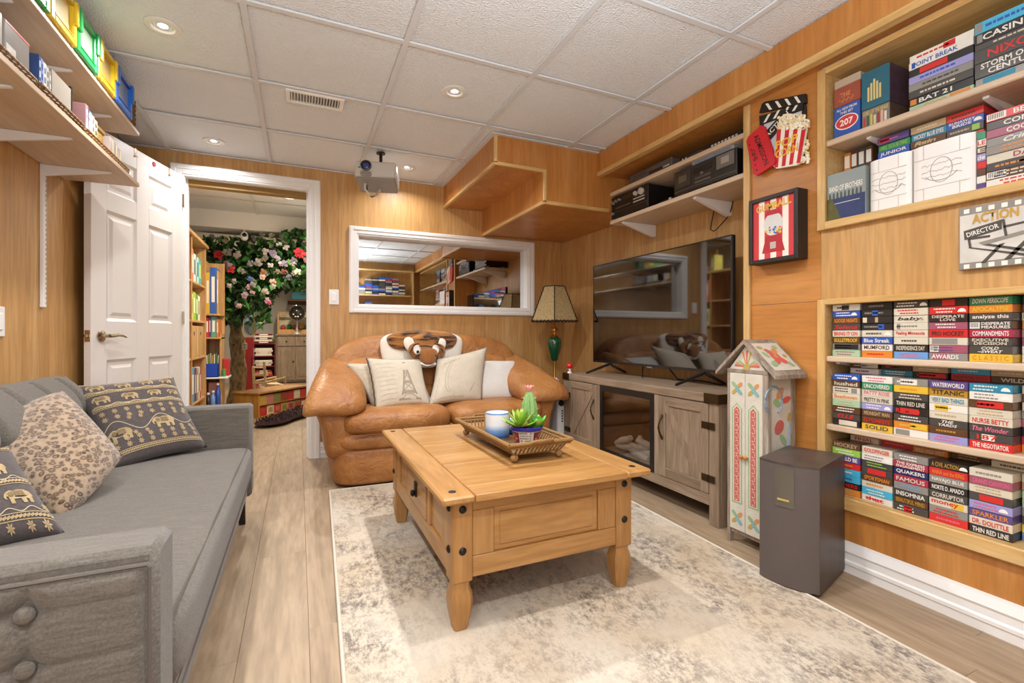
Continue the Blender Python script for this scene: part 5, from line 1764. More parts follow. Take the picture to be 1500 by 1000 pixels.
# local: x back, y towards far, front at x = 0
hw, dp, hh = .102, .298, .466
cur = [(-.024 * (1 - (2 * k / 12 - 1) ** 2), -hw + 2 * hw * k / 12) for k in range(13)]
obj('cabinet_body', MB().prism(cur + [(dp, hw), (dp, -hw)], .014, hh, 'z'), spk, sp_, world=False, smooth=25)
obj('front_cloth', MB().grid(lambda u, v: (-.024 * (1 - (2 * u - 1) ** 2) - .0025, -hw + .001 + 2 * (hw - .001) * u, .016 + (hh - .024) * v), 14, 1, flip=True), spk_f, sp_, world=False, smooth=60)
def spfront(y): return -.024 * (1 - (y / hw) ** 2) - .0025
obj('control_panel', MB().grid(lambda u, v: (spfront(-.028 + .066 * u) - .002, -.028 + .066 * u, .305 + .145 * v), 6, 1, flip=True), P('#5d574c', .35, coat=.3), sp_, world=False, smooth=60)
obj('nameplate', MB().box(spfront(0) - .004, spfront(0), -.012, .028, .328, .335), P('#b8a05a', .4), sp_, world=False)
for a, b in ((.02, -.07), (.02, .07), (.27, -.07), (.27, .07)):
    obj('foot', MB().lathe([(.012, 0), (.012, .014)], (a, b, 0), 10), black, sp_, world=False)

# ================================================================ wall art on the shelf wall
def px_x(u, v, x):
    a, b = (u - 750) / 690.2, -(v - 489.9) / 690.2
    s_, c_ = sin(.4256), cos(.4256)
    t = x / (a * c_ + s_)
    return (-a * s_ + c_) * t, .94 + b * t           # y, z on the plane x
def plate(pxs, x0, x1, ref=None):
    """flat cut-out parallel to the wall: outline given by photo points on plane x0"""
    return MB().prism([px_x(u, v, x0) for u, v in pxs], x0, x1, 'x')
red = P('#c8202a', .5)
redd = P('#b3252c', .5)
cream = P('#efe8da', .6)
blk = P('#1e1b19', .5)
yel = P('#e3b23a', .5)
wa_ = thing('cinema_wall_art', 'cut-out wall art of a clapperboard, popcorn carton and red admission ticket', 'wall art', (1.98, 1.45, 1.68))
obj('clapper_slate', plate([(1113, 178), (1180, 152), (1181, 232), (1118, 236)], 1.978, 1.988), blk, wa_)
obj('slate_face', plate([(1119, 182), (1174, 160), (1175, 226), (1122, 230)], 1.976, 1.9785), P('#c9cdd0', .5), wa_)
up_ = obj('clap_stick', plate([(1112, 165), (1116, 152), (1120, 149), (1179, 137), (1180, 150), (1176, 152)], 1.972, 1.988), blk, wa_)
lo_ = obj('clap_stick', plate([(1112, 170), (1176, 152), (1176, 161), (1113, 184)], 1.973, 1.988), blk, wa_)
for k in range(4):
    u = 1121 + 14 * k
    v = 162 - 3.4 * k
    obj('white_chevron', plate([(u, v - 10), (u + 4, v - 11), (u + 10, v - 2), (u + 6, v - 1)], 1.9712, 1.9722), cream, up_)
    u = 1118 + 14 * k
    v = 180 - 5.6 * k
    obj('white_chevron', plate([(u, v), (u + 4, v - 1.5), (u + 11, v - 14), (u + 7, v - 12.5)], 1.9722, 1.9732), cream, lo_)
st_ = obj('film_strip', plate([(1117, 198), (1150, 160), (1160, 166), (1126, 206)], 1.968, 1.976), blk, wa_)
y0, z0 = px_x(1122, 200, 1.967); y1, z1 = px_x(1154, 164, 1.967)
dv_ = Vector((0, y1 - y0, z1 - z0)).normalized()
text('ACTION', st_, cream, (1.9672, (y0 + y1) / 2, (z0 + z1) / 2), dv_, Vector((0, dv_.z, -dv_.y)) if -dv_.y > 0 else Vector((0, -dv_.z, dv_.y)), .125, .024, name='lettering')
pk = obj('popcorn_carton', plate([(1138, 190), (1181, 184), (1172, 238), (1166, 242), (1137, 247), (1133, 243)], 1.962, 1.976), cream, wa_)
for k in range(4):
    t0, t1 = (k * 2) / 7, (k * 2 + 1) / 7
    obj('red_stripe', plate([(1138 + 43 * t0, 190 - 6 * t0), (1138 + 43 * t1, 190 - 6 * t1), (1134 + 38 * t1, 246 - 8 * t1), (1134 + 38 * t0, 246 - 8 * t0)], 1.9612, 1.9622), red, pk)
for s_, u, v in (('POP', 1152, 207), ('CORN', 1152, 221)):
    yy, zz = px_x(u, v, 1.96)
    text(s_, pk, yel, (1.9604, yy, zz), MY, UZ, .105, .036, name='lettering', bold=.03)
kern = [P('#f0e4c4', .8), P('#e6d29f', .8), P('#f6efdb', .8)]
rk = random.Random(3)
pcn = obj('popcorn', plate([(1139, 190), (1142, 172), (1152, 166), (1168, 167), (1184, 176), (1184, 186)], 1.964, 1.976), kern[0], wa_)
kb = [MB(), MB(), MB()]
for k in range(85):
    u = rk.uniform(1140, 1184)
    v = rk.uniform(170, 189) + (u - 1160) * -.06
    yy, zz = px_x(u, v, 1.964)
    kb[k % 3].puff((1.962, yy, zz), (.005, .008, .007), (1, 1), 7, 5)
for k in range(40):
    u = rk.uniform(1170, 1184); v = rk.uniform(206, 238)
    yy, zz = px_x(u, v, 1.97)
    kb[k % 3].puff((1.974, yy, zz), (.007, .008, .007), (1, 1), 7, 5)
for k in range(3):
    obj('popcorn_kernels', kb[k], kern[k], pcn, smooth=60)['kind'] = 'stuff'
tk = obj('ticket', plate([(1093, 207), (1096, 200), (1115, 183), (1119, 185), (1121, 190), (1136, 236), (1133, 241), (1108, 257), (1104, 255)], 1.955, 1.970), red, wa_)
y0, z0 = px_x(1107, 198, 1.954); y1, z1 = px_x(1123, 240, 1.954)
d_ = Vector((0, y1 - y0, z1 - z0)).normalized()
n_ = Vector((0, -d_.z, d_.y)); n_ = n_ if n_.y < 0 else -n_
text('ADMISSION', tk, blk, (1.9544, (y0 + y1) / 2, (z0 + z1) / 2), d_, Vector((-1, 0, 0)).cross(d_), .165, .026, name='lettering')
text('ONE', tk, blk, (1.9544, (y0 + y1) / 2 + .035, (z0 + z1) / 2 - .014), d_, Vector((-1, 0, 0)).cross(d_), .06, .017, name='lettering')
for q in range(6):
    yy, zz = px_x(1098 + 2.1 * q, 212 + 7.4 * q, 1.954)
    obj('punched_star', MB().puff((1.9545, yy, zz), (.001, .004, .004), (1, 1), 6, 4), blk, tk)

# framed gumball picture (deep shadow box)
FXf, Fy0, Fy1, Fz0, Fz1 = 1.920, 1.315, 1.553, 1.264, 1.564
gf = thing('framed_gumball_picture', 'black shadow-box picture of a red gumball machine on red and white stripes', 'picture', (1.95, 1.434, Fz0))
fb = P('#231d19', .45)
for q in ((Fy0, Fy0 + .018, Fz0, Fz1), (Fy1 - .018, Fy1, Fz0, Fz1), (Fy0 + .018, Fy1 - .018, Fz0, Fz0 + .018), (Fy0 + .018, Fy1 - .018, Fz1 - .018, Fz1)):
    obj('frame_side', MB().cbox(FXf, 1.989, *q, .002), fb, gf)
pr = obj('print', MB().box(1.931, 1.934, Fy0 + .018, Fy1 - .018, Fz0 + .018, Fz1 - .018), cream, gf)
ya, yb_ = Fy0 + .018, Fy1 - .018
for k in range(4):
    w_ = (yb_ - ya) / 7
    obj('red_stripe', MB().box(1.9302, 1.9312, ya + w_ * 2 * k, ya + w_ * (2 * k + 1), Fz0 + .018, Fz1 - .018), P('#cf3b40', .6), pr)
def gp_(pts, m, nm, d=.9298):
    obj(nm, MB().prism([((ya + yb_) / 2 - a, (Fz0 + Fz1) / 2 + b) for a, b in pts], 1.0 + d - .0008, 1.0 + d, 'x'), m, pr)
gp_([(-.055, -.105), (.055, -.105), (.035, -.03), (-.035, -.03)], redd, 'machine_base')
gp_([(-.014, -.09), (.014, -.09), (.014, -.06), (-.014, -.06)], P('#b9b3aa', .4), 'coin_flap', .9286)
gp_([(.046 * cos(g), .020 + .052 * sin(g)) for g in [2 * pi * k / 20 for k in range(20)]], P('#d9d6d2', .2), 'glass_globe')
gp_([(-.04, .062), (.04, .062), (.028, .084), (-.028, .084)], redd, 'machine_cap', .9286)
rk = random.Random(5)
for k in range(22):
    a = rk.uniform(-.036, .036); b = rk.uniform(-.022, .006)
    obj('gumball', MB().puff((1.9285, (ya + yb_) / 2 - a, (Fz0 + Fz1) / 2 + b), (.0012, .0062, .0062), (1, 1), 8, 5), P(rk.choice(['#3f78b8', '#e2b53c', '#5c9a4a', '#d8d2c8', '#c94a3a', '#7fb3d6']), .3), pr)
text('GUMBALL', pr, yel, (1.9292, (ya + yb_) / 2, Fz1 - .046), Vector((0, -1, .06)), Vector((0, .06, 1)), .17, .032, name='lettering', bold=.03)
obj('hanging_nail', MB().lathe([(.003, 0), (.004, .006)], (1.985, (Fy0 + Fy1) / 2, Fz1 + .004), 8), iron, gf)

# director chair sign
ac = thing('director_chair_sign', 'grey film sign with a canvas director chair and gold lettering below the upper bookcase', 'sign', (1.98, .6, 1.15))
AX = 1.972
ay0, ay1, az0, az1 = .405, .803, 1.150, 1.352
bd = obj('sign_board', MB().cbox(AX, 1.989, ay0, ay1, az0, az1, .002), P('#8e8880', .6, var=.3, vscale=14), ac)
obj('sign_face', MB().box(AX - .001, AX, ay0 + .006, ay1 - .004, az0 + .022, az1 - .026), P('#cfcac0', .6, var=.25, vscale=12), bd)
for zz in (az0 + .010, az1 - .014):
    for k in range(13):
        yy = ay1 - .014 - .030 * k
        obj('film_hole', MB().box(AX - .0012, AX - .0002, yy - .014, yy, zz - .007, zz + .007), cream, bd)
def ap(y, z): return (ay1 - y, az0 + z * .80 + .012)
def apoly(pts, m, nm, d=.0022):
    obj(nm, MB().prism([ap(a, b) for a, b in pts], AX - d, AX - .001, 'x'), m, bd)
dk = P('#4b4640', .6)
mg = P('#8b877c', .7)
apoly([(.016, .105), (.105, .128), (.105, .165), (.014, .142)], dk, 'chair_back')
text('DIRECTOR', bd, cream, (AX - .003, *ap(.060, .134)), Vector((0, -1, .21)), Vector((0, .21, 1)), .078, .015, name='lettering')
apoly([(.062, .075), (.175, .103), (.16, .113), (.05, .088)], mg, 'chair_seat')
for pts in ([(.02, .142), (.026, .142), (.034, .07), (.028, .07)], [(.105, .165), (.111, .165), (.118, .10), (.112, .10)], [(.165, .135), (.175, .135), (.175, .09), (.167, .09)], [(.028, .112), (.078, .112), (.078, .104), (.028, .104)], [(.110, .140), (.185, .150), (.185, .143), (.110, .132)],
            [(.025, .072), (.036, .072), (.17, .020), (.155, .016)], [(.062, .076), (.076, .078), (.20, .024), (.186, .018)], [(.10, .072), (.112, .074), (.068, .008), (.056, .006)], [(.165, .09), (.178, .09), (.125, .012), (.110, .010)]):
    apoly(pts, dk, 'chair_frame', .0028)
text('ACTION', bd, P('#c79a45', .4, .3), (AX - .003, *ap(.089, .186)), Vector((0, -1, .03)), UZ, .108, .031, name='lettering', bold=.03)
apoly([(.19, .03), (.235, .03), (.26, .15), (.245, .16)], P('#c4b48c', .6), 'film_reel_strip')
for k in range(5):
    c_ = (.30 + .032 * cos(2 * pi * k / 5), .10 + .032 * sin(2 * pi * k / 5))
    apoly([(c_[0] + .012 * cos(g), c_[1] + .012 * sin(g)) for g in [2 * pi * q / 10 for q in range(10)]], cream, 'reel_hole', .0036)
apoly([(.30 + .055 * cos(g), .10 + .055 * sin(g)) for g in [2 * pi * q / 20 for q in range(20)]], dk, 'film_reel', .0026)

# ================================================================ videotapes
NUM = ['first', 'second', 'third', 'fourth', 'fifth', 'sixth', 'seventh', 'eighth', 'ninth', 'tenth', 'eleventh', 'twelfth']
CN = {'k': ('black', '#2a2725'), 'd': ('dark grey', '#4a4642'), 'g': ('grey', '#8d8982'), 'w': ('white', '#e6e1d6'), 'c': ('cream', '#d6cdb8'), 'b': ('blue', '#2f57ad'), 'B': ('light blue', '#6b9bd0'), 't': ('teal', '#2f86a3'),
      'G': ('green', '#2f8a5e'), 'l': ('lime green', '#93bf4c'), 'r': ('red', '#cf2f2c'), 'm': ('crimson', '#a8304a'), 'p': ('purple', '#5b4a86'), 'v': ('lavender', '#9a98cc'), 'y': ('yellow', '#e0b73a'), 'o': ('orange', '#d98634'), 'n': ('brown', '#5d3f2a'), 'a': ('tan', '#bda27a'), 'q': ('mauve', '#a0566a'), 'Y': ('gold', '#b98a2f'), 'M': ('mint', '#a9c7a2'), 'C': ('sky blue', '#46aed0'), 'P': ('pink', '#d66a86'), 'N': ('navy', '#27315e')}
side_m = P('#cfc8ba', .6)
tape_me = {}
def tape_mesh(code, w, d, h):
    k = (code, round(w, 4), round(d, 4), round(h, 4))
    if k not in tape_me:
        mb = MB().cbox(0, d, -w, 0, 0, h, .0009)
        me = bpy.data.meshes.new('videotape')
        me.from_pydata(mb.v, [], mb.f)
        me.materials.append(P(CN[code][1], .32, coat=.25, var=.08, vscale=30))
        me.validate()
        tape_me[k] = me
    return tape_me[k]
decm = {}
def decal_box(parent, y0, y1, z0, z1, x, col, name='printed_label'):
    m = P(CN[col][1] if col in CN else col, .4)
    mb = MB().box(x - .0004, x + .0002, min(y0, y1), max(y0, y1), z0, z1)
    return obj(name, mb, m, parent)
def tape(code, fg, s, x, y, z, w, d, h, label, group, seed):
    """x,y,z = front-lower corner at the inner (far) end; the spine runs towards the camera"""
    r_ = random.Random(seed)
    o = bpy.data.objects.new('videotape', tape_mesh(code, w, d, h))
    COL.objects.link(o)
    x += r_.uniform(-.003, .003)
    o.location = (x, y, z)
    ROOT[o.name] = Vector((x, y, z))
    tag(o, label, 'videotape', group)
    kinds = s.split('|')
    fgm = P(CN[fg][1] if fg in CN else fg, .4)
    xf = x - .0005
    n = 0
    for k in kinds:
        if k == '':
            continue
        if k[0] == '=':                    # lines too small to read
            rows = int(k[1])
            a0, a1 = (.08, .72) if len(kinds) > 1 else (.12, .82)
            for i in range(rows):
                zz = z + h * (i + .75) / (rows + .5)
                l0 = r_.uniform(a0, a0 + .12)
                l1 = r_.uniform(a1 - .15, a1)
                mb = MB()
                u = l0
                while u < l1:
                    q = min(l1, u + r_.uniform(.03, .09))
                    mb.box(xf - .0003, xf + .0003, y - w * q, y - w * u, zz - h * .11 / rows ** .5, zz + h * .13 / rows ** .5)
                    u = q + .018
                obj('printed_words', mb, fgm, o)
        elif k[0] == '#':                  # colour block code, from, to
            c_, a, b = k[1], float(k[2:4]) / 100, float(k[4:6]) / 100
            decal_box(o, y - w * a, y - w * b, z + h * .12, z + h * .88, xf + .0001, c_)
        elif k[0] == '^':                  # arched logo
            a = float(k[1:3]) / 100
            pts = [(y - w * a + .011 * cos(g), z + h * .25 + .012 * sin(g)) for g in [pi * q / 8 for q in range(9)]]
            obj('arched_logo', MB().prism(pts, xf - .0004, xf + .0002, 'x'), P('#eeeae0', .5), o)
        elif k[0] == '%':                  # bar code
            a = float(k[1:3]) / 100
            decal_box(o, y - w * a, y - w * (a + .24), z + h * .1, z + h * .9, xf + .0001, 'w')
            mb = MB()
            for i in range(9):
                u = a + .02 + i * .022
                mb.box(xf - .0006, xf, y - w * (u + .010), y - w * u, z + h * .25, z + h * .85)
            obj('bar_code', mb, P('#4a4a4a', .5), o)
        else:
            sh = .25 if k[0] == '~' else 0
            k = k.lstrip('~')
            two = k.split('/')
            a0, a1 = (.08, .92)
            if len(kinds) > 1:
                a0, a1 = (.30, .95) if any(q and q[0] in '%' for q in kinds) else (.07, .78)
            for i, ln in enumerate(two):
                hh = h * (.60 if len(two) == 1 else .37)
                zz = z + h * (.5 if len(two) == 1 else (.72 - .44 * i))
                wmax = w * (a1 - a0)
                wt_ = min(wmax, hh * .95 * len(ln) + .006)
                text(ln, o, fgm, (xf - .0006, y - w * (a0 + a1) / 2, zz), MY, UZ, wt_, hh, name='title', shear=sh, bold=.02)
    return o
def stack(shelfname, si, x, y, z, w, d, h, rows, group, seed, back=False):
    n = len(rows)
    for i, row in enumerate(rows):
        code, fg, s = row
        nm = CN[code][0]
        lab = '%s videotape, %s from top in %s %sstack, %s' % (nm, NUM[i], NUM[si], 'rear ' if back else '', shelfname)
        r_ = random.Random(seed * 31 + i)
        tape(code, fg, s, x, y + r_.uniform(-.0015, .0015), z + (n - 1 - i) * h, w, d, h - .0006, lab, group, seed * 31 + i)
TH = .0262
YS = [1.224, 1.113, 1.0045, .897, .7895, .682, .574]
XFt = 2.006
row1 = [
    [('w', 'k', '#d3562|=1'), ('b', 'w', '=2|^80'), ('n', 'o', 'BOOGIE NIGHTS'), ('d', 'r', '~Selena'), ('c', 'r', 'BRING IT ON'), ('n', 'y', 'BULLETPROOF'), ('g', 'w', '=2|#k0895'), ('M', 'q', '=2')],
    [('k', 'g', '=1'), ('k', 'g', '=1|#b3555'), ('k', 'w', '#c0418|#a4555'), ('k', 'g', '=1|#b5575'), ('c', 'd', '=1|^85'), ('b', 'w', 'Blue Streak'), ('w', 'n', 'MUMFORD'), ('o', 'r', '=1')],
    [('d', 'w', '=2|^88'), ('c', 'r', '=2'), ('c', 'k', '~baby.'), ('c', 'g', '#g1020|=1'), ('c', 'r', 'Feeling Minnesota'), ('c', 'd', '=1'), ('k', 'c', 'INDEPENDENCE DAY'), ('B', 'P', '=2')],
    [('k', 'r', '#r3568'), ('r', 'w', '=2|^86'), ('k', 'c', 'DESPERATE/LOVE'), ('q', 'w', '=2'), ('r', 'k', 'PRO HOCKEY'), ('c', 'a', '#g0875'), ('q', 'p', '%02|=2'), ('g', 'w', '#q0848|AWARDS')],
    [('G', 'w', '~DOWN PERISCOPE'), ('o', 'y', 'APOCALYPSE'), ('d', 'w', 'analyze this'), ('d', 'w', '%02|DESPERATE/MEASURES'), ('m', 'w', 'COMMANDMENTS'), ('d', 'c', 'EXECUTIVE/DECISION'), ('d', 'w', '~COLD/~SWEAT'), ('y', 'o', 'C L A S S I C')],
    [('k', 'G', '#c2090'), ('n', 'w', '%05'), ('c', 'g', '%02|=1'), ('o', 'y', '=1'), ('g', 'w', '=1'), ('q', 'P', '=1'), ('w', 'g', '=1'), ('w', 'g', '%05')]]
row2 = [
    [('b', 'w', '=2|^82'), ('n', 'c', 'hushed'), ('c', 'd', '=2|#g7090'), ('c', 'o', 'Beethoven'), ('M', 'a', '=2'), ('n', 'w', '=2'), ('d', 'r', '~ELLE'), ('k', 'c', '#c2590')],
    [('w', 'P', '=2'), ('G', 'w', 'UNCOVERED'), ('c', 'P', 'PATTY ROSE'), ('c', 'd', 'PRETTY IN PINK'), ('v', 'w', '=2|^85'), ('n', 'a', 'MIDNIGHT MAN'), ('n', 'r', '12 MONKEYS'), ('y', 'd', 'SOLID')],
    [('g', 'w', '#w2070|=1'), ('y', 'o', '=1'), ('d', 'c', '=2'), ('k', 'c', 'THIN RED LINE'), ('k', 'r', '#r2075|RAMBO'), ('d', 'w', '=2'), ('o', 'y', '=1|#y5098'), ('w', 'd', '#g0648')],
    [('p', 'w', 'WATERWORLD'), ('Y', 'k', 'TITANIC'), ('c', 't', 'VERY BAD THINGS'), ('w', 'y', '#y1550|=1'), ('c', 'a', '=1'), ('d', 'w', '~THE/YARDS'), ('n', 'Y', '=1'), ('v', 'P', '=2')],
    [('t', 'w', '=2|^85'), ('w', 'g', '=2|^85'), ('n', 'r', '#r2080|=1'), ('c', 'a', '=2'), ('c', 'r', 'NURSE BETTY'), ('d', 'P', '~The Wonder'), ('d', 'r', '#w3060|187'), ('r', 'w', 'THE NEGOTIATOR')],
    [('c', 'g', '=1'), ('n', 'r', '=1'), ('c', 'd', '=1'), ('g', 'w', '=1'), ('q', 'w', 'MARS'), ('k', 'w', '=2'), ('m', 'w', 'OUR'), ('o', 'y', '=1')]]
row3 = [
    [('n', 'a', 'HOCKEY'), ('l', 'w', '=2'), ('p', 'w', 'WORLD BE'), ('r', 'o', '=1'), ('C', 'w', '=1'), ('C', 'b', '=1'), ('k', 'r', 'OTHERS'), ('o', 'a', '=2')],
    [('c', 'r', 'GOLDFINGER'), ('w', 'g', '=2|^82'), ('d', 'l', '=2'), ('d', 'r', '#r2080'), ('n', 'o', '~SPORTSMAN'), ('c', 'o', '=1'), ('C', 'w', '=2'), ('w', 'r', 'that|=1')],
    [('g', 'w', '=2'), ('m', 'w', 'THE EXPRESS/ENGAGEMENT'), ('N', 'w', 'QUAKERS'), ('m', 'c', 'FAMOUS'), ('g', 'B', '=1'), ('d', 'w', 'INSOMNIA'), ('n', 'Y', 'BEAUTIFUL MIND'), ('d', 'w', '#r3055|=2')],
    [('k', 'Y', 'A CIVIL ACTION|^90'), ('r', 'o', 'ANNA and the KING'), ('g', 'w', 'NAVAJO BLUE'), ('k', 'w', 'NORTE D. AMADO'), ('d', 'c', 'CORRUPTOR'), ('c', 'r', 'money|#y6090'), ('g', 'r', '=2'), ('r', 'P', '=1')],
    [('c', 'g', '~=1|=1'), ('q', 'P', 'GRAND CANYON'), ('c', 'a', '=2'), ('d', 'r', '#r2580'), ('v', 'P', '=2|^80'), ('p', 'o', 'SPARKLER'), ('c', 'r', 'DR. DOLITTLE'), ('k', 'w', 'THIN RED LINE')],
    [('c', 'w', '=1'), ('a', 'g', '=1'), ('M', 'G', '=1'), ('M', 'g', '=1'), ('g', 'r', '=1'), ('d', 'c', '=1'), ('y', 'o', '=1'), ('B', 'w', '=1')]]
for (rows, z, shn, seed) in ((row1, .8522, 'tall bookcase top shelf', 100), (row2, .5722, 'tall bookcase middle shelf', 200), (row3, .2972, 'tall bookcase bottom board', 300)):
    for si, st_ in enumerate(rows):
        stack(shn, si, XFt + (.05 if si == 5 else 0), YS[si], z, .1035, .187, TH, [(c, f, s.replace('~=1|', '')) for c, f, s in st_], 'videotapes on ' + shn, seed + si)
# rear stacks on a riser board
rear2 = [[('n', 'c', '#c4098|=1'), ('w', 'm', '=1')], [('k', 'r', '#n3095|=1'), ('t', 'w', '=2')], [('a', 'c', '=1'), ('k', 'r', '#r2095|=1')], [('C', 'w', '=1'), ('r', 'n', 'NEWTON BOYS')], [('a', 'c', '=1'), ('n', 'c', 'WILD')]]
rear3 = [[('c', 'r', 'FINAL')], [('r', 'P', '=1')], [('o', 'c', 'WILD WILD WEST')], [('n', 'a', '=2')], [('c', 'd', '=1')]]
bc = [o for o in bpy.data.objects if o.name.startswith('built_in_bookcase')]
bc_low = [o for o in bc if o.location.z < .6][0]
bc_up = [o for o in bc if o.location.z > .6][0]
for rows, z, n0, shn, seed in ((rear2, .5722, 7.95, 'tall bookcase middle shelf', 400), (rear3, .2972, 7.95, 'tall bookcase bottom board', 500)):
    zz = z + 8 * TH + .0002
    for si, st_ in enumerate(rows):
        stack(shn, si, 2.075 + .01 * (si % 2), 1.195 - .1085 * si, zz, .1035, .187, .0222, st_, 'rear videotapes on ' + shn, seed + si, True)

# ---- upper bookcase: boxed sets and stacks
def boxset(name, label, x0, d, y1, y0, z0, z1, front, parts=(), cat='box set', side=None, grp=None):
    t = thing(name, label, cat, (x0 + d / 2, (y0 + y1) / 2, z0), group=grp)
    obj('case', MB().cbox(x0, x0 + d, y0, y1, z0, z1, .0015), side or front, t)
    obj('front_print', MB().box(x0 - .0008, x0 + .0002, y0 + .001, y1 - .001, z0 + .001, z1 - .001), front, t)
    return t
US, UB_ = 1.7385, 1.4035
GU = 'box sets on the upper bookcase'
r1 = boxset('box_set', 'blue boxed set with a red oval badge at the inner end of the upper bookcase', 2.008, .19, 1.219, 1.121, US, US + .128, P('#2c56a6', .35, coat=.3), grp=GU)
obj('oval_badge', MB().prism(ell(1.170, US + .058, .040, .026, 20), 2.0062, 2.0074, 'x'), P('#c9363c', .4), r1)
obj('oval_ring', MB().prism(ell(1.170, US + .058, .044, .030, 20), 2.0068, 2.0076, 'x'), cream, r1)
text('207', r1, cream, (2.006, 1.170, US + .058), MY, UZ, .05, .026, bold=.03)
text('ALL NEW FROM', r1, cream, (2.0066, 1.170, US + .113), MY, UZ, .076, .010)
text('THIS SET', r1, cream, (2.0066, 1.170, US + .098), MY, UZ, .05, .010)
r2 = boxset('box_set', 'rust brown boxed set under clear wrap lying on the blue oval box', 2.008, .19, 1.219, 1.119, US + .1285, US + .205, P('#9a4a34', .3, coat=.4, var=.15, vscale=30), grp=GU)
obj('clear_wrap', MB().cbox(2.008, 2.19, 1.119, 1.219, US + .2055, US + .238, .002), P('#b7a48e', .2, coat=.5), r2)
text('THE/SET'.split('/')[0], r2, P('#d98a5c', .4), (2.0066, 1.175, US + .17), MY, UZ, .04, .018)
obj('gold_flourish', MB().tube([(2.007, 1.20 - .055 * k / 12, US + .148 + .008 * sin(k * 1.7)) for k in range(13)], .0014, 4), P('#d08a50', .4), r2)
r3 = boxset('box_set', 'grey boxed fantasy set with gold lettering and small pictured spines', 2.008, .17, 1.113, 1.018, US, US + .072, P('#7a756c', .35, coat=.3, var=.15, vscale=20), grp=GU, side=P('#5b4a3c', .4, var=.5, vscale=60))
text('LORD OF THE RINGS', r3, P('#d2b85a', .35), (2.0066, 1.066, US + .058), MY, UZ, .085, .014)
for k, c_ in enumerate(['#b23a30', '#3b5a45', '#c9b45a', '#d0c49a', '#8f3a34', '#e0a090', '#d8d0c0']):
    obj('pictured_spine', MB().box(2.0066, 2.0074, 1.108 - .012 * k - .008, 1.108 - .012 * k, US + .006, US + .042 + .004 * (k % 3)), P(c_, .4), r3)
r4 = boxset('box_set', 'teal boxed set with a golden tower on its face, resting on the grey fantasy set', 2.006, .17, 1.114, 1.017, US + .0725, US + .218, P('#1f6275', .35, coat=.3, var=.12, vscale=12), grp=GU, side=P('#4a3a48', .35, var=.7, vscale=40))
for k in range(5):
    yy = 1.092 - .010 * k
    obj('gold_tower', MB().box(2.0044, 2.0056, yy - .0065, yy, US + .10, US + .155 + .012 * (2 - abs(k - 2))), P('#d8c27a', .4), r4)
def longstack(shelf, x, y, z, w, rows, d=.103, hs=None, tag_='', seed=0, xs=None):
    n = len(rows)
    zz = z
    for i in range(n - 1, -1, -1):
        code, fg, s = rows[i]
        h = (hs[i] if hs else TH)
        lab = '%s videotape, %s from top in %s' % (CN[code][0], NUM[i], shelf)
        tape(code, fg, s, x, y, zz, w, d, h - .0006, lab, 'lengthwise videotapes on the upper bookcase', seed + i)
        zz += h
longstack('the stack beside the teal tower box', 2.022, .964, US, .180, [('w', 'r', '#r5573|=1'), ('w', 'b', '#b0511|POINT BREAK'), ('k', 'r', '#r1862'), ('v', 'b', '=1'), ('g', 'd', '=1'), ('d', 'c', '=1'), ('k', 'w', '#o0212|BAT 21'), ('M', 'o', '#o6595|GOOD')], seed=600)
longstack('the stack led by a sky blue tape', 2.004, .774, US, .188, [('C', 'b', '#g0210|=1'), ('k', 'w', '#g0310|CASINO'), ('d', 'c', '=1'), ('d', 'r', 'NIXON'), ('d', 'w', 'STORM OF THE/CENTURY'), ('g', 't', '#t1050')], hs=[.036, .034, .020, .042, .048, .028], seed=620)
# lower board
b1 = boxset('box_set', 'grey war-drama boxed set showing a row of soldiers over blue dusk', 1.988, .05, 1.234, 1.090, UB_, UB_ + .190, P('#8f9a98', .35, coat=.3, var=.15, vscale=8), grp=GU)
obj('dusk_print', MB().box(1.9862, 1.9874, 1.091, 1.233, UB_ + .002, UB_ + .088), P('#33406b', .35, var=.45, vscale=16), b1)
obj('dusk_print', MB().prism([(1.233, UB_ + .09), (1.233, UB_ + .002), (1.18, UB_ + .002), (1.195, UB_ + .05), (1.215, UB_ + .09)], 1.9856, 1.9866, 'x'), P('#5a5626', .5, var=.5, vscale=40), b1)
for k in range(9):
    yy = 1.222 - .0145 * k
    obj('soldier_print', MB().prism([(yy - .004, UB_ + .088), (yy + .004, UB_ + .088), (yy + .003, UB_ + .108), (yy, UB_ + .113), (yy - .003, UB_ + .108)], 1.9860, 1.9874, 'x'), P('#4f5350', .5), b1)
text('BAND OF BROTHERS', b1, cream, (1.9862, 1.162, UB_ + .128), MY, UZ, .125, .022)
text('HBO', b1, P('#cfd4d0', .4), (1.9862, 1.162, UB_ + .076), MY, UZ, .03, .008) if False else None
obj('thin_line', MB().box(1.9860, 1.9868, 1.11, 1.215, UB_ + .0655, UB_ + .0675), cream, b1)
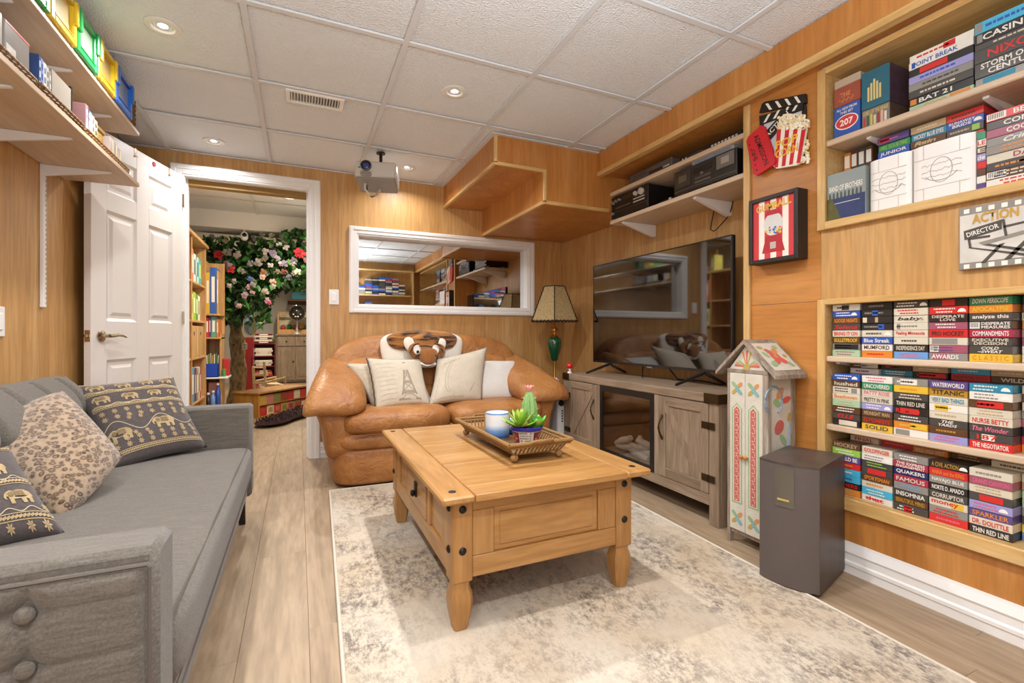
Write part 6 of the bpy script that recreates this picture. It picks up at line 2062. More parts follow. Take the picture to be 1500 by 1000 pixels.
def plaque(label, y1, y0, z1, seed):
    t = thing('white_box', label, 'box', (2.01, (y0 + y1) / 2, UB_))
    m_ = P('#f1eee9', .3, coat=.2)
    mb = MB()
    h_ = (y1 - y0) / 2
    c_ = (y1 + y0) / 2
    prof = []
    N_ = 16
    for k in range(N_ + 1):
        q = -1 + 2 * k / N_
        prof.append((1.990 + .014 * abs(q) ** 6, c_ + h_ * q))
    mb.prism(prof + [(2.05, y1), (2.05, y0)], UB_, z1, 'z')
    obj('box_body', mb, m_, t, smooth=30)
    ln = P('#c9c4bb', .6)
    xx = 1.9897
    for zz in (UB_ + .045, z1 - .050):
        obj('lid_seam', MB().tube([(xx, y0 + .008, zz), (xx, y1 - .008, zz)], .0009, 4), ln, t)
    for yy in (y0 + .035, y1 - .035):
        obj('lid_seam', MB().tube([(xx, yy, UB_ + .002), (xx, yy, UB_ + .045)], .0009, 4), ln, t)
        obj('lid_seam', MB().tube([(xx, yy, z1 - .05), (xx, yy, z1 - .002)], .0009, 4), ln, t)
    r_ = random.Random(seed)
    mb = MB()
    zc = (UB_ + z1) / 2
    mb.tube([(xx, c_ + .030 * cos(g), zc + .042 * sin(g)) for g in [2 * pi * k / 24 for k in range(25)]], .0010, 4)
    mb.tube([(xx, c_ + .05 * cos(g) * .9, zc - .005 + .030 * sin(g)) for g in [pi * 1.1 + pi * .8 * k / 12 for k in range(13)]], .0012, 4)
    for j in range(3):
        mb.tube([(xx, c_ + .055 - .11 * k / 20, zc - .018 + .02 * j + r_.uniform(-.004, .004)) for k in range(21)], .0008, 4)
    obj('pencil_drawing', mb, P('#aaa59d', .7), t)['kind'] = 'stuff'
plaque('white puffy box with a round pencil drawing, beside the war-drama set', 1.081, .947, UB_ + .196, 1)
plaque('wider white puffy box with a heart-like pencil script drawing', .941, .772, UB_ + .196, 2)
# tapes standing behind the war-drama set
vs = [('o', 'w'), ('n', 'o'), ('d', 'r'), ('n', 'o')]
for k, (c_, f_) in enumerate(vs):
    y = 1.226 - .0272 * k
    o = solid('videotape', MB().cbox(2.085, 2.185, y - .0262, y, UB_ + .1055, UB_ + .1055 + .187, .001), P(CN[c_][1], .35, coat=.25, var=.35 if k else .05, vscale=40), '%s videotape standing upright behind the war-drama set, %s along' % (CN[c_][0], NUM[k]), 'videotape', 'upright videotapes on the upper bookcase', base=(2.13, y - .013, UB_ + .1055))
    decal_box(o, y - .004, y - .022, UB_ + .23, UB_ + .28, 2.0846, 'w')
    if k == 0:
        text('FIRE', o, cream, (2.084, y - .013, UB_ + .19), UZ, UY, .06, .014)
obj('riser_board', MB().box(2.055, 2.40, 1.105, 1.236, UB_, UB_ + .105), shelfmat, bc_up)
obj('riser_board', MB().box(2.06, 2.40, .772, 1.087, UB_, UB_ + .192), shelfmat, bc_up)
zr_ = UB_ + .1925
def rearshort(si, y, rows, w, seed, z=zr_, x=2.06):
    n = len(rows)
    for i, (c_, f_, s) in enumerate(rows):
        lab = '%s videotape, %s from the top in the %s stack behind the white boxes' % (CN[c_][0], NUM[i], NUM[si])
        tape(c_, f_, s, x + .004 * (i % 2), y, z + (n - 1 - i) * TH, w, .187, TH - .0006, lab, 'videotapes behind the white boxes', seed + i)
rearshort(0, 1.086, [('p', 'P', '#m0540|=1'), ('G', 'l', 'MRS. DOUBTFIRE'), ('b', 'w', 'JUNIOR'), ('w', 'r', '=2|#a8599')], .104, 700)
rearshort(1, .977, [('a', 'c', '=1'), ('t', 'w', 'MICKEY BLUE EYES'), ('n', 'a', '=1|~Rain'), ('w', 'n', 'BEAN')], .104, 710)
rearshort(2, .872, [('r', 'n', '=1'), ('b', 'w', 'RUNAWAY/BRIDE|^85'), ('d', 'a', '=1|#l7090'), ('r', 'c', '~Happy/Endings')], .098, 720)
ns_ = [('G', 'w', '=1'), ('w', 'r', 'LE'), ('n', 'c', 'E'), ('v', 'w', 'de'), ('r', 'n', '=1'), ('n', 'c', '=1'), ('w', 'g', '=1'), ('p', 'v', '=1')]
for i, (c_, f_, s) in enumerate(ns_):
    tape(c_, f_, '' if s.startswith('=') else s, 2.004, .769, UB_ + (7 - i) * .0238, .022, .187, .0232, '%s narrow tape edge, %s from the top between white box and lengthwise stack' % (CN[c_][0], NUM[i]), 'narrow tape edges by the white box', 730 + i)
longstack('the tall stack next to the wider white box', 1.998, .744, UB_, .188, [('r', 'w', '%01|BEACHES'), ('d', 'w', 'CON AIR'), ('q', 'w', 'COCOON'), ('g', 'w', '~Crimson'), ('g', 'o', '=2'), ('c', 'm', 'DAVE'), ('d', 'o', '#n4099|=1'), ('n', 'c', '%01|=2'), ('w', 'r', '=2')], seed=750)

# ================================================================ wall shelves on the side wall
SX0, SX1, SYN, SYF = -1.048, -.75, -.45, 3.02
for zt, lab, nm in ((1.986, 'upper birch wall shelf of coloured storage boxes close to the ceiling', 'u'), (1.722, 'lower birch wall shelf of baskets on white brackets', 'l')):
    t = thing('wall_shelf', lab, 'shelf', (-.9, 1.3, zt - .02))
    obj('shelf_board', MB().cbox(SX0, SX1, SYN, SYF, zt - .02, zt, .002), shelfmat, t)
    for yb in (2.79, 2.37, 1.95, 1.53):
        v = [(SX0 + .012, yb - .006, zt - .021), (-.80, yb - .006, zt - .021), (-.80, yb - .006, zt - .026), (SX0 + .012, yb - .006, zt - .070)]
        v += [(a, yb + .006, c) for a, b, c in v]
        obj('shelf_bracket', MB().add(v, [(3, 2, 1, 0), (4, 5, 6, 7), (0, 1, 5, 4), (1, 2, 6, 5), (2, 3, 7, 6), (3, 0, 4, 7)]), white, t)
tk_ = thing('bracket_track', 'white slotted bracket track on the veneer wall below the shelf end', 'shelf track', (SX0, 2.80, 1.06))
obj('track', MB().cbox(SX0 - .001, SX0 + .013, 2.775, 2.805, 1.062, 1.701, .002), white, tk_)
sl = MB()
for k in range(28):
    sl.box(SX0 + .0125, SX0 + .0135, 2.7955, 2.7995, 1.075 + .022 * k, 1.087 + .022 * k)
obj('slots', sl, P('#77726b', .7), tk_)['kind'] = 'stuff'
# storage boxes
clear = P('#b9b1a8', .2, coat=.4, name='clear_plastic')
def bin_(label, y0, y1, col, dark, tint):
    t = thing('storage_box', label, 'storage box', (-.86, (y0 + y1) / 2, 1.986), group='coloured storage boxes on the upper shelf')
    z0, z1 = 1.9865, 2.150
    m_, md = P(col, .3, coat=.3), P(dark, .35, coat=.3)
    obj('clear_body', MB().cbox(-1.02, -.762, y0 + .006, y1 - .010, z0, z1 + .020, .006), P(tint, .25, coat=.4, var=.2, vscale=25), t)
    fw = .030
    fr_ = MB()
    fr_.cbox(-.762, -.738, y0, y0 + fw, z0, z1, .004).cbox(-.762, -.738, y1 - fw, y1 - .002, z0, z1, .004)
    fr_.cbox(-.762, -.738, y0 + fw, y1 - fw, z0, z0 + .026, .004).cbox(-.762, -.738, y0 + fw, y1 - fw, z1 - .022, z1, .004)
    obj('lid_frame', fr_, m_, t)
    for ze_ in (z1 - .026, z0 + .026):
        obj('lid_inner_edge', MB().box(-.755, -.7375, y0 + fw - .001, y1 - fw + .001, ze_, ze_ + .005), md, t)
    obj('lid_window', MB().box(-.759, -.750, y0 + fw, y1 - fw, z0 + .02, z1 - .02), P(tint, .3, coat=.3, var=.08, vscale=12), t)
    for yc in (y0 + .012, y1 - .018):
        obj('clip', MB().cbox(-.740, -.729, yc - .011, yc + .011, z0 + .075, z1 - .004, .003), m_, t)
bin_('green framed storage box nearest the camera on the upper shelf', 1.822, 2.028, '#1fa04a', '#12722f', '#a9b09c')
bin_('yellow framed storage box between two green ones', 2.032, 2.232, '#e8c52c', '#bf9a18', '#c9b47c')
bin_('green framed storage box between two yellow ones', 2.236, 2.436, '#1fa856', '#0f8a35', '#a3b29c')
bin_('yellow framed storage box next to the blue one', 2.440, 2.640, '#ecc928', '#d0a514', '#c8b070')
bin_('blue framed storage box beside the round wicker basket', 2.644, 2.866, '#2d76d8', '#15429c', '#8fa0bf')
for lab, y0, y1, c_ in (('lilac clear lid stacked at the back of the upper shelf', 2.245, 2.40, '#b3a3ad'),):
    pass
def basket(label, x0, x1, y0, y1, z0, h, fill=True, c1=wick, c2=wick2):
    t = thing('wicker_basket', label, 'basket', ((x0 + x1) / 2, (y0 + y1) / 2, z0), group='wicker baskets on the wall shelves')
    obj('basket_bottom', MB().cbox(x0 + .004, x1 - .004, y0 + .004, y1 - .004, z0, z0 + .008, .003), c1, t)
    rows = max(3, int(h / .011))
    mb = MB()
    for k in range(rows):
        zz = z0 + .006 + (h - .008) * k / (rows - 1)
        per = [(x0, y0), (x1, y0), (x1, y1), (x0, y1), (x0, y0)]
        pts = []
        for (a, b), (c, d) in zip(per, per[1:]):
            n_ = max(2, int(math.hypot(c - a, d - b) / .014))
            for i in range(n_):
                q = i / n_
                wob = .0025 * (1 if (i + k) % 2 else -1)
                nx, ny = (d - b), -(c - a)
                l_ = math.hypot(nx, ny)
                pts.append((a + (c - a) * q + nx / l_ * wob, b + (d - b) * q + ny / l_ * wob, zz))
        pts.append(pts[0])
        mb.tube(pts, .0058, 5)
    obj('woven_wall', mb, c1, t)['kind'] = 'stuff'
    obj('basket_rim', MB().tube([(x0, y0, z0 + h), (x1, y0, z0 + h), (x1, y1, z0 + h), (x0, y1, z0 + h), (x0, y0, z0 + h)], .007, 6), c2, t)
    return t
basket('wicker basket at the far end of the upper shelf, past the blue box', -1.0, -.765, 2.885, 3.005, 1.9865, .145)
LZ = 1.7225
basket('low wicker basket nearest the camera on the lower shelf', -1.0, -.765, 1.70, 2.00, LZ, .030)
basket('low wicker basket in the middle of the lower shelf', -1.0, -.765, 2.035, 2.36, LZ, .034)
basket('low wicker basket at the far end of the lower shelf', -1.0, -.765, 2.40, 2.90, LZ, .030, c1=P('#a5804c', .6, bump=(260, .9), var=.35, vscale=140))
def disc(label, y0, y1, h, col, z=LZ + .0085, x=-.776, d=.135, cat='disc case', lines=True, name='disc_case', grp='disc cases in the baskets', fg='#e9e4da', tilt=0):
    o = solid(name, MB().cbox(x - d, x, y0 + .0004, y1 - .0004, z, z + h, .0012), P(col, .3, coat=.4, var=.12, vscale=30), label, cat, grp, base=(x - d / 2, (y0 + y1) / 2, z))
    if lines:
        mb = MB()
        ym = (y0 + y1) / 2
        w_ = (y1 - y0) * .22
        for k in range(3):
            mb.box(x - .0002, x + .0006, ym - w_, ym + w_, z + h * (.18 + .26 * k), z + h * (.34 + .26 * k))
        obj('printed_words', mb, P(fg, .5), o)
    return o
disc('dark slim case at the near end of the lower shelf', 1.735, 1.765, .14, '#3a3a38')
disc('white slim case at the near end of the lower shelf', 1.766, 1.786, .14, '#dcd8cf', fg='#7a7a74')
disc('pale grey slim case at the near end of the lower shelf', 1.787, 1.84, .13, '#b7b1a6', fg='#8a857b')
bx_ = disc('wide grey case with a pink top stripe and faint figures', 1.852, 1.99, .128, '#8d8780', cat='disc case', lines=False)
obj('pink_stripe', MB().box(-.776 - .0002, -.775, 1.853, 1.989, LZ + .128, LZ + .134), P('#d0685a', .4), bx_)
obj('faint_figures', MB().box(-.776 - .0002, -.7752, 1.86, 1.91, LZ + .02, LZ + .07), P('#cfc9bf', .5, var=.4, vscale=60), bx_)
for k, (c_, w_, f_) in enumerate((('#2f4a80', .014, '#dfe3ea'), ('#7fa3cf', .016, '#2f4a80'), ('#e4e4e2', .020, '#5b6f94'), ('#c9c6bf', .016, '#6f6a62'), ('#8f8b85', .014, '#dad6cc'))):
    y0 = 2.05 + [0, .015, .032, .053, .070][k]
    disc('%s narrow disc spine in the middle basket' % ['navy', 'light blue', 'white', 'pale grey', 'mid grey'][k], y0, y0 + w_, .13 - .004 * k, c_, fg=f_)
disc('wide pale case leaning in the middle basket', 2.14, 2.29, .128, '#a49c8e', lines=False)
disc('thin black case behind the wide pale one', 2.292, 2.305, .14, '#1e1c1a', lines=False)
for k, (n_, c_, w_, f_) in enumerate((('pink and grey', '#b98a8a', .026, '#efe7e0'), ('dark navy', '#2b3a63', .010, '#c9cfe0'), ('light blue', '#87aed0', .024, '#eef0ee'), ('white and red', '#e6dcd6', .026, '#b04a52'), ('yellow', '#e6c62a', .030, '#4a3a10'))):
    y0 = 2.425 + [0, .027, .038, .063, .090][k]
    disc('%s disc spine in the far low basket' % n_, y0, y0 + w_, .135 - .006 * k, c_, fg=f_)
wf = thing('straw_box', 'yellow straw box standing behind the yellow disc spine', 'box', (-.86, 2.61, LZ + .009))
obj('box_wall', MB().cbox(-.93, -.79, 2.56, 2.66, LZ + .0085, LZ + .118, .004), P('#c29c54', .6, bump=(160, .9), var=.3, vscale=70), wf)
obj('lid_band', MB().cbox(-.935, -.785, 2.555, 2.665, LZ + .1, LZ + .122, .004), P('#b08a44', .6, bump=(160, .9), var=.3, vscale=70), wf)
for k, (y0, c_, lab) in enumerate(((2.69, '#c7b3a8', 'pinkish clear case after the straw box'), (2.735, '#bfae9f', 'second pinkish clear case, with a pale divider'), (2.79, '#c9b9b0', 'last pinkish case at the shelf end'))):
    o = disc(lab, y0, y0 + .040, .105 - .006 * k, c_, lines=False)
    obj('pale_divider', MB().box(-.777, -.774, y0 + .036, y0 + .040, LZ + .009, LZ + .108 - .006 * k), P('#e0d3b0', .4), o)

# ---- projector
pj = thing('projector', 'silver-white projector hanging from the ceiling with a blue lens', 'projector', (.55, 3.30, CEIL))
PX, PY = .50, 3.35
Mp = Matrix.Translation((PX, PY, 2.035)) @ Matrix.Rotation(R(-16), 4, 'Z') @ Matrix.Rotation(R(-10), 4, 'X')
pb = P('#cfcac2', .35, coat=.2)
mb = MB().cbox(-.135, .135, -.11, .11, -.065, .052, .014, M=Mp)
obj('case', mb, pb, pj)
obj('lower_cover', MB().cbox(-.128, .128, -.104, .104, -.074, -.06, .006, M=Mp), P('#8f8a82', .4), pj)
Ml = Mp @ Matrix.Translation((-.062, -.11, .012)) @ Matrix.Rotation(R(90), 4, 'X')
obj('lens_ring', MB().lathe([(.036, -.004), (.036, .012), (.030, .014), (.026, .004)], seg=24, M=Ml, caps=False), P('#5f5b56', .3, .6), pj, smooth=40)
obj('lens', MB().lathe([(.027, .0), (.024, .008), (.012, .012)], seg=24, M=Ml), P('#273a7a', .05, coat=1), pj, smooth=60)
obj('lens_hood', MB().cbox(-.098, -.026, -.118, -.10, -.060, -.026, .006, M=Mp), P('#a39d94', .35, trans=.2), pj)
obj('indicator', MB().box(-.112, -.100, -.113, -.109, -.004, .004, M=Mp), P('#3f6a3a', .3), pj)
for k in range(7):
    obj('side_slot', MB().box(-.137, -.1345, -.07 + .02 * k, -.06 + .02 * k, -.03, .03, M=Mp), black, pj)
mt = MB().lathe([(.03, 2.19), (.03, CEIL + .0)], (PX + .02, PY, 0), 16)
mt.tube([(PX + .02, PY, 2.195), (PX + .02, PY, 2.09)], .011, 8)
for a in (-.08, .10):
    mt.tube([(PX + .02, PY, 2.125), (PX + a, PY - .03, 2.088)], .007, 6)
obj('ceiling_mount', mt, black, pj)
obj('loop_cable', MB().tube([(PX - .085, PY - .02, 1.975), (PX - .088, PY - .03, 1.925), (PX - .06, PY - .02, 1.895), (PX - .015, PY, 1.90), (PX + .015, PY + .02, 1.94), (PX + .02, PY + .04, 1.98)], .0075, 8), P('#d8cdb8', .5), pj, smooth=60)
obj('loop_cable', MB().tube([(PX - .075, PY, 1.975), (PX - .07, PY, 1.91), (PX - .04, PY, 1.885), (PX + .0, PY + .02, 1.91)], .004, 6), black, pj, smooth=60)

# ================================================================ the room beyond the door, and the one behind the glass
FY = YB + .115
farw = P('#b9b5ad', .8, name='far_wall_paint')
struct('wall_playroom_left', MB().box(-1.47, -1.35, FY, 10.75, 0, CEIL + .05), farw)
struct('wall_partition', MB().box(.30, .40, FY, 10.75, 0, CEIL + .05), farw)
struct('wall_far', MB().box(-1.35, .30, 10.6, 10.7, 0, CEIL + .05), farw)
struct('beam', MB().cbox(-1.35, .30, 5.60, 5.95, 2.03, CEIL + .04, .004), P('#e9e6df', .6))
wx = MB()
wx.box(.40, 2.42, 6.3, 6.4, 0, CEIL + .05).box(2.42, 2.5, FY, 6.4, 0, CEIL + .05)
struct('wall_laundry', wx, P('#a39a8c', .8))
fx = [-1.35, -1.0, -.39, .225, .30]
fy = [FY, 4.47, 5.08, 5.60]
for a, b in zip(fx, fx[1:]):
    for c, d in zip(fy, fy[1:]):
        obj('ceiling_tile', MB().cbox(a + .002, b - .002, c + .002, d - .002, CEIL + .010, CEIL + .025, .002), white_tex, ceiling)
for a in fx[1:-1]:
    obj('grid_runner', MB().box(a - T, a + T, FY, 5.60, CEIL, CEIL + .006), white_grid, ceiling)
for c in fy[1:-1]:
    obj('cross_runner', MB().box(-1.35, .30, c - T, c + T, CEIL, CEIL + .0055), white_grid, ceiling)
lamp_disc(-.075, 4.80, CEIL + .006, 22, 'recessed ceiling light seen through the doorway', col=(1, .9, .76))
lamp_disc(-.45, 7.4, CEIL - .02, 26, col=(1, .88, .7))
lamp_disc(-1.0, 4.3, CEIL - .0, 9, col=(1, .93, .84))
lamp_disc(-.1, 8.9, CEIL - .02, 24, col=(1, .88, .72))  # unseen lamp added to brighten the far end, no fixture there
d2 = bpy.data.objects.new('door_2', None); COL.objects.link(d2); d2.location = (1.75, 6.29, 0); d2['kind'] = 'structure'
ROOT['door_2'] = Vector((1.75, 6.29, 0))
obj('door_slab', MB().cbox(1.75, 2.35, 6.26, 6.295, .01, 2.0, .003), white, d2)
obj('door_casing', MB().cbox(1.66, 1.745, 6.275, 6.298, 0, 2.08, .004).cbox(2.36, 2.415, 6.275, 6.298, 0, 2.08, .004), white, d2)

# ---- bookcases
birch = wood('birch_case', '#b98a50', '#cf9f63', '#deb47c', sc=(6, 6, .7), rough=.45, seed=21)
b1_ = thing('playroom_bookcase', 'long birch bookcase of picture books inside the doorway', 'bookcase', (-.94, 4.75, 0))
BX0, BX1, BY0, BY1 = -1.10, -.80, 4.05, 5.29
obj('back_panel', MB().box(BX0, BX0 + .01, BY0, BY1, .05, 1.78), birch, b1_)
for y in (BY0, 4.62, BY1 - .025):
    obj('side_panel', MB().cbox(BX0 + .01, BX1, y, y + .025, 0, 1.755, .003), birch, b1_)
obj('top_board', MB().cbox(BX0, BX1 + .02, BY0 - .01, BY1 + .02, 1.755, 1.785, .003), birch, b1_)
LV = [.06, .36, .745, 1.065, 1.395]
for z in LV:
    obj('shelf', MB().cbox(BX0 + .01, BX1 - .004, BY0 + .026, BY1 - .026, z - .02, z, .003), birch, b1_)
def book(label, x0, x1, y0, y1, z0, h, col, grp, axis='y', fg='#efe9dc', rz=0):
    o = solid('book', MB().cbox(x0, x1, y0, y1, z0 + .0005, z0 + h, .002), P(col, .45, coat=.15, var=.12, vscale=20), label, 'book', grp, base=((x0 + x1) / 2, (y0 + y1) / 2, z0))
    if axis == 'y':          # spine looks to +x
        mb = MB().box(x1 - .0002, x1 + .0008, y0 + (y1 - y0) * .25, y1 - (y1 - y0) * .25, z0 + h * .25, z0 + h * .8)
    else:                    # spine looks to -y
        mb = MB().box(x0 + (x1 - x0) * .25, x1 - (x1 - x0) * .25, y0 - .0008, y0 + .0002, z0 + h * .25, z0 + h * .8)
    obj('spine_print', mb, P(fg, .5), o)
    return o
G1 = 'picture books in the birch bookcase'
def bookrow(level, ys_, specs, lev):
    y = ys_
    for (n_, c_, th, h, f_) in specs:
        book('%s book on the %s of the birch bookcase' % (n_, lev), BX0 + .04, BX1 - .012, y, y + th - .002, level, h, c_, G1, fg=f_)
        y += th
bookrow(1.395, 4.66, [('coral', '#d0715c', .11, .27, '#f0e2c8'), ('white', '#e2e0d6', .10, .24, '#4a5a6a'), ('charcoal', '#3c4448', .03, .25, '#c8c8c8'), ('pale aqua', '#a9d2cf', .10, .23, '#2f6a70'), ('teal and green', '#3fae9f', .11, .22, '#d9e060')], 'upper shelf')
bookrow(1.065, 4.66, [('pale yellow', '#dfe09a', .09, .22, '#7a8a3a'), ('lime', '#a9c33a', .11, .24, '#f3f0c0'), ('leaf green', '#5fa13c', .10, .23, '#e8e6a0'), ('cream', '#e8e2cf', .10, .22, '#8a9a6a')], 'second shelf')
for k, y in enumerate((4.66, 4.95)):
    t = thing('file_box', '%s wooden magazine box on the middle shelf of the birch bookcase' % ['plain', 'second plain'][k], 'box', (-.95, y, .745))
    obj('box_body', MB().cbox(BX0 + .03, BX1 - .012, y, y + .27, .7455, .7455 + .27, .004), wood('box_pine', '#c2935a', '#d2a66c', '#e0bb85', sc=(6, 6, .7), seed=30 + k), t)
    obj('finger_notch', MB().lathe([(.018, 0), (.018, .002)], seg=14, M=Matrix.Translation((BX1 - .012, y + .135, .95)) @ Matrix.Rotation(R(90), 4, 'Y')), P('#6a4a28', .7), t)
bookrow(.36, 4.66, [('cyan', '#3fa9c9', .14, .30, '#e8f0f0'), ('maroon', '#7d2b38', .10, .29, '#e0b0a0'), ('sage', '#9aa77c', .09, .28, '#f0f0e0'), ('cream striped', '#e4d6c0', .06, .29, '#c05040'), ('red', '#c0403a', .05, .27, '#f0e0d0')], 'lower shelf')
hh_ = thing('leaning_board', 'light wooden board leaning on top of the birch bookcase', 'board', (-.93, 4.95, 1.785))
mb = MB().add([(-.98, 4.68, 1.786), (-.95, 4.68, 1.786), (-.98, 5.20, 1.786), (-.95, 5.20, 1.786), (-1.0, 4.68, 2.10), (-.97, 4.68, 2.10), (-1.0, 4.98, 2.10), (-.97, 4.98, 2.10)], [(0, 1, 3, 2), (4, 6, 7, 5), (0, 4, 5, 1), (2, 3, 7, 6), (0, 2, 6, 4), (1, 5, 7, 3)])
obj('board', mb, birch, hh_)
obj('edge_batten', MB().box(-.972, -.945, 4.78, 4.80, 1.79, 2.09), birch, hh_)
solid('heart_ornament', MB().prism([(4.72 + .035 * cos(g), 1.83 + .035 * sin(g)) for g in [2 * pi * k / 12 for k in range(12)]], -.86, -.84, 'x').box(-.87, -.83, 4.70, 4.74, 1.7855, 1.80), P('#c98a98', .5), 'small pink round ornament on the birch bookcase top', 'ornament', base=(-.85, 4.72, 1.7855))
book('yellow green book standing on the birch bookcase top', -.99, -.83, 4.60, 4.66, 1.7855, .22, '#b9b85a', None)

tw2 = thing('shelf_tower', 'narrow birch shelf tower with bins and bottles, before the artificial tree', 'shelf unit', (-.70, 5.45, 0))
QX0, QX1, QY0, QY1 = -.835, -.685, 5.325, 5.60
obj('side_panel', MB().cbox(QX0, QX0 + .018, QY0, QY1, 0, 1.66, .002), birch, tw2)
obj('side_panel', MB().cbox(QX1 - .018, QX1, QY0 + .05, QY1, 0, .95, .002), birch, tw2)
obj('back_panel', MB().box(QX0 + .018, QX1, QY1 - .012, QY1, 0, 1.66), birch, tw2)
TL = [.25, .53, .915, 1.14]
for z in TL:
    obj('shelf', MB().cbox(QX0 + .018, QX1 + (.06 if z == .53 else 0), QY0, QY1 - .012, z - .018, z, .003), white if z == .53 else birch, tw2)
G2 = 'books in the narrow shelf tower'
xk = QX0 + .022
for n_, c_, th, h in (('yellow', '#d9b23a', .035, .40), ('royal blue', '#2a5fb5', .055, .45), ('tan', '#c49a62', .016, .42)):
    book(n_ + ' tall book near the top of the shelf tower', xk, xk + th - .002, QY0 + .02, QY1 - .03, 1.1405, h, c_, G2, 'x')
    xk += th
xk = QX0 + .022
for n_, c_, th, h in (('red', '#c8352c', .028, .19), ('purple', '#4a4a8a', .016, .20), ('sea green', '#5a9a86', .045, .20), ('orange', '#cf7a3a', .018, .18)):
    book(n_ + ' book on the second shelf of the shelf tower', xk, xk + th - .002, QY0 + .02, QY1 - .03, .9155, h, c_, G2, 'x')
    xk += th
t = thing('blue_bin', 'bright blue plastic bin of pens on the white tower shelf', 'bin', (-.72, 5.36, .53))
bb_ = MB()
bx0, bx1, by0, by1, bz = QX0 + .022, QX0 + .130, QY0 - .0, QY0 + .16, .5305
bb_.box(bx0, bx1, by0, by1, bz, bz + .005).box(bx0, bx1, by0, by0 + .005, bz, bz + .13).box(bx0, bx1, by1 - .005, by1, bz, bz + .13).box(bx0, bx0 + .005, by0, by1, bz, bz + .13).box(bx1 - .005, bx1, by0, by1, bz, bz + .13)
obj('bin_body', bb_, P('#1d49b5', .35), t)
for k in range(7):
    x = bx0 + .014 + .0125 * k
    solid('pen', MB().tube([(x, by0 + .05 + .01 * (k % 3), bz + .007), (x + .012 * (k - 3) * .3, by0 + .06, bz + .21 + .01 * (k % 3))], .005, 6), P(['#e9e6dc', '#8fb04a', '#d8d4c8', '#c9a03a', '#e8e8e8', '#5a8a4a', '#bbb7ad'][k], .4), '%s pen standing in the blue bin' % ['ivory', 'green', 'grey', 'amber', 'white', 'dark green', 'silver'][k], 'pen', 'pens in the blue bin', base=(x, by0 + .05, bz))
solid('green_tub', MB().lathe([(.016, 0), (.019, .07), (.016, .072)], (QX1 + .022, QY0 + .03, .5305), 14), P('#4f9a48', .4), 'small green tub beside the blue bin', 'tub', smooth=40, base=(QX1 + .022, QY0 + .03, .53))
for k, (x, c_, h, n_) in enumerate(((-.792, '#2a2422', .11, 'dark'), (-.752, '#6f8fc9', .13, 'pale blue'), (-.712, '#2a4f9e', .20, 'tall dark blue'))):
    t = thing('bottle', '%s bottle on the lowest tower shelf' % n_, 'bottle', (x, QY0 + .024, .2505), group='bottles on the shelf tower')
    obj('body', MB().lathe([(.022, 0), (.024, .006), (.024, h * .7), (.010, h * .85), (.010, h)], (x, QY0 + .024, .2505), 14), P(c_, .2, coat=.5), t, smooth=40)
    obj('cap', MB().lathe([(.012, 0), (.012, .018)], (x, QY0 + .024, .2505 + h), 12), white, t)
solid('coral_box', MB().cbox(QX0 + .03, QX1 - .03, QY0 + .12, QY1 - .03, .2505, .47, .003), P('#c98a72', .6), 'coral card box at the back of the lowest tower shelf', 'box', base=(-.7, 5.5, .25))
solid('red_tin', MB().cbox(QX1 + .003, QX1 + .056, QY0 + .10, QY0 + .2, .5305, .70, .004), P('#b52a2a', .4), 'red tin on the end of the white tower shelf', 'tin', base=(QX1, QY0 + .15, .53))

# ---- artificial tree
tr0 = px(346, 575, 6.0)
tree = thing('artificial_tree', 'artificial tree with a thick bark trunk, leafy canopy and scattered blooms', 'tree', (tr0.x, tr0.y, 0))
bark, nt, b_, L = newmat('bark')
tc = nt.nodes.new('ShaderNodeTexCoord'); mp = nt.nodes.new('ShaderNodeMapping'); mp.inputs['Scale'].default_value = (1, 1, .5)
v_ = nt.nodes.new('ShaderNodeTexVoronoi'); v_.inputs['Scale'].default_value = 26
L.new(tc.outputs['Object'], mp.inputs[0]); L.new(mp.outputs[0], v_.inputs['Vector'])
r_ = ramp(nt, [(.0, '#5f4c36'), (.35, '#8d7654'), (.8, '#b29b74')]); L.new(v_.outputs['Distance'], r_.inputs[0]); L.new(r_.outputs[0], b_.inputs['Base Color'])
bp = nt.nodes.new('ShaderNodeBump'); bp.inputs['Strength'].default_value = 1; bp.inputs['Distance'].default_value = .02
L.new(v_.outputs['Distance'], bp.inputs['Height']); L.new(bp.outputs['Normal'], b_.inputs['Normal']); b_.inputs['Roughness'].default_value = .9
mb = MB()
pts, rs = [], []
for k in range(15):
    z = 1.75 * k / 14
    pts.append((tr0.x + .02 * sin(z * 3), tr0.y, z)); rs.append(.105 - .025 * min(1, z) + .012 * sin(k * 2.1) + (.03 if k == 0 else 0))
mb.tube(pts, rs, 16)
trunk = obj('trunk', mb, bark, tree, smooth=70)
for a, b in (((0, 0, 1.45), (.55, -.35, 1.75)), ((0, 0, 1.5), (-.45, -.2, 1.9)), ((0, 0, 1.6), (.25, .2, 1.95)), ((0, 0, 1.4), (.9, -.25, 1.62))):
    A, B = Vector(a) + Vector((tr0.x, tr0.y, 0)), Vector(b) + Vector((tr0.x, tr0.y, 0))
    obj('branch', MB().tube([A, A.lerp(B, .5) + Vector((0, 0, .04)), B], [.05, .035, .018], 8), bark, tree, smooth=60)
obj('knot', MB().puff((tr0.x - .01, tr0.y - .095, .80), (.035, .03, .025), (1, 1), 12, 8), bark, trunk, smooth=60)
rl = random.Random(11)
def inside(u, v):
    """canopy outline as it hangs from the beam"""
    if v < 338 or u < 292 or u > 470: return False
    if v > 425 + 0 and u > 405: return False
    lim = 470 if u < 345 else (472 if u < 395 else 440)
    return v < lim + 8 * sin(u * .4)
lv_m = [P('#2f5a2a', .5, var=.2), P('#3d7a30', .5, var=.2), P('#24431f', .55), P('#5a8a3c', .5, var=.2), P('#5f6b52', .6)]
lmb = [MB() for _ in lv_m]
cnt = 0
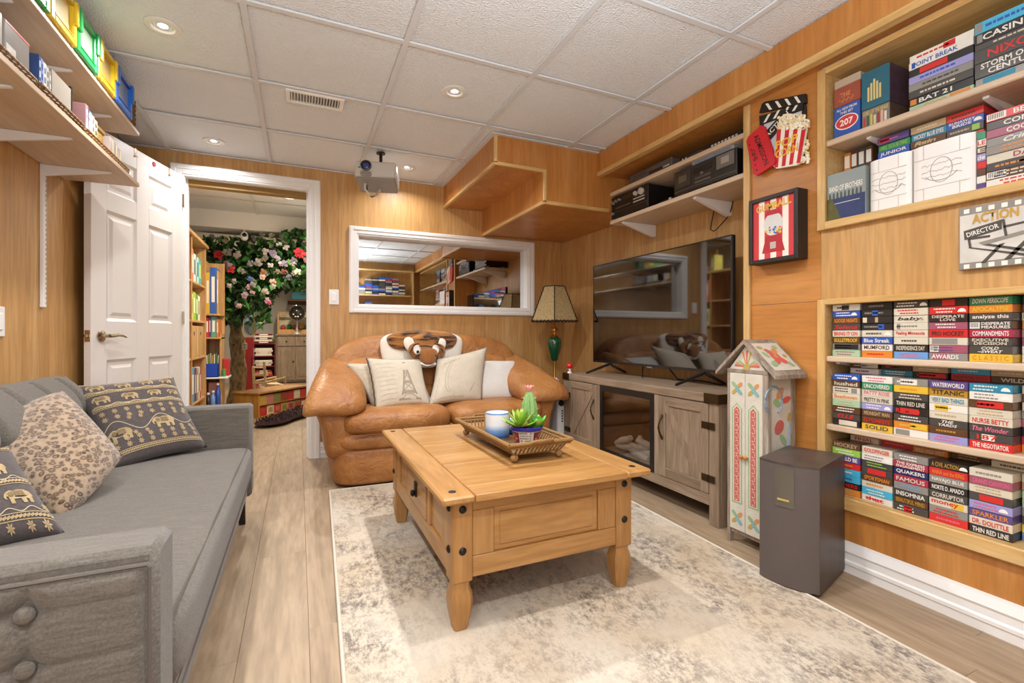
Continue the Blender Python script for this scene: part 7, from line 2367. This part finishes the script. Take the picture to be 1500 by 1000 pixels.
while cnt < 4200:
    u, v = rl.uniform(290, 472), rl.uniform(336, 482)
    if not inside(u, v): continue
    d = rl.uniform(5.0, 6.1) if v > 352 else rl.uniform(4.95, 5.15)
    p = px(u, v, d)
    if p.x < -1.3 or (p.z > 1.96 and p.y > 5.52) or p.z > 2.18 or p.x > .27 or (p.y < 5.66 and p.x < -.62): continue
    s_ = rl.uniform(.028, .062)
    M = Matrix.Translation(p) @ Matrix.Rotation(rl.uniform(0, 6.28), 4, 'Z') @ Matrix.Rotation(rl.uniform(-1.3, 1.3), 4, 'X') @ Matrix.Rotation(rl.uniform(-.9, .9), 4, 'Y')
    k = rl.choice([0, 0, 1, 1, 2, 2, 3, 4])
    lmb[k].add([(0, -s_, 0), (s_ * .6, -s_ * .2, s_ * .18), (s_ * .35, s_ * .5, s_ * .1), (0, s_, 0), (-s_ * .35, s_ * .5, s_ * .1), (-s_ * .6, -s_ * .2, s_ * .18)], [(0, 1, 2, 3), (0, 3, 4, 5)], M=M)
    cnt += 1
for k, mb in enumerate(lmb):
    obj('foliage', mb, lv_m[k], tree)['kind'] = 'stuff'
flw = [(c_, (rl.uniform(300, 450), rl.uniform(342, 440), rl.uniform(7, 11))) for c_ in ['#8d857e', '#7f7a70', '#9a8f9a', '#a59a86', '#6f6a72', '#b0a090', '#8a7a60', '#94646c', '#a98f98', '#bdb2a2'] * 3 if True]
flw = [q for q in flw if inside(q[1][0], q[1][1])]
flw += [('#b5202a', (320, 373, 13)), ('#c22a30', (338, 394, 12)), ('#b82430', (438, 370, 14)), ('#c73a3a', (446, 374, 10)), ('#8d857e', (370, 350, 11)), ('#a39a92', (378, 384, 12)), ('#b9aea6', (419, 362, 9)), ('#cfc6bb', (396, 388, 8)), ('#8f7f95', (400, 370, 10)), ('#b0a4b0', (406, 378, 9)), ('#d9b6a2', (385, 405, 9)), ('#d8a88f', (400, 412, 9)), ('#c98f9a', (364, 420, 8)), ('#d69aa6', (370, 428, 7)), ('#5a6ab0', (366, 408, 7)), ('#d9c9b4', (336, 418, 8)), ('#d8c4c0', (412, 386, 8)), ('#b78a94', (392, 440, 9)), ('#c7506a', (394, 443, 7)), ('#c9a0a0', (350, 448, 8)), ('#a9a27a', (330, 352, 9)), ('#c7bda8', (330, 369, 9)), ('#9d6a52', (386, 398, 10)), ('#e0d0b8', (436, 398, 10)), ('#c9b2b6', (430, 386, 8)), ('#8a4a40', (416, 398, 9)), ('#d8d2c4', (409, 357, 8)), ('#8f8a7a', (384, 344, 8)), ('#a8a196', (398, 345, 8))]
for c_, (u, v, r0) in flw:
    p = px(u, v, 4.98 if p.x else 5)
    p = px(u, v, 5.0)
    if p.y < 5.3 and p.x < -.60: p = px(u, v, 5.25)
    rr = r0 / 2 / 690 * 5.0
    mb = MB()
    for k in range(12):
        g = 2 * pi * k / 6 + rl.random() + (.5 if k > 5 else 0)
        q_ = 1 if k < 6 else .55
        M = Matrix.Translation(p + Vector((0, -.012 * (k > 5), 0))) @ Matrix.Rotation(g, 4, 'Y') @ Matrix.Rotation(rl.uniform(-.5, .1) - .5 * (k > 5), 4, 'X')
        mb.add([(0, 0, 0), (rr * .42 * q_, -.006, rr * .5 * q_), (rr * .25 * q_, -.002, rr * 1.05 * q_), (-rr * .25 * q_, -.002, rr * 1.05 * q_), (-rr * .42 * q_, -.006, rr * .5 * q_)], [(0, 1, 2, 3, 4)], M=M)
    mb.puff(p + Vector((0, -.014, 0)), (rr * .2, rr * .15, rr * .2), (1, 1), 7, 4)
    obj('bloom', mb, P(c_, .8, var=.45, vscale=90), tree)
cam_p = px(358, 346, 4.92)
sc = thing('security_camera', 'small white camera with a black lens under the white beam', 'camera', (cam_p.x, cam_p.y, cam_p.z))
obj('housing', MB().puff(cam_p, (.036, .032, .046), (.8, .8), 16, 10), white, sc, smooth=60)
obj('lens', MB().puff(cam_p + Vector((.003, -.028, .010)), (.022, .012, .022), (1, 1), 14, 8), blackg, sc, smooth=60)
obj('bracket', MB().tube([cam_p + Vector((0, .02, .03)), (cam_p.x, 5.6, 2.06)], .008, 6), white, sc)
lp0 = px(367, 475, 5.2)
ln_ = thing('hanging_lantern', 'oval hanging ornament in pale blue and yellow strands below the leaves', 'ornament', lp0)
obj('shell', MB().puff(lp0, (.072, .072, .115), (1, 1), 18, 12), P('#8fa9a5', .6, var=.5, vscale=18), ln_, smooth=60)
for k in range(7):
    g = 2 * pi * k / 7
    obj('strand', MB().tube([lp0 + Vector((.075 * sin(a) * cos(g), .075 * sin(a) * sin(g), .118 * cos(a))) for a in [pi * q / 8 for q in range(9)]], .006, 5), P(['#d8c05a', '#d9d3c4', '#7f9ac0'][k % 3], .6), ln_)
obj('hanging_string', MB().tube([lp0 + Vector((0, 0, .11)), lp0 + Vector((.01, 0, .33))], .006, 5), P('#d9c9a0', .7), ln_)

# ---- floor things in the playroom
q0 = px(379, 613.5, 5.26); q0.z = 0
ang_ = R(52)
bn = thing('book_crate', 'low honey wooden crate with bright picture books along its side', 'crate', (q0.x, q0.y, 0), ang_)
def bxl(nm, *q, m=birch): return obj(nm, MB().cbox(*q, .003), m, bn, world=False)
cw_, cl_, chh = .34, .85, .27
hon = wood('honey_crate', '#a8702c', '#c08538', '#cf9a4f', sc=(6, 6, .8), seed=41)
bxl('end_panel', 0, .018, 0, cw_, .0, chh, m=hon)
bxl('end_panel', cl_ - .018, cl_, 0, cw_, 0, chh, m=hon)
bxl('back_panel', .018, cl_ - .018, cw_ - .018, cw_, 0, chh, m=hon)
bxl('bottom_board', .018, cl_ - .018, 0, cw_ - .018, 0, .02, m=hon)
bxl('top_board', -.01, cl_ + .01, -.01, cw_ + .01, chh, chh + .02, m=hon)
bxl('middle_board', .018, cl_ - .018, 0, .20, .135, .147, m=hon)
Mb = Matrix.Translation((q0.x, q0.y, 0)) @ Matrix.Rotation(ang_, 4, 'Z')
bcols = [('red', '#c23a2c'), ('cream', '#e2d4b4'), ('scarlet', '#d2432f'), ('yellow', '#c9a04a'), ('pink', '#c97a72'), ('green', '#8a8a4a'), ('brick', '#a8432f')]
for r_i in range(2):
    for k in range(7):
        x0 = .03 + .113 * k
        z0 = .0205 + .127 * r_i
        n_, c_ = bcols[(k + r_i * 3) % 7]
        o = solid('book', MB().cbox(x0, x0 + .107, .012, .10, z0, z0 + .103, .002, M=Mb), P(c_, .5, var=.35, vscale=50), '%s picture book on the %s row of the honey crate' % (n_, ['bottom', 'top'][r_i]), 'book', 'picture books in the honey crate', base=tuple(Mb @ Vector((x0 + .05, .05, z0))))
        obj('cover_print', MB().cbox(x0 + .02, x0 + .085, .0105, .0125, z0 + .025, z0 + .08, .0005, M=Mb), P(bcols[(k + 2 + r_i) % 7][1], .5), o)
fr_m = fabric('maroon_shag', '#1d090c', '#331217', weave=120, vs=40, bump=1.0, sheen=0)
fa, fb_ = px(372, 627, 4.75), px(448, 600, 5.9)
fc = (fa + fb_) / 2
rgm = thing('shaggy_mat', 'dark maroon shaggy mat beside the honey crate', 'mat', (fc.x + .07, fc.y - .09, 0), math.atan2(fb_.y - fa.y, fb_.x - fa.x))
obj('mat_body', MB().puff((0, 0, .035), ((fb_ - fa).length / 2, .17, .034), (.8, .9), 30, 10, fn=lambda p: (p[0], p[1] * (1 + .12 * sin(p[0] * 6)), p[2] * (1 + .2 * sin(p[0] * 9 + p[1] * 5)))), fr_m, rgm, world=False, smooth=70)
tuf = MB()
for k in range(260):
    a = rl.uniform(-.5, .5) * (fb_ - fa).length * .9; b = rl.uniform(-.13, .13)
    tuf.tube([(a, b, .05), (a + rl.uniform(-.02, .02), b + rl.uniform(-.02, .02), .08)], [.006, .002], 4)
obj('shag_tufts', tuf, fr_m, rgm, world=False)['kind'] = 'stuff'
# child's rocking chair
ch = thing('rocking_chair', 'small pale wooden rocking chair behind the honey crate', 'chair', tuple(px(400, 590, 6.5).xy) + (0,))
pale = wood('pale_beech', '#c2a578', '#d3b88c', '#e0c9a2', sc=(6, 6, .8), seed=45)
dch = 6.55
def cp_(u, v, dd=0): return px(u, v, dch + dd)
chair_bits = [('back_post', [cp_(387, 530), cp_(390, 583)], .018), ('back_post', [cp_(371, 536, .35), cp_(373, 580, .35)], .018), ('arm_rest', [cp_(389, 560), cp_(419, 553, -.1)], .017), ('arm_rest', [cp_(373, 558, .35), cp_(405, 552, .25)], .014), ('front_post', [cp_(417, 553, -.1), cp_(419, 591, -.1)], .016), ('front_post', [cp_(404, 553, .25), cp_(405, 584, .25)], .014)]
for nm, pts, r0 in chair_bits:
    pts = [Vector(p) for p in pts]
    for p in pts: p.z = max(p.z, .05)
    obj(nm, MB().tube(pts, r0, 8), pale, ch, smooth=50)
for v in (538, 549, 560):
    obj('back_slat', MB().tube([cp_(372, v, .35), cp_(388, v, 0)], .014, 6), pale, ch)
sA, sB, sC, sD = cp_(389, 573), cp_(419, 574, -.1), cp_(405, 570, .25), cp_(373, 570, .35)
sz = .24
obj('seat', MB().prism([(p.x, p.y) for p in (sA, sB, sC, sD)], sz - .012, sz + .012, 'z'), pale, ch)
for A, B in ((sA, sB), (sD, sC)):
    A, B = A.copy(), B.copy()
    dlt = (B - A) * .25
    obj('rocker', MB().tube([Vector(((A - dlt).lerp(B + dlt, k / 8).x, (A - dlt).lerp(B + dlt, k / 8).y, .016 + .04 * (k / 4 - 1) ** 2)) for k in range(9)], .014, 6), pale, ch, smooth=50)
# red cabinet, red bookshelf, grey cupboard
rp_ = px(363, 575, 7.2)
rc_ = thing('red_locker', 'tall plain dark red locker next to the tree trunk', 'locker', (rp_.x, rp_.y, 0))
obj('body', MB().cbox(rp_.x - .075, rp_.x + .075, rp_.y, rp_.y + .2, .02, .90, .005), P('#7d1518', .4, coat=.3), rc_)
obj('plinth', MB().box(rp_.x - .07, rp_.x + .07, rp_.y + .01, rp_.y + .19, 0, .02), black, rc_)
obj('handle', MB().cbox(rp_.x + .045, rp_.x + .055, rp_.y - .012, rp_.y, .45, .6, .003), iron, rc_)
op = px(358, 507, 5.95)
outl = thing('wall_socket', 'small cream socket box hung on the tree trunk', 'socket', tuple(op))
obj('box', MB().cbox(op.x - .03, op.x + .03, op.y - .0, op.y + .02, op.z - .04, op.z + .04, .004), P('#e0d8c4', .5), outl)
obj('sockets', MB().box(op.x - .008, op.x + .008, op.y - .001, op.y + .001, op.z + .01, op.z + .025).box(op.x - .008, op.x + .008, op.y - .001, op.y + .001, op.z - .025, op.z - .01), P('#8a8273', .5), outl)['kind'] = 'stuff'
rs_ = px(386, 570, 7.5)
rb_ = thing('red_bookshelf', 'dark red open bookshelf of stacked books behind the rocking chair', 'bookshelf', (rs_.x, rs_.y, 0))
rr_ = P('#6d1a1a', .5)
for x in (rs_.x - .17, rs_.x + .155):
    obj('side_panel', MB().cbox(x, x + .015, rs_.y, rs_.y + .28, 0, .80, .002), rr_, rb_)
for z in (.06, .28, .44, .60, .80):
    obj('shelf', MB().cbox(rs_.x - .155, rs_.x + .155, rs_.y, rs_.y + .28, z - .015, z, .002), rr_, rb_)
obj('back_panel', MB().box(rs_.x - .155, rs_.x + .155, rs_.y + .27, rs_.y + .28, 0, .8), rr_, rb_)
stk = [(.8005, ['#5a1a1a', '#d8cfc0', '#4a1515', '#cfc4b4', '#6d1f1f']), (.6005, ['#e2dccd', '#c9b9a4', '#d9d0c0', '#e6e0d2']), (.4405, ['#d8cdb9', '#b9aa96', '#e0d8c8']), (.2805, ['#a8432f', '#c97a4a', '#8a2f28']), (.0605, ['#7d2a24', '#b56a4a', '#99402f', '#c0844f'])]
for si, (z, cs) in enumerate(stk):
    for k, c_ in enumerate(cs):
        w_ = .26 - .02 * ((k * 7 + si) % 3)
        book('%s book, %s from below on the %s level of the red bookshelf' % ({0: 'dark', 1: 'pale', 2: 'thin'}[k % 3], NUM[k], ['uppermost', 'second', 'middle', 'fourth', 'lowest'][si]), rs_.x - w_ / 2, rs_.x + w_ / 2, rs_.y + .02, rs_.y + .24, z + .031 * k, .0305, c_, 'books on the red bookshelf', 'x')
pl = thing('tiny_plant', 'tiny green plant pot on the red bookshelf edge', 'plant', (rs_.x + .15, rs_.y + .05, .8005))
solid_pot = obj('pot', MB().lathe([(.018, 0), (.024, .035)], (rs_.x + .143, rs_.y + .05, .8005), 12), P('#5a4030', .6), pl)
for k in range(9):
    g = 2 * pi * k / 9
    petal(Vector((rs_.x + .143, rs_.y + .05, .835)), (cos(g), sin(g), .8), .05, .025, .004, .2, P('#4a8a34', .5), pl)
gA = px(404, 562, 9.0)
cup = thing('grey_cupboard', 'weathered grey cupboard at the far end of the playroom', 'cupboard', (gA.x + .33, gA.y + .1, 0))
cx0, cx1, cyf = gA.x, min(gA.x + .72, .285), gA.y + .02
obj('carcass', MB().cbox(cx0 + .01, cx1 - .01, cyf + .02, cyf + .42, .02, .92, .003), greywood_z, cup)
obj('top_board', MB().cbox(cx0 - .01, cx1 + .01, cyf - .01, cyf + .43, .92, .95, .004), greywood_z, cup)
for a, b in ((cx0 + .03, (cx0 + cx1) / 2 - .005), ((cx0 + cx1) / 2 + .005, cx1 - .03)):
    dr_ = obj('drawer', MB().cbox(a, b, cyf, cyf + .02, .72, .90, .003), greywood_z, cup)
    obj('knob', MB().puff(((a + b) / 2, cyf - .012, .81), (.014, .012, .014), (1, 1), 10, 6), bronze, dr_)
    dd_ = obj('door', MB().cbox(a, b, cyf, cyf + .02, .06, .70, .003), greywood_z, cup)
    obj('raised_panel', MB().cbox(a + .05, b - .05, cyf - .006, cyf + .002, .12, .64, .004), greywood_z, dd_)
    obj('knob', MB().puff((b - .03, cyf - .012, .42), (.014, .012, .014), (1, 1), 10, 6), bronze, dd_)
for x in (cx0 + .01, cx1 - .05):
    obj('leg', MB().box(x, x + .04, cyf + .02, cyf + .06, 0, .02), greywood_z, cup)
ts = thing('toy_theatre', 'small wooden toy theatre with a bright interior on the grey cupboard', 'toy theatre', ((cx0 + cx1) / 2, cyf + .2, .9505))
zz = .9505
obj('stage_floor', MB().cbox(cx0 + .02, cx1 - .02, cyf + .12, cyf + .34, zz, zz + .09, .003), birch, ts)
obj('side_wall', MB().cbox(cx0 + .02, cx0 + .05, cyf + .12, cyf + .34, zz + .09, zz + .42, .003), birch, ts)
obj('side_wall', MB().cbox(cx1 - .05, cx1 - .02, cyf + .12, cyf + .34, zz + .09, zz + .42, .003), birch, ts)
obj('back_wall', MB().box(cx0 + .05, cx1 - .05, cyf + .32, cyf + .34, zz + .09, zz + .42), P('#cfc6a8', .7, var=.5, vscale=14), ts)
obj('roof_bar', MB().cbox(cx0 + .02, cx1 - .02, cyf + .12, cyf + .16, zz + .40, zz + .43, .003), birch, ts)
for k in range(5):
    obj('painted_prop', MB().puff((cx0 + .12 + .11 * k, cyf + .24, zz + .13 + .02 * (k % 2)), (.05, .04, .05), (.8, .8), 10, 8), P(['#a8402a', '#3d7a3a', '#b5553a', '#c99a4a', '#5a8a4a'][k], .6), ts, smooth=60)
pbp = px(435, 457, 8.75)
pbz = .9505
pb_ = thing('plasma_ball', 'shiny black and silver globe with a bright rim before the toy theatre', 'globe', (pbp.x, cyf + .02, pbz))
pc_ = Vector((pbp.x, cyf - .06, pbp.z))
obj('globe', MB().puff(pc_, (.145, .145, .145), (1, 1), 26, 16), P('#15130f', .05, coat=1), pb_, smooth=80)
obj('bright_rim', MB().tube([pc_ + Vector((.148 * cos(a) * .92, -.02, .148 * sin(a))) for a in [2 * pi * k / 28 for k in range(29)]], .010, 6), P('#d9d6cf', .15, .9), pb_, smooth=60)
obj('stand', MB().lathe([(.06, 0), (.055, .02), (.02, .05), (.018, pc_.z - pbz - .12)], (pc_.x, cyf + .05, pbz), 16), silver, pb_, smooth=40)
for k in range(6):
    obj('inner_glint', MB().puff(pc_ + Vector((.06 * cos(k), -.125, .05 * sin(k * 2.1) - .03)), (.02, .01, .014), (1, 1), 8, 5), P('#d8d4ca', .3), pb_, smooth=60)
shp = px(425, 438, 9.2)
fs = thing('wall_shelf', 'short dark wooden shelf above the grey cupboard in the playroom', 'shelf', (shp.x + .3, cyf + .3, shp.z))
obj('shelf_board', MB().cbox(shp.x - .05, min(shp.x + .6, .29), cyf + .10, cyf + .44, shp.z - .03, shp.z, .003), P('#6a4a30', .6), fs)
obj('wall_batten', MB().box(shp.x - .05, min(shp.x + .6, .29), cyf + .40, cyf + .44, shp.z - .09, shp.z - .03), P('#6a4a30', .6), fs)
tb = thing('teal_box', 'teal storage box on the short dark shelf', 'box', (shp.x + .2, cyf + .2, shp.z))
obj('box_body', MB().cbox(shp.x + .03, min(shp.x + .42, .27), cyf + .11, cyf + .36, shp.z + .0005, shp.z + .16, .006), P('#1f7f92', .4), tb)
obj('lid', MB().cbox(shp.x + .02, min(shp.x + .43, .28), cyf + .10, cyf + .37, shp.z + .16, shp.z + .185, .004), P('#176a7c', .4), tb)
obj('handle_slot', MB().cbox(shp.x + .18, shp.x + .27, cyf + .108, cyf + .112, shp.z + .09, shp.z + .11, .001), P('#0d4450', .4), tb)

# ---- bookcase on the wall behind the camera (seen mirrored in the glass)
rbk = thing('rear_bookcase', 'maple bookcase of stacked tapes on the wall behind the camera, mirrored in the glass', 'bookcase', (.75, -.5, .9))
obj('side_panel', MB().box(-.35, -.33, YR + .001, YR + .2, .75, 2.05), maple_v, rbk)
obj('side_panel', MB().box(1.83, 1.85, YR + .001, YR + .2, .75, 2.05), maple_v, rbk)
for z in (.75, 1.17, 1.60, 2.03):
    obj('shelf', MB().box(-.33, 1.83, YR + .001, YR + .2, z, z + .022), maple_x, rbk)
rq = random.Random(9)
bb = [MB() for _ in range(6)]
for z in (.772, 1.192, 1.622):
    x = -.31
    while x < 1.7:
        n_ = rq.randint(6, 12)
        for k in range(n_):
            bb[rq.randint(0, 5)].box(x, x + .105, YR + .002, YR + .175 + rq.uniform(0, .006), z + .001 + k * .0262, z + .026 + k * .0262)
        x += .112
for k, c_ in enumerate(('#2a2725', '#d6cdb8', '#8d8982', '#2f57ad', '#a8304a', '#4a4642')):
    obj('tape_stacks', bb[k], P(c_, .4), rbk)['kind'] = 'stuff'

make_texts()
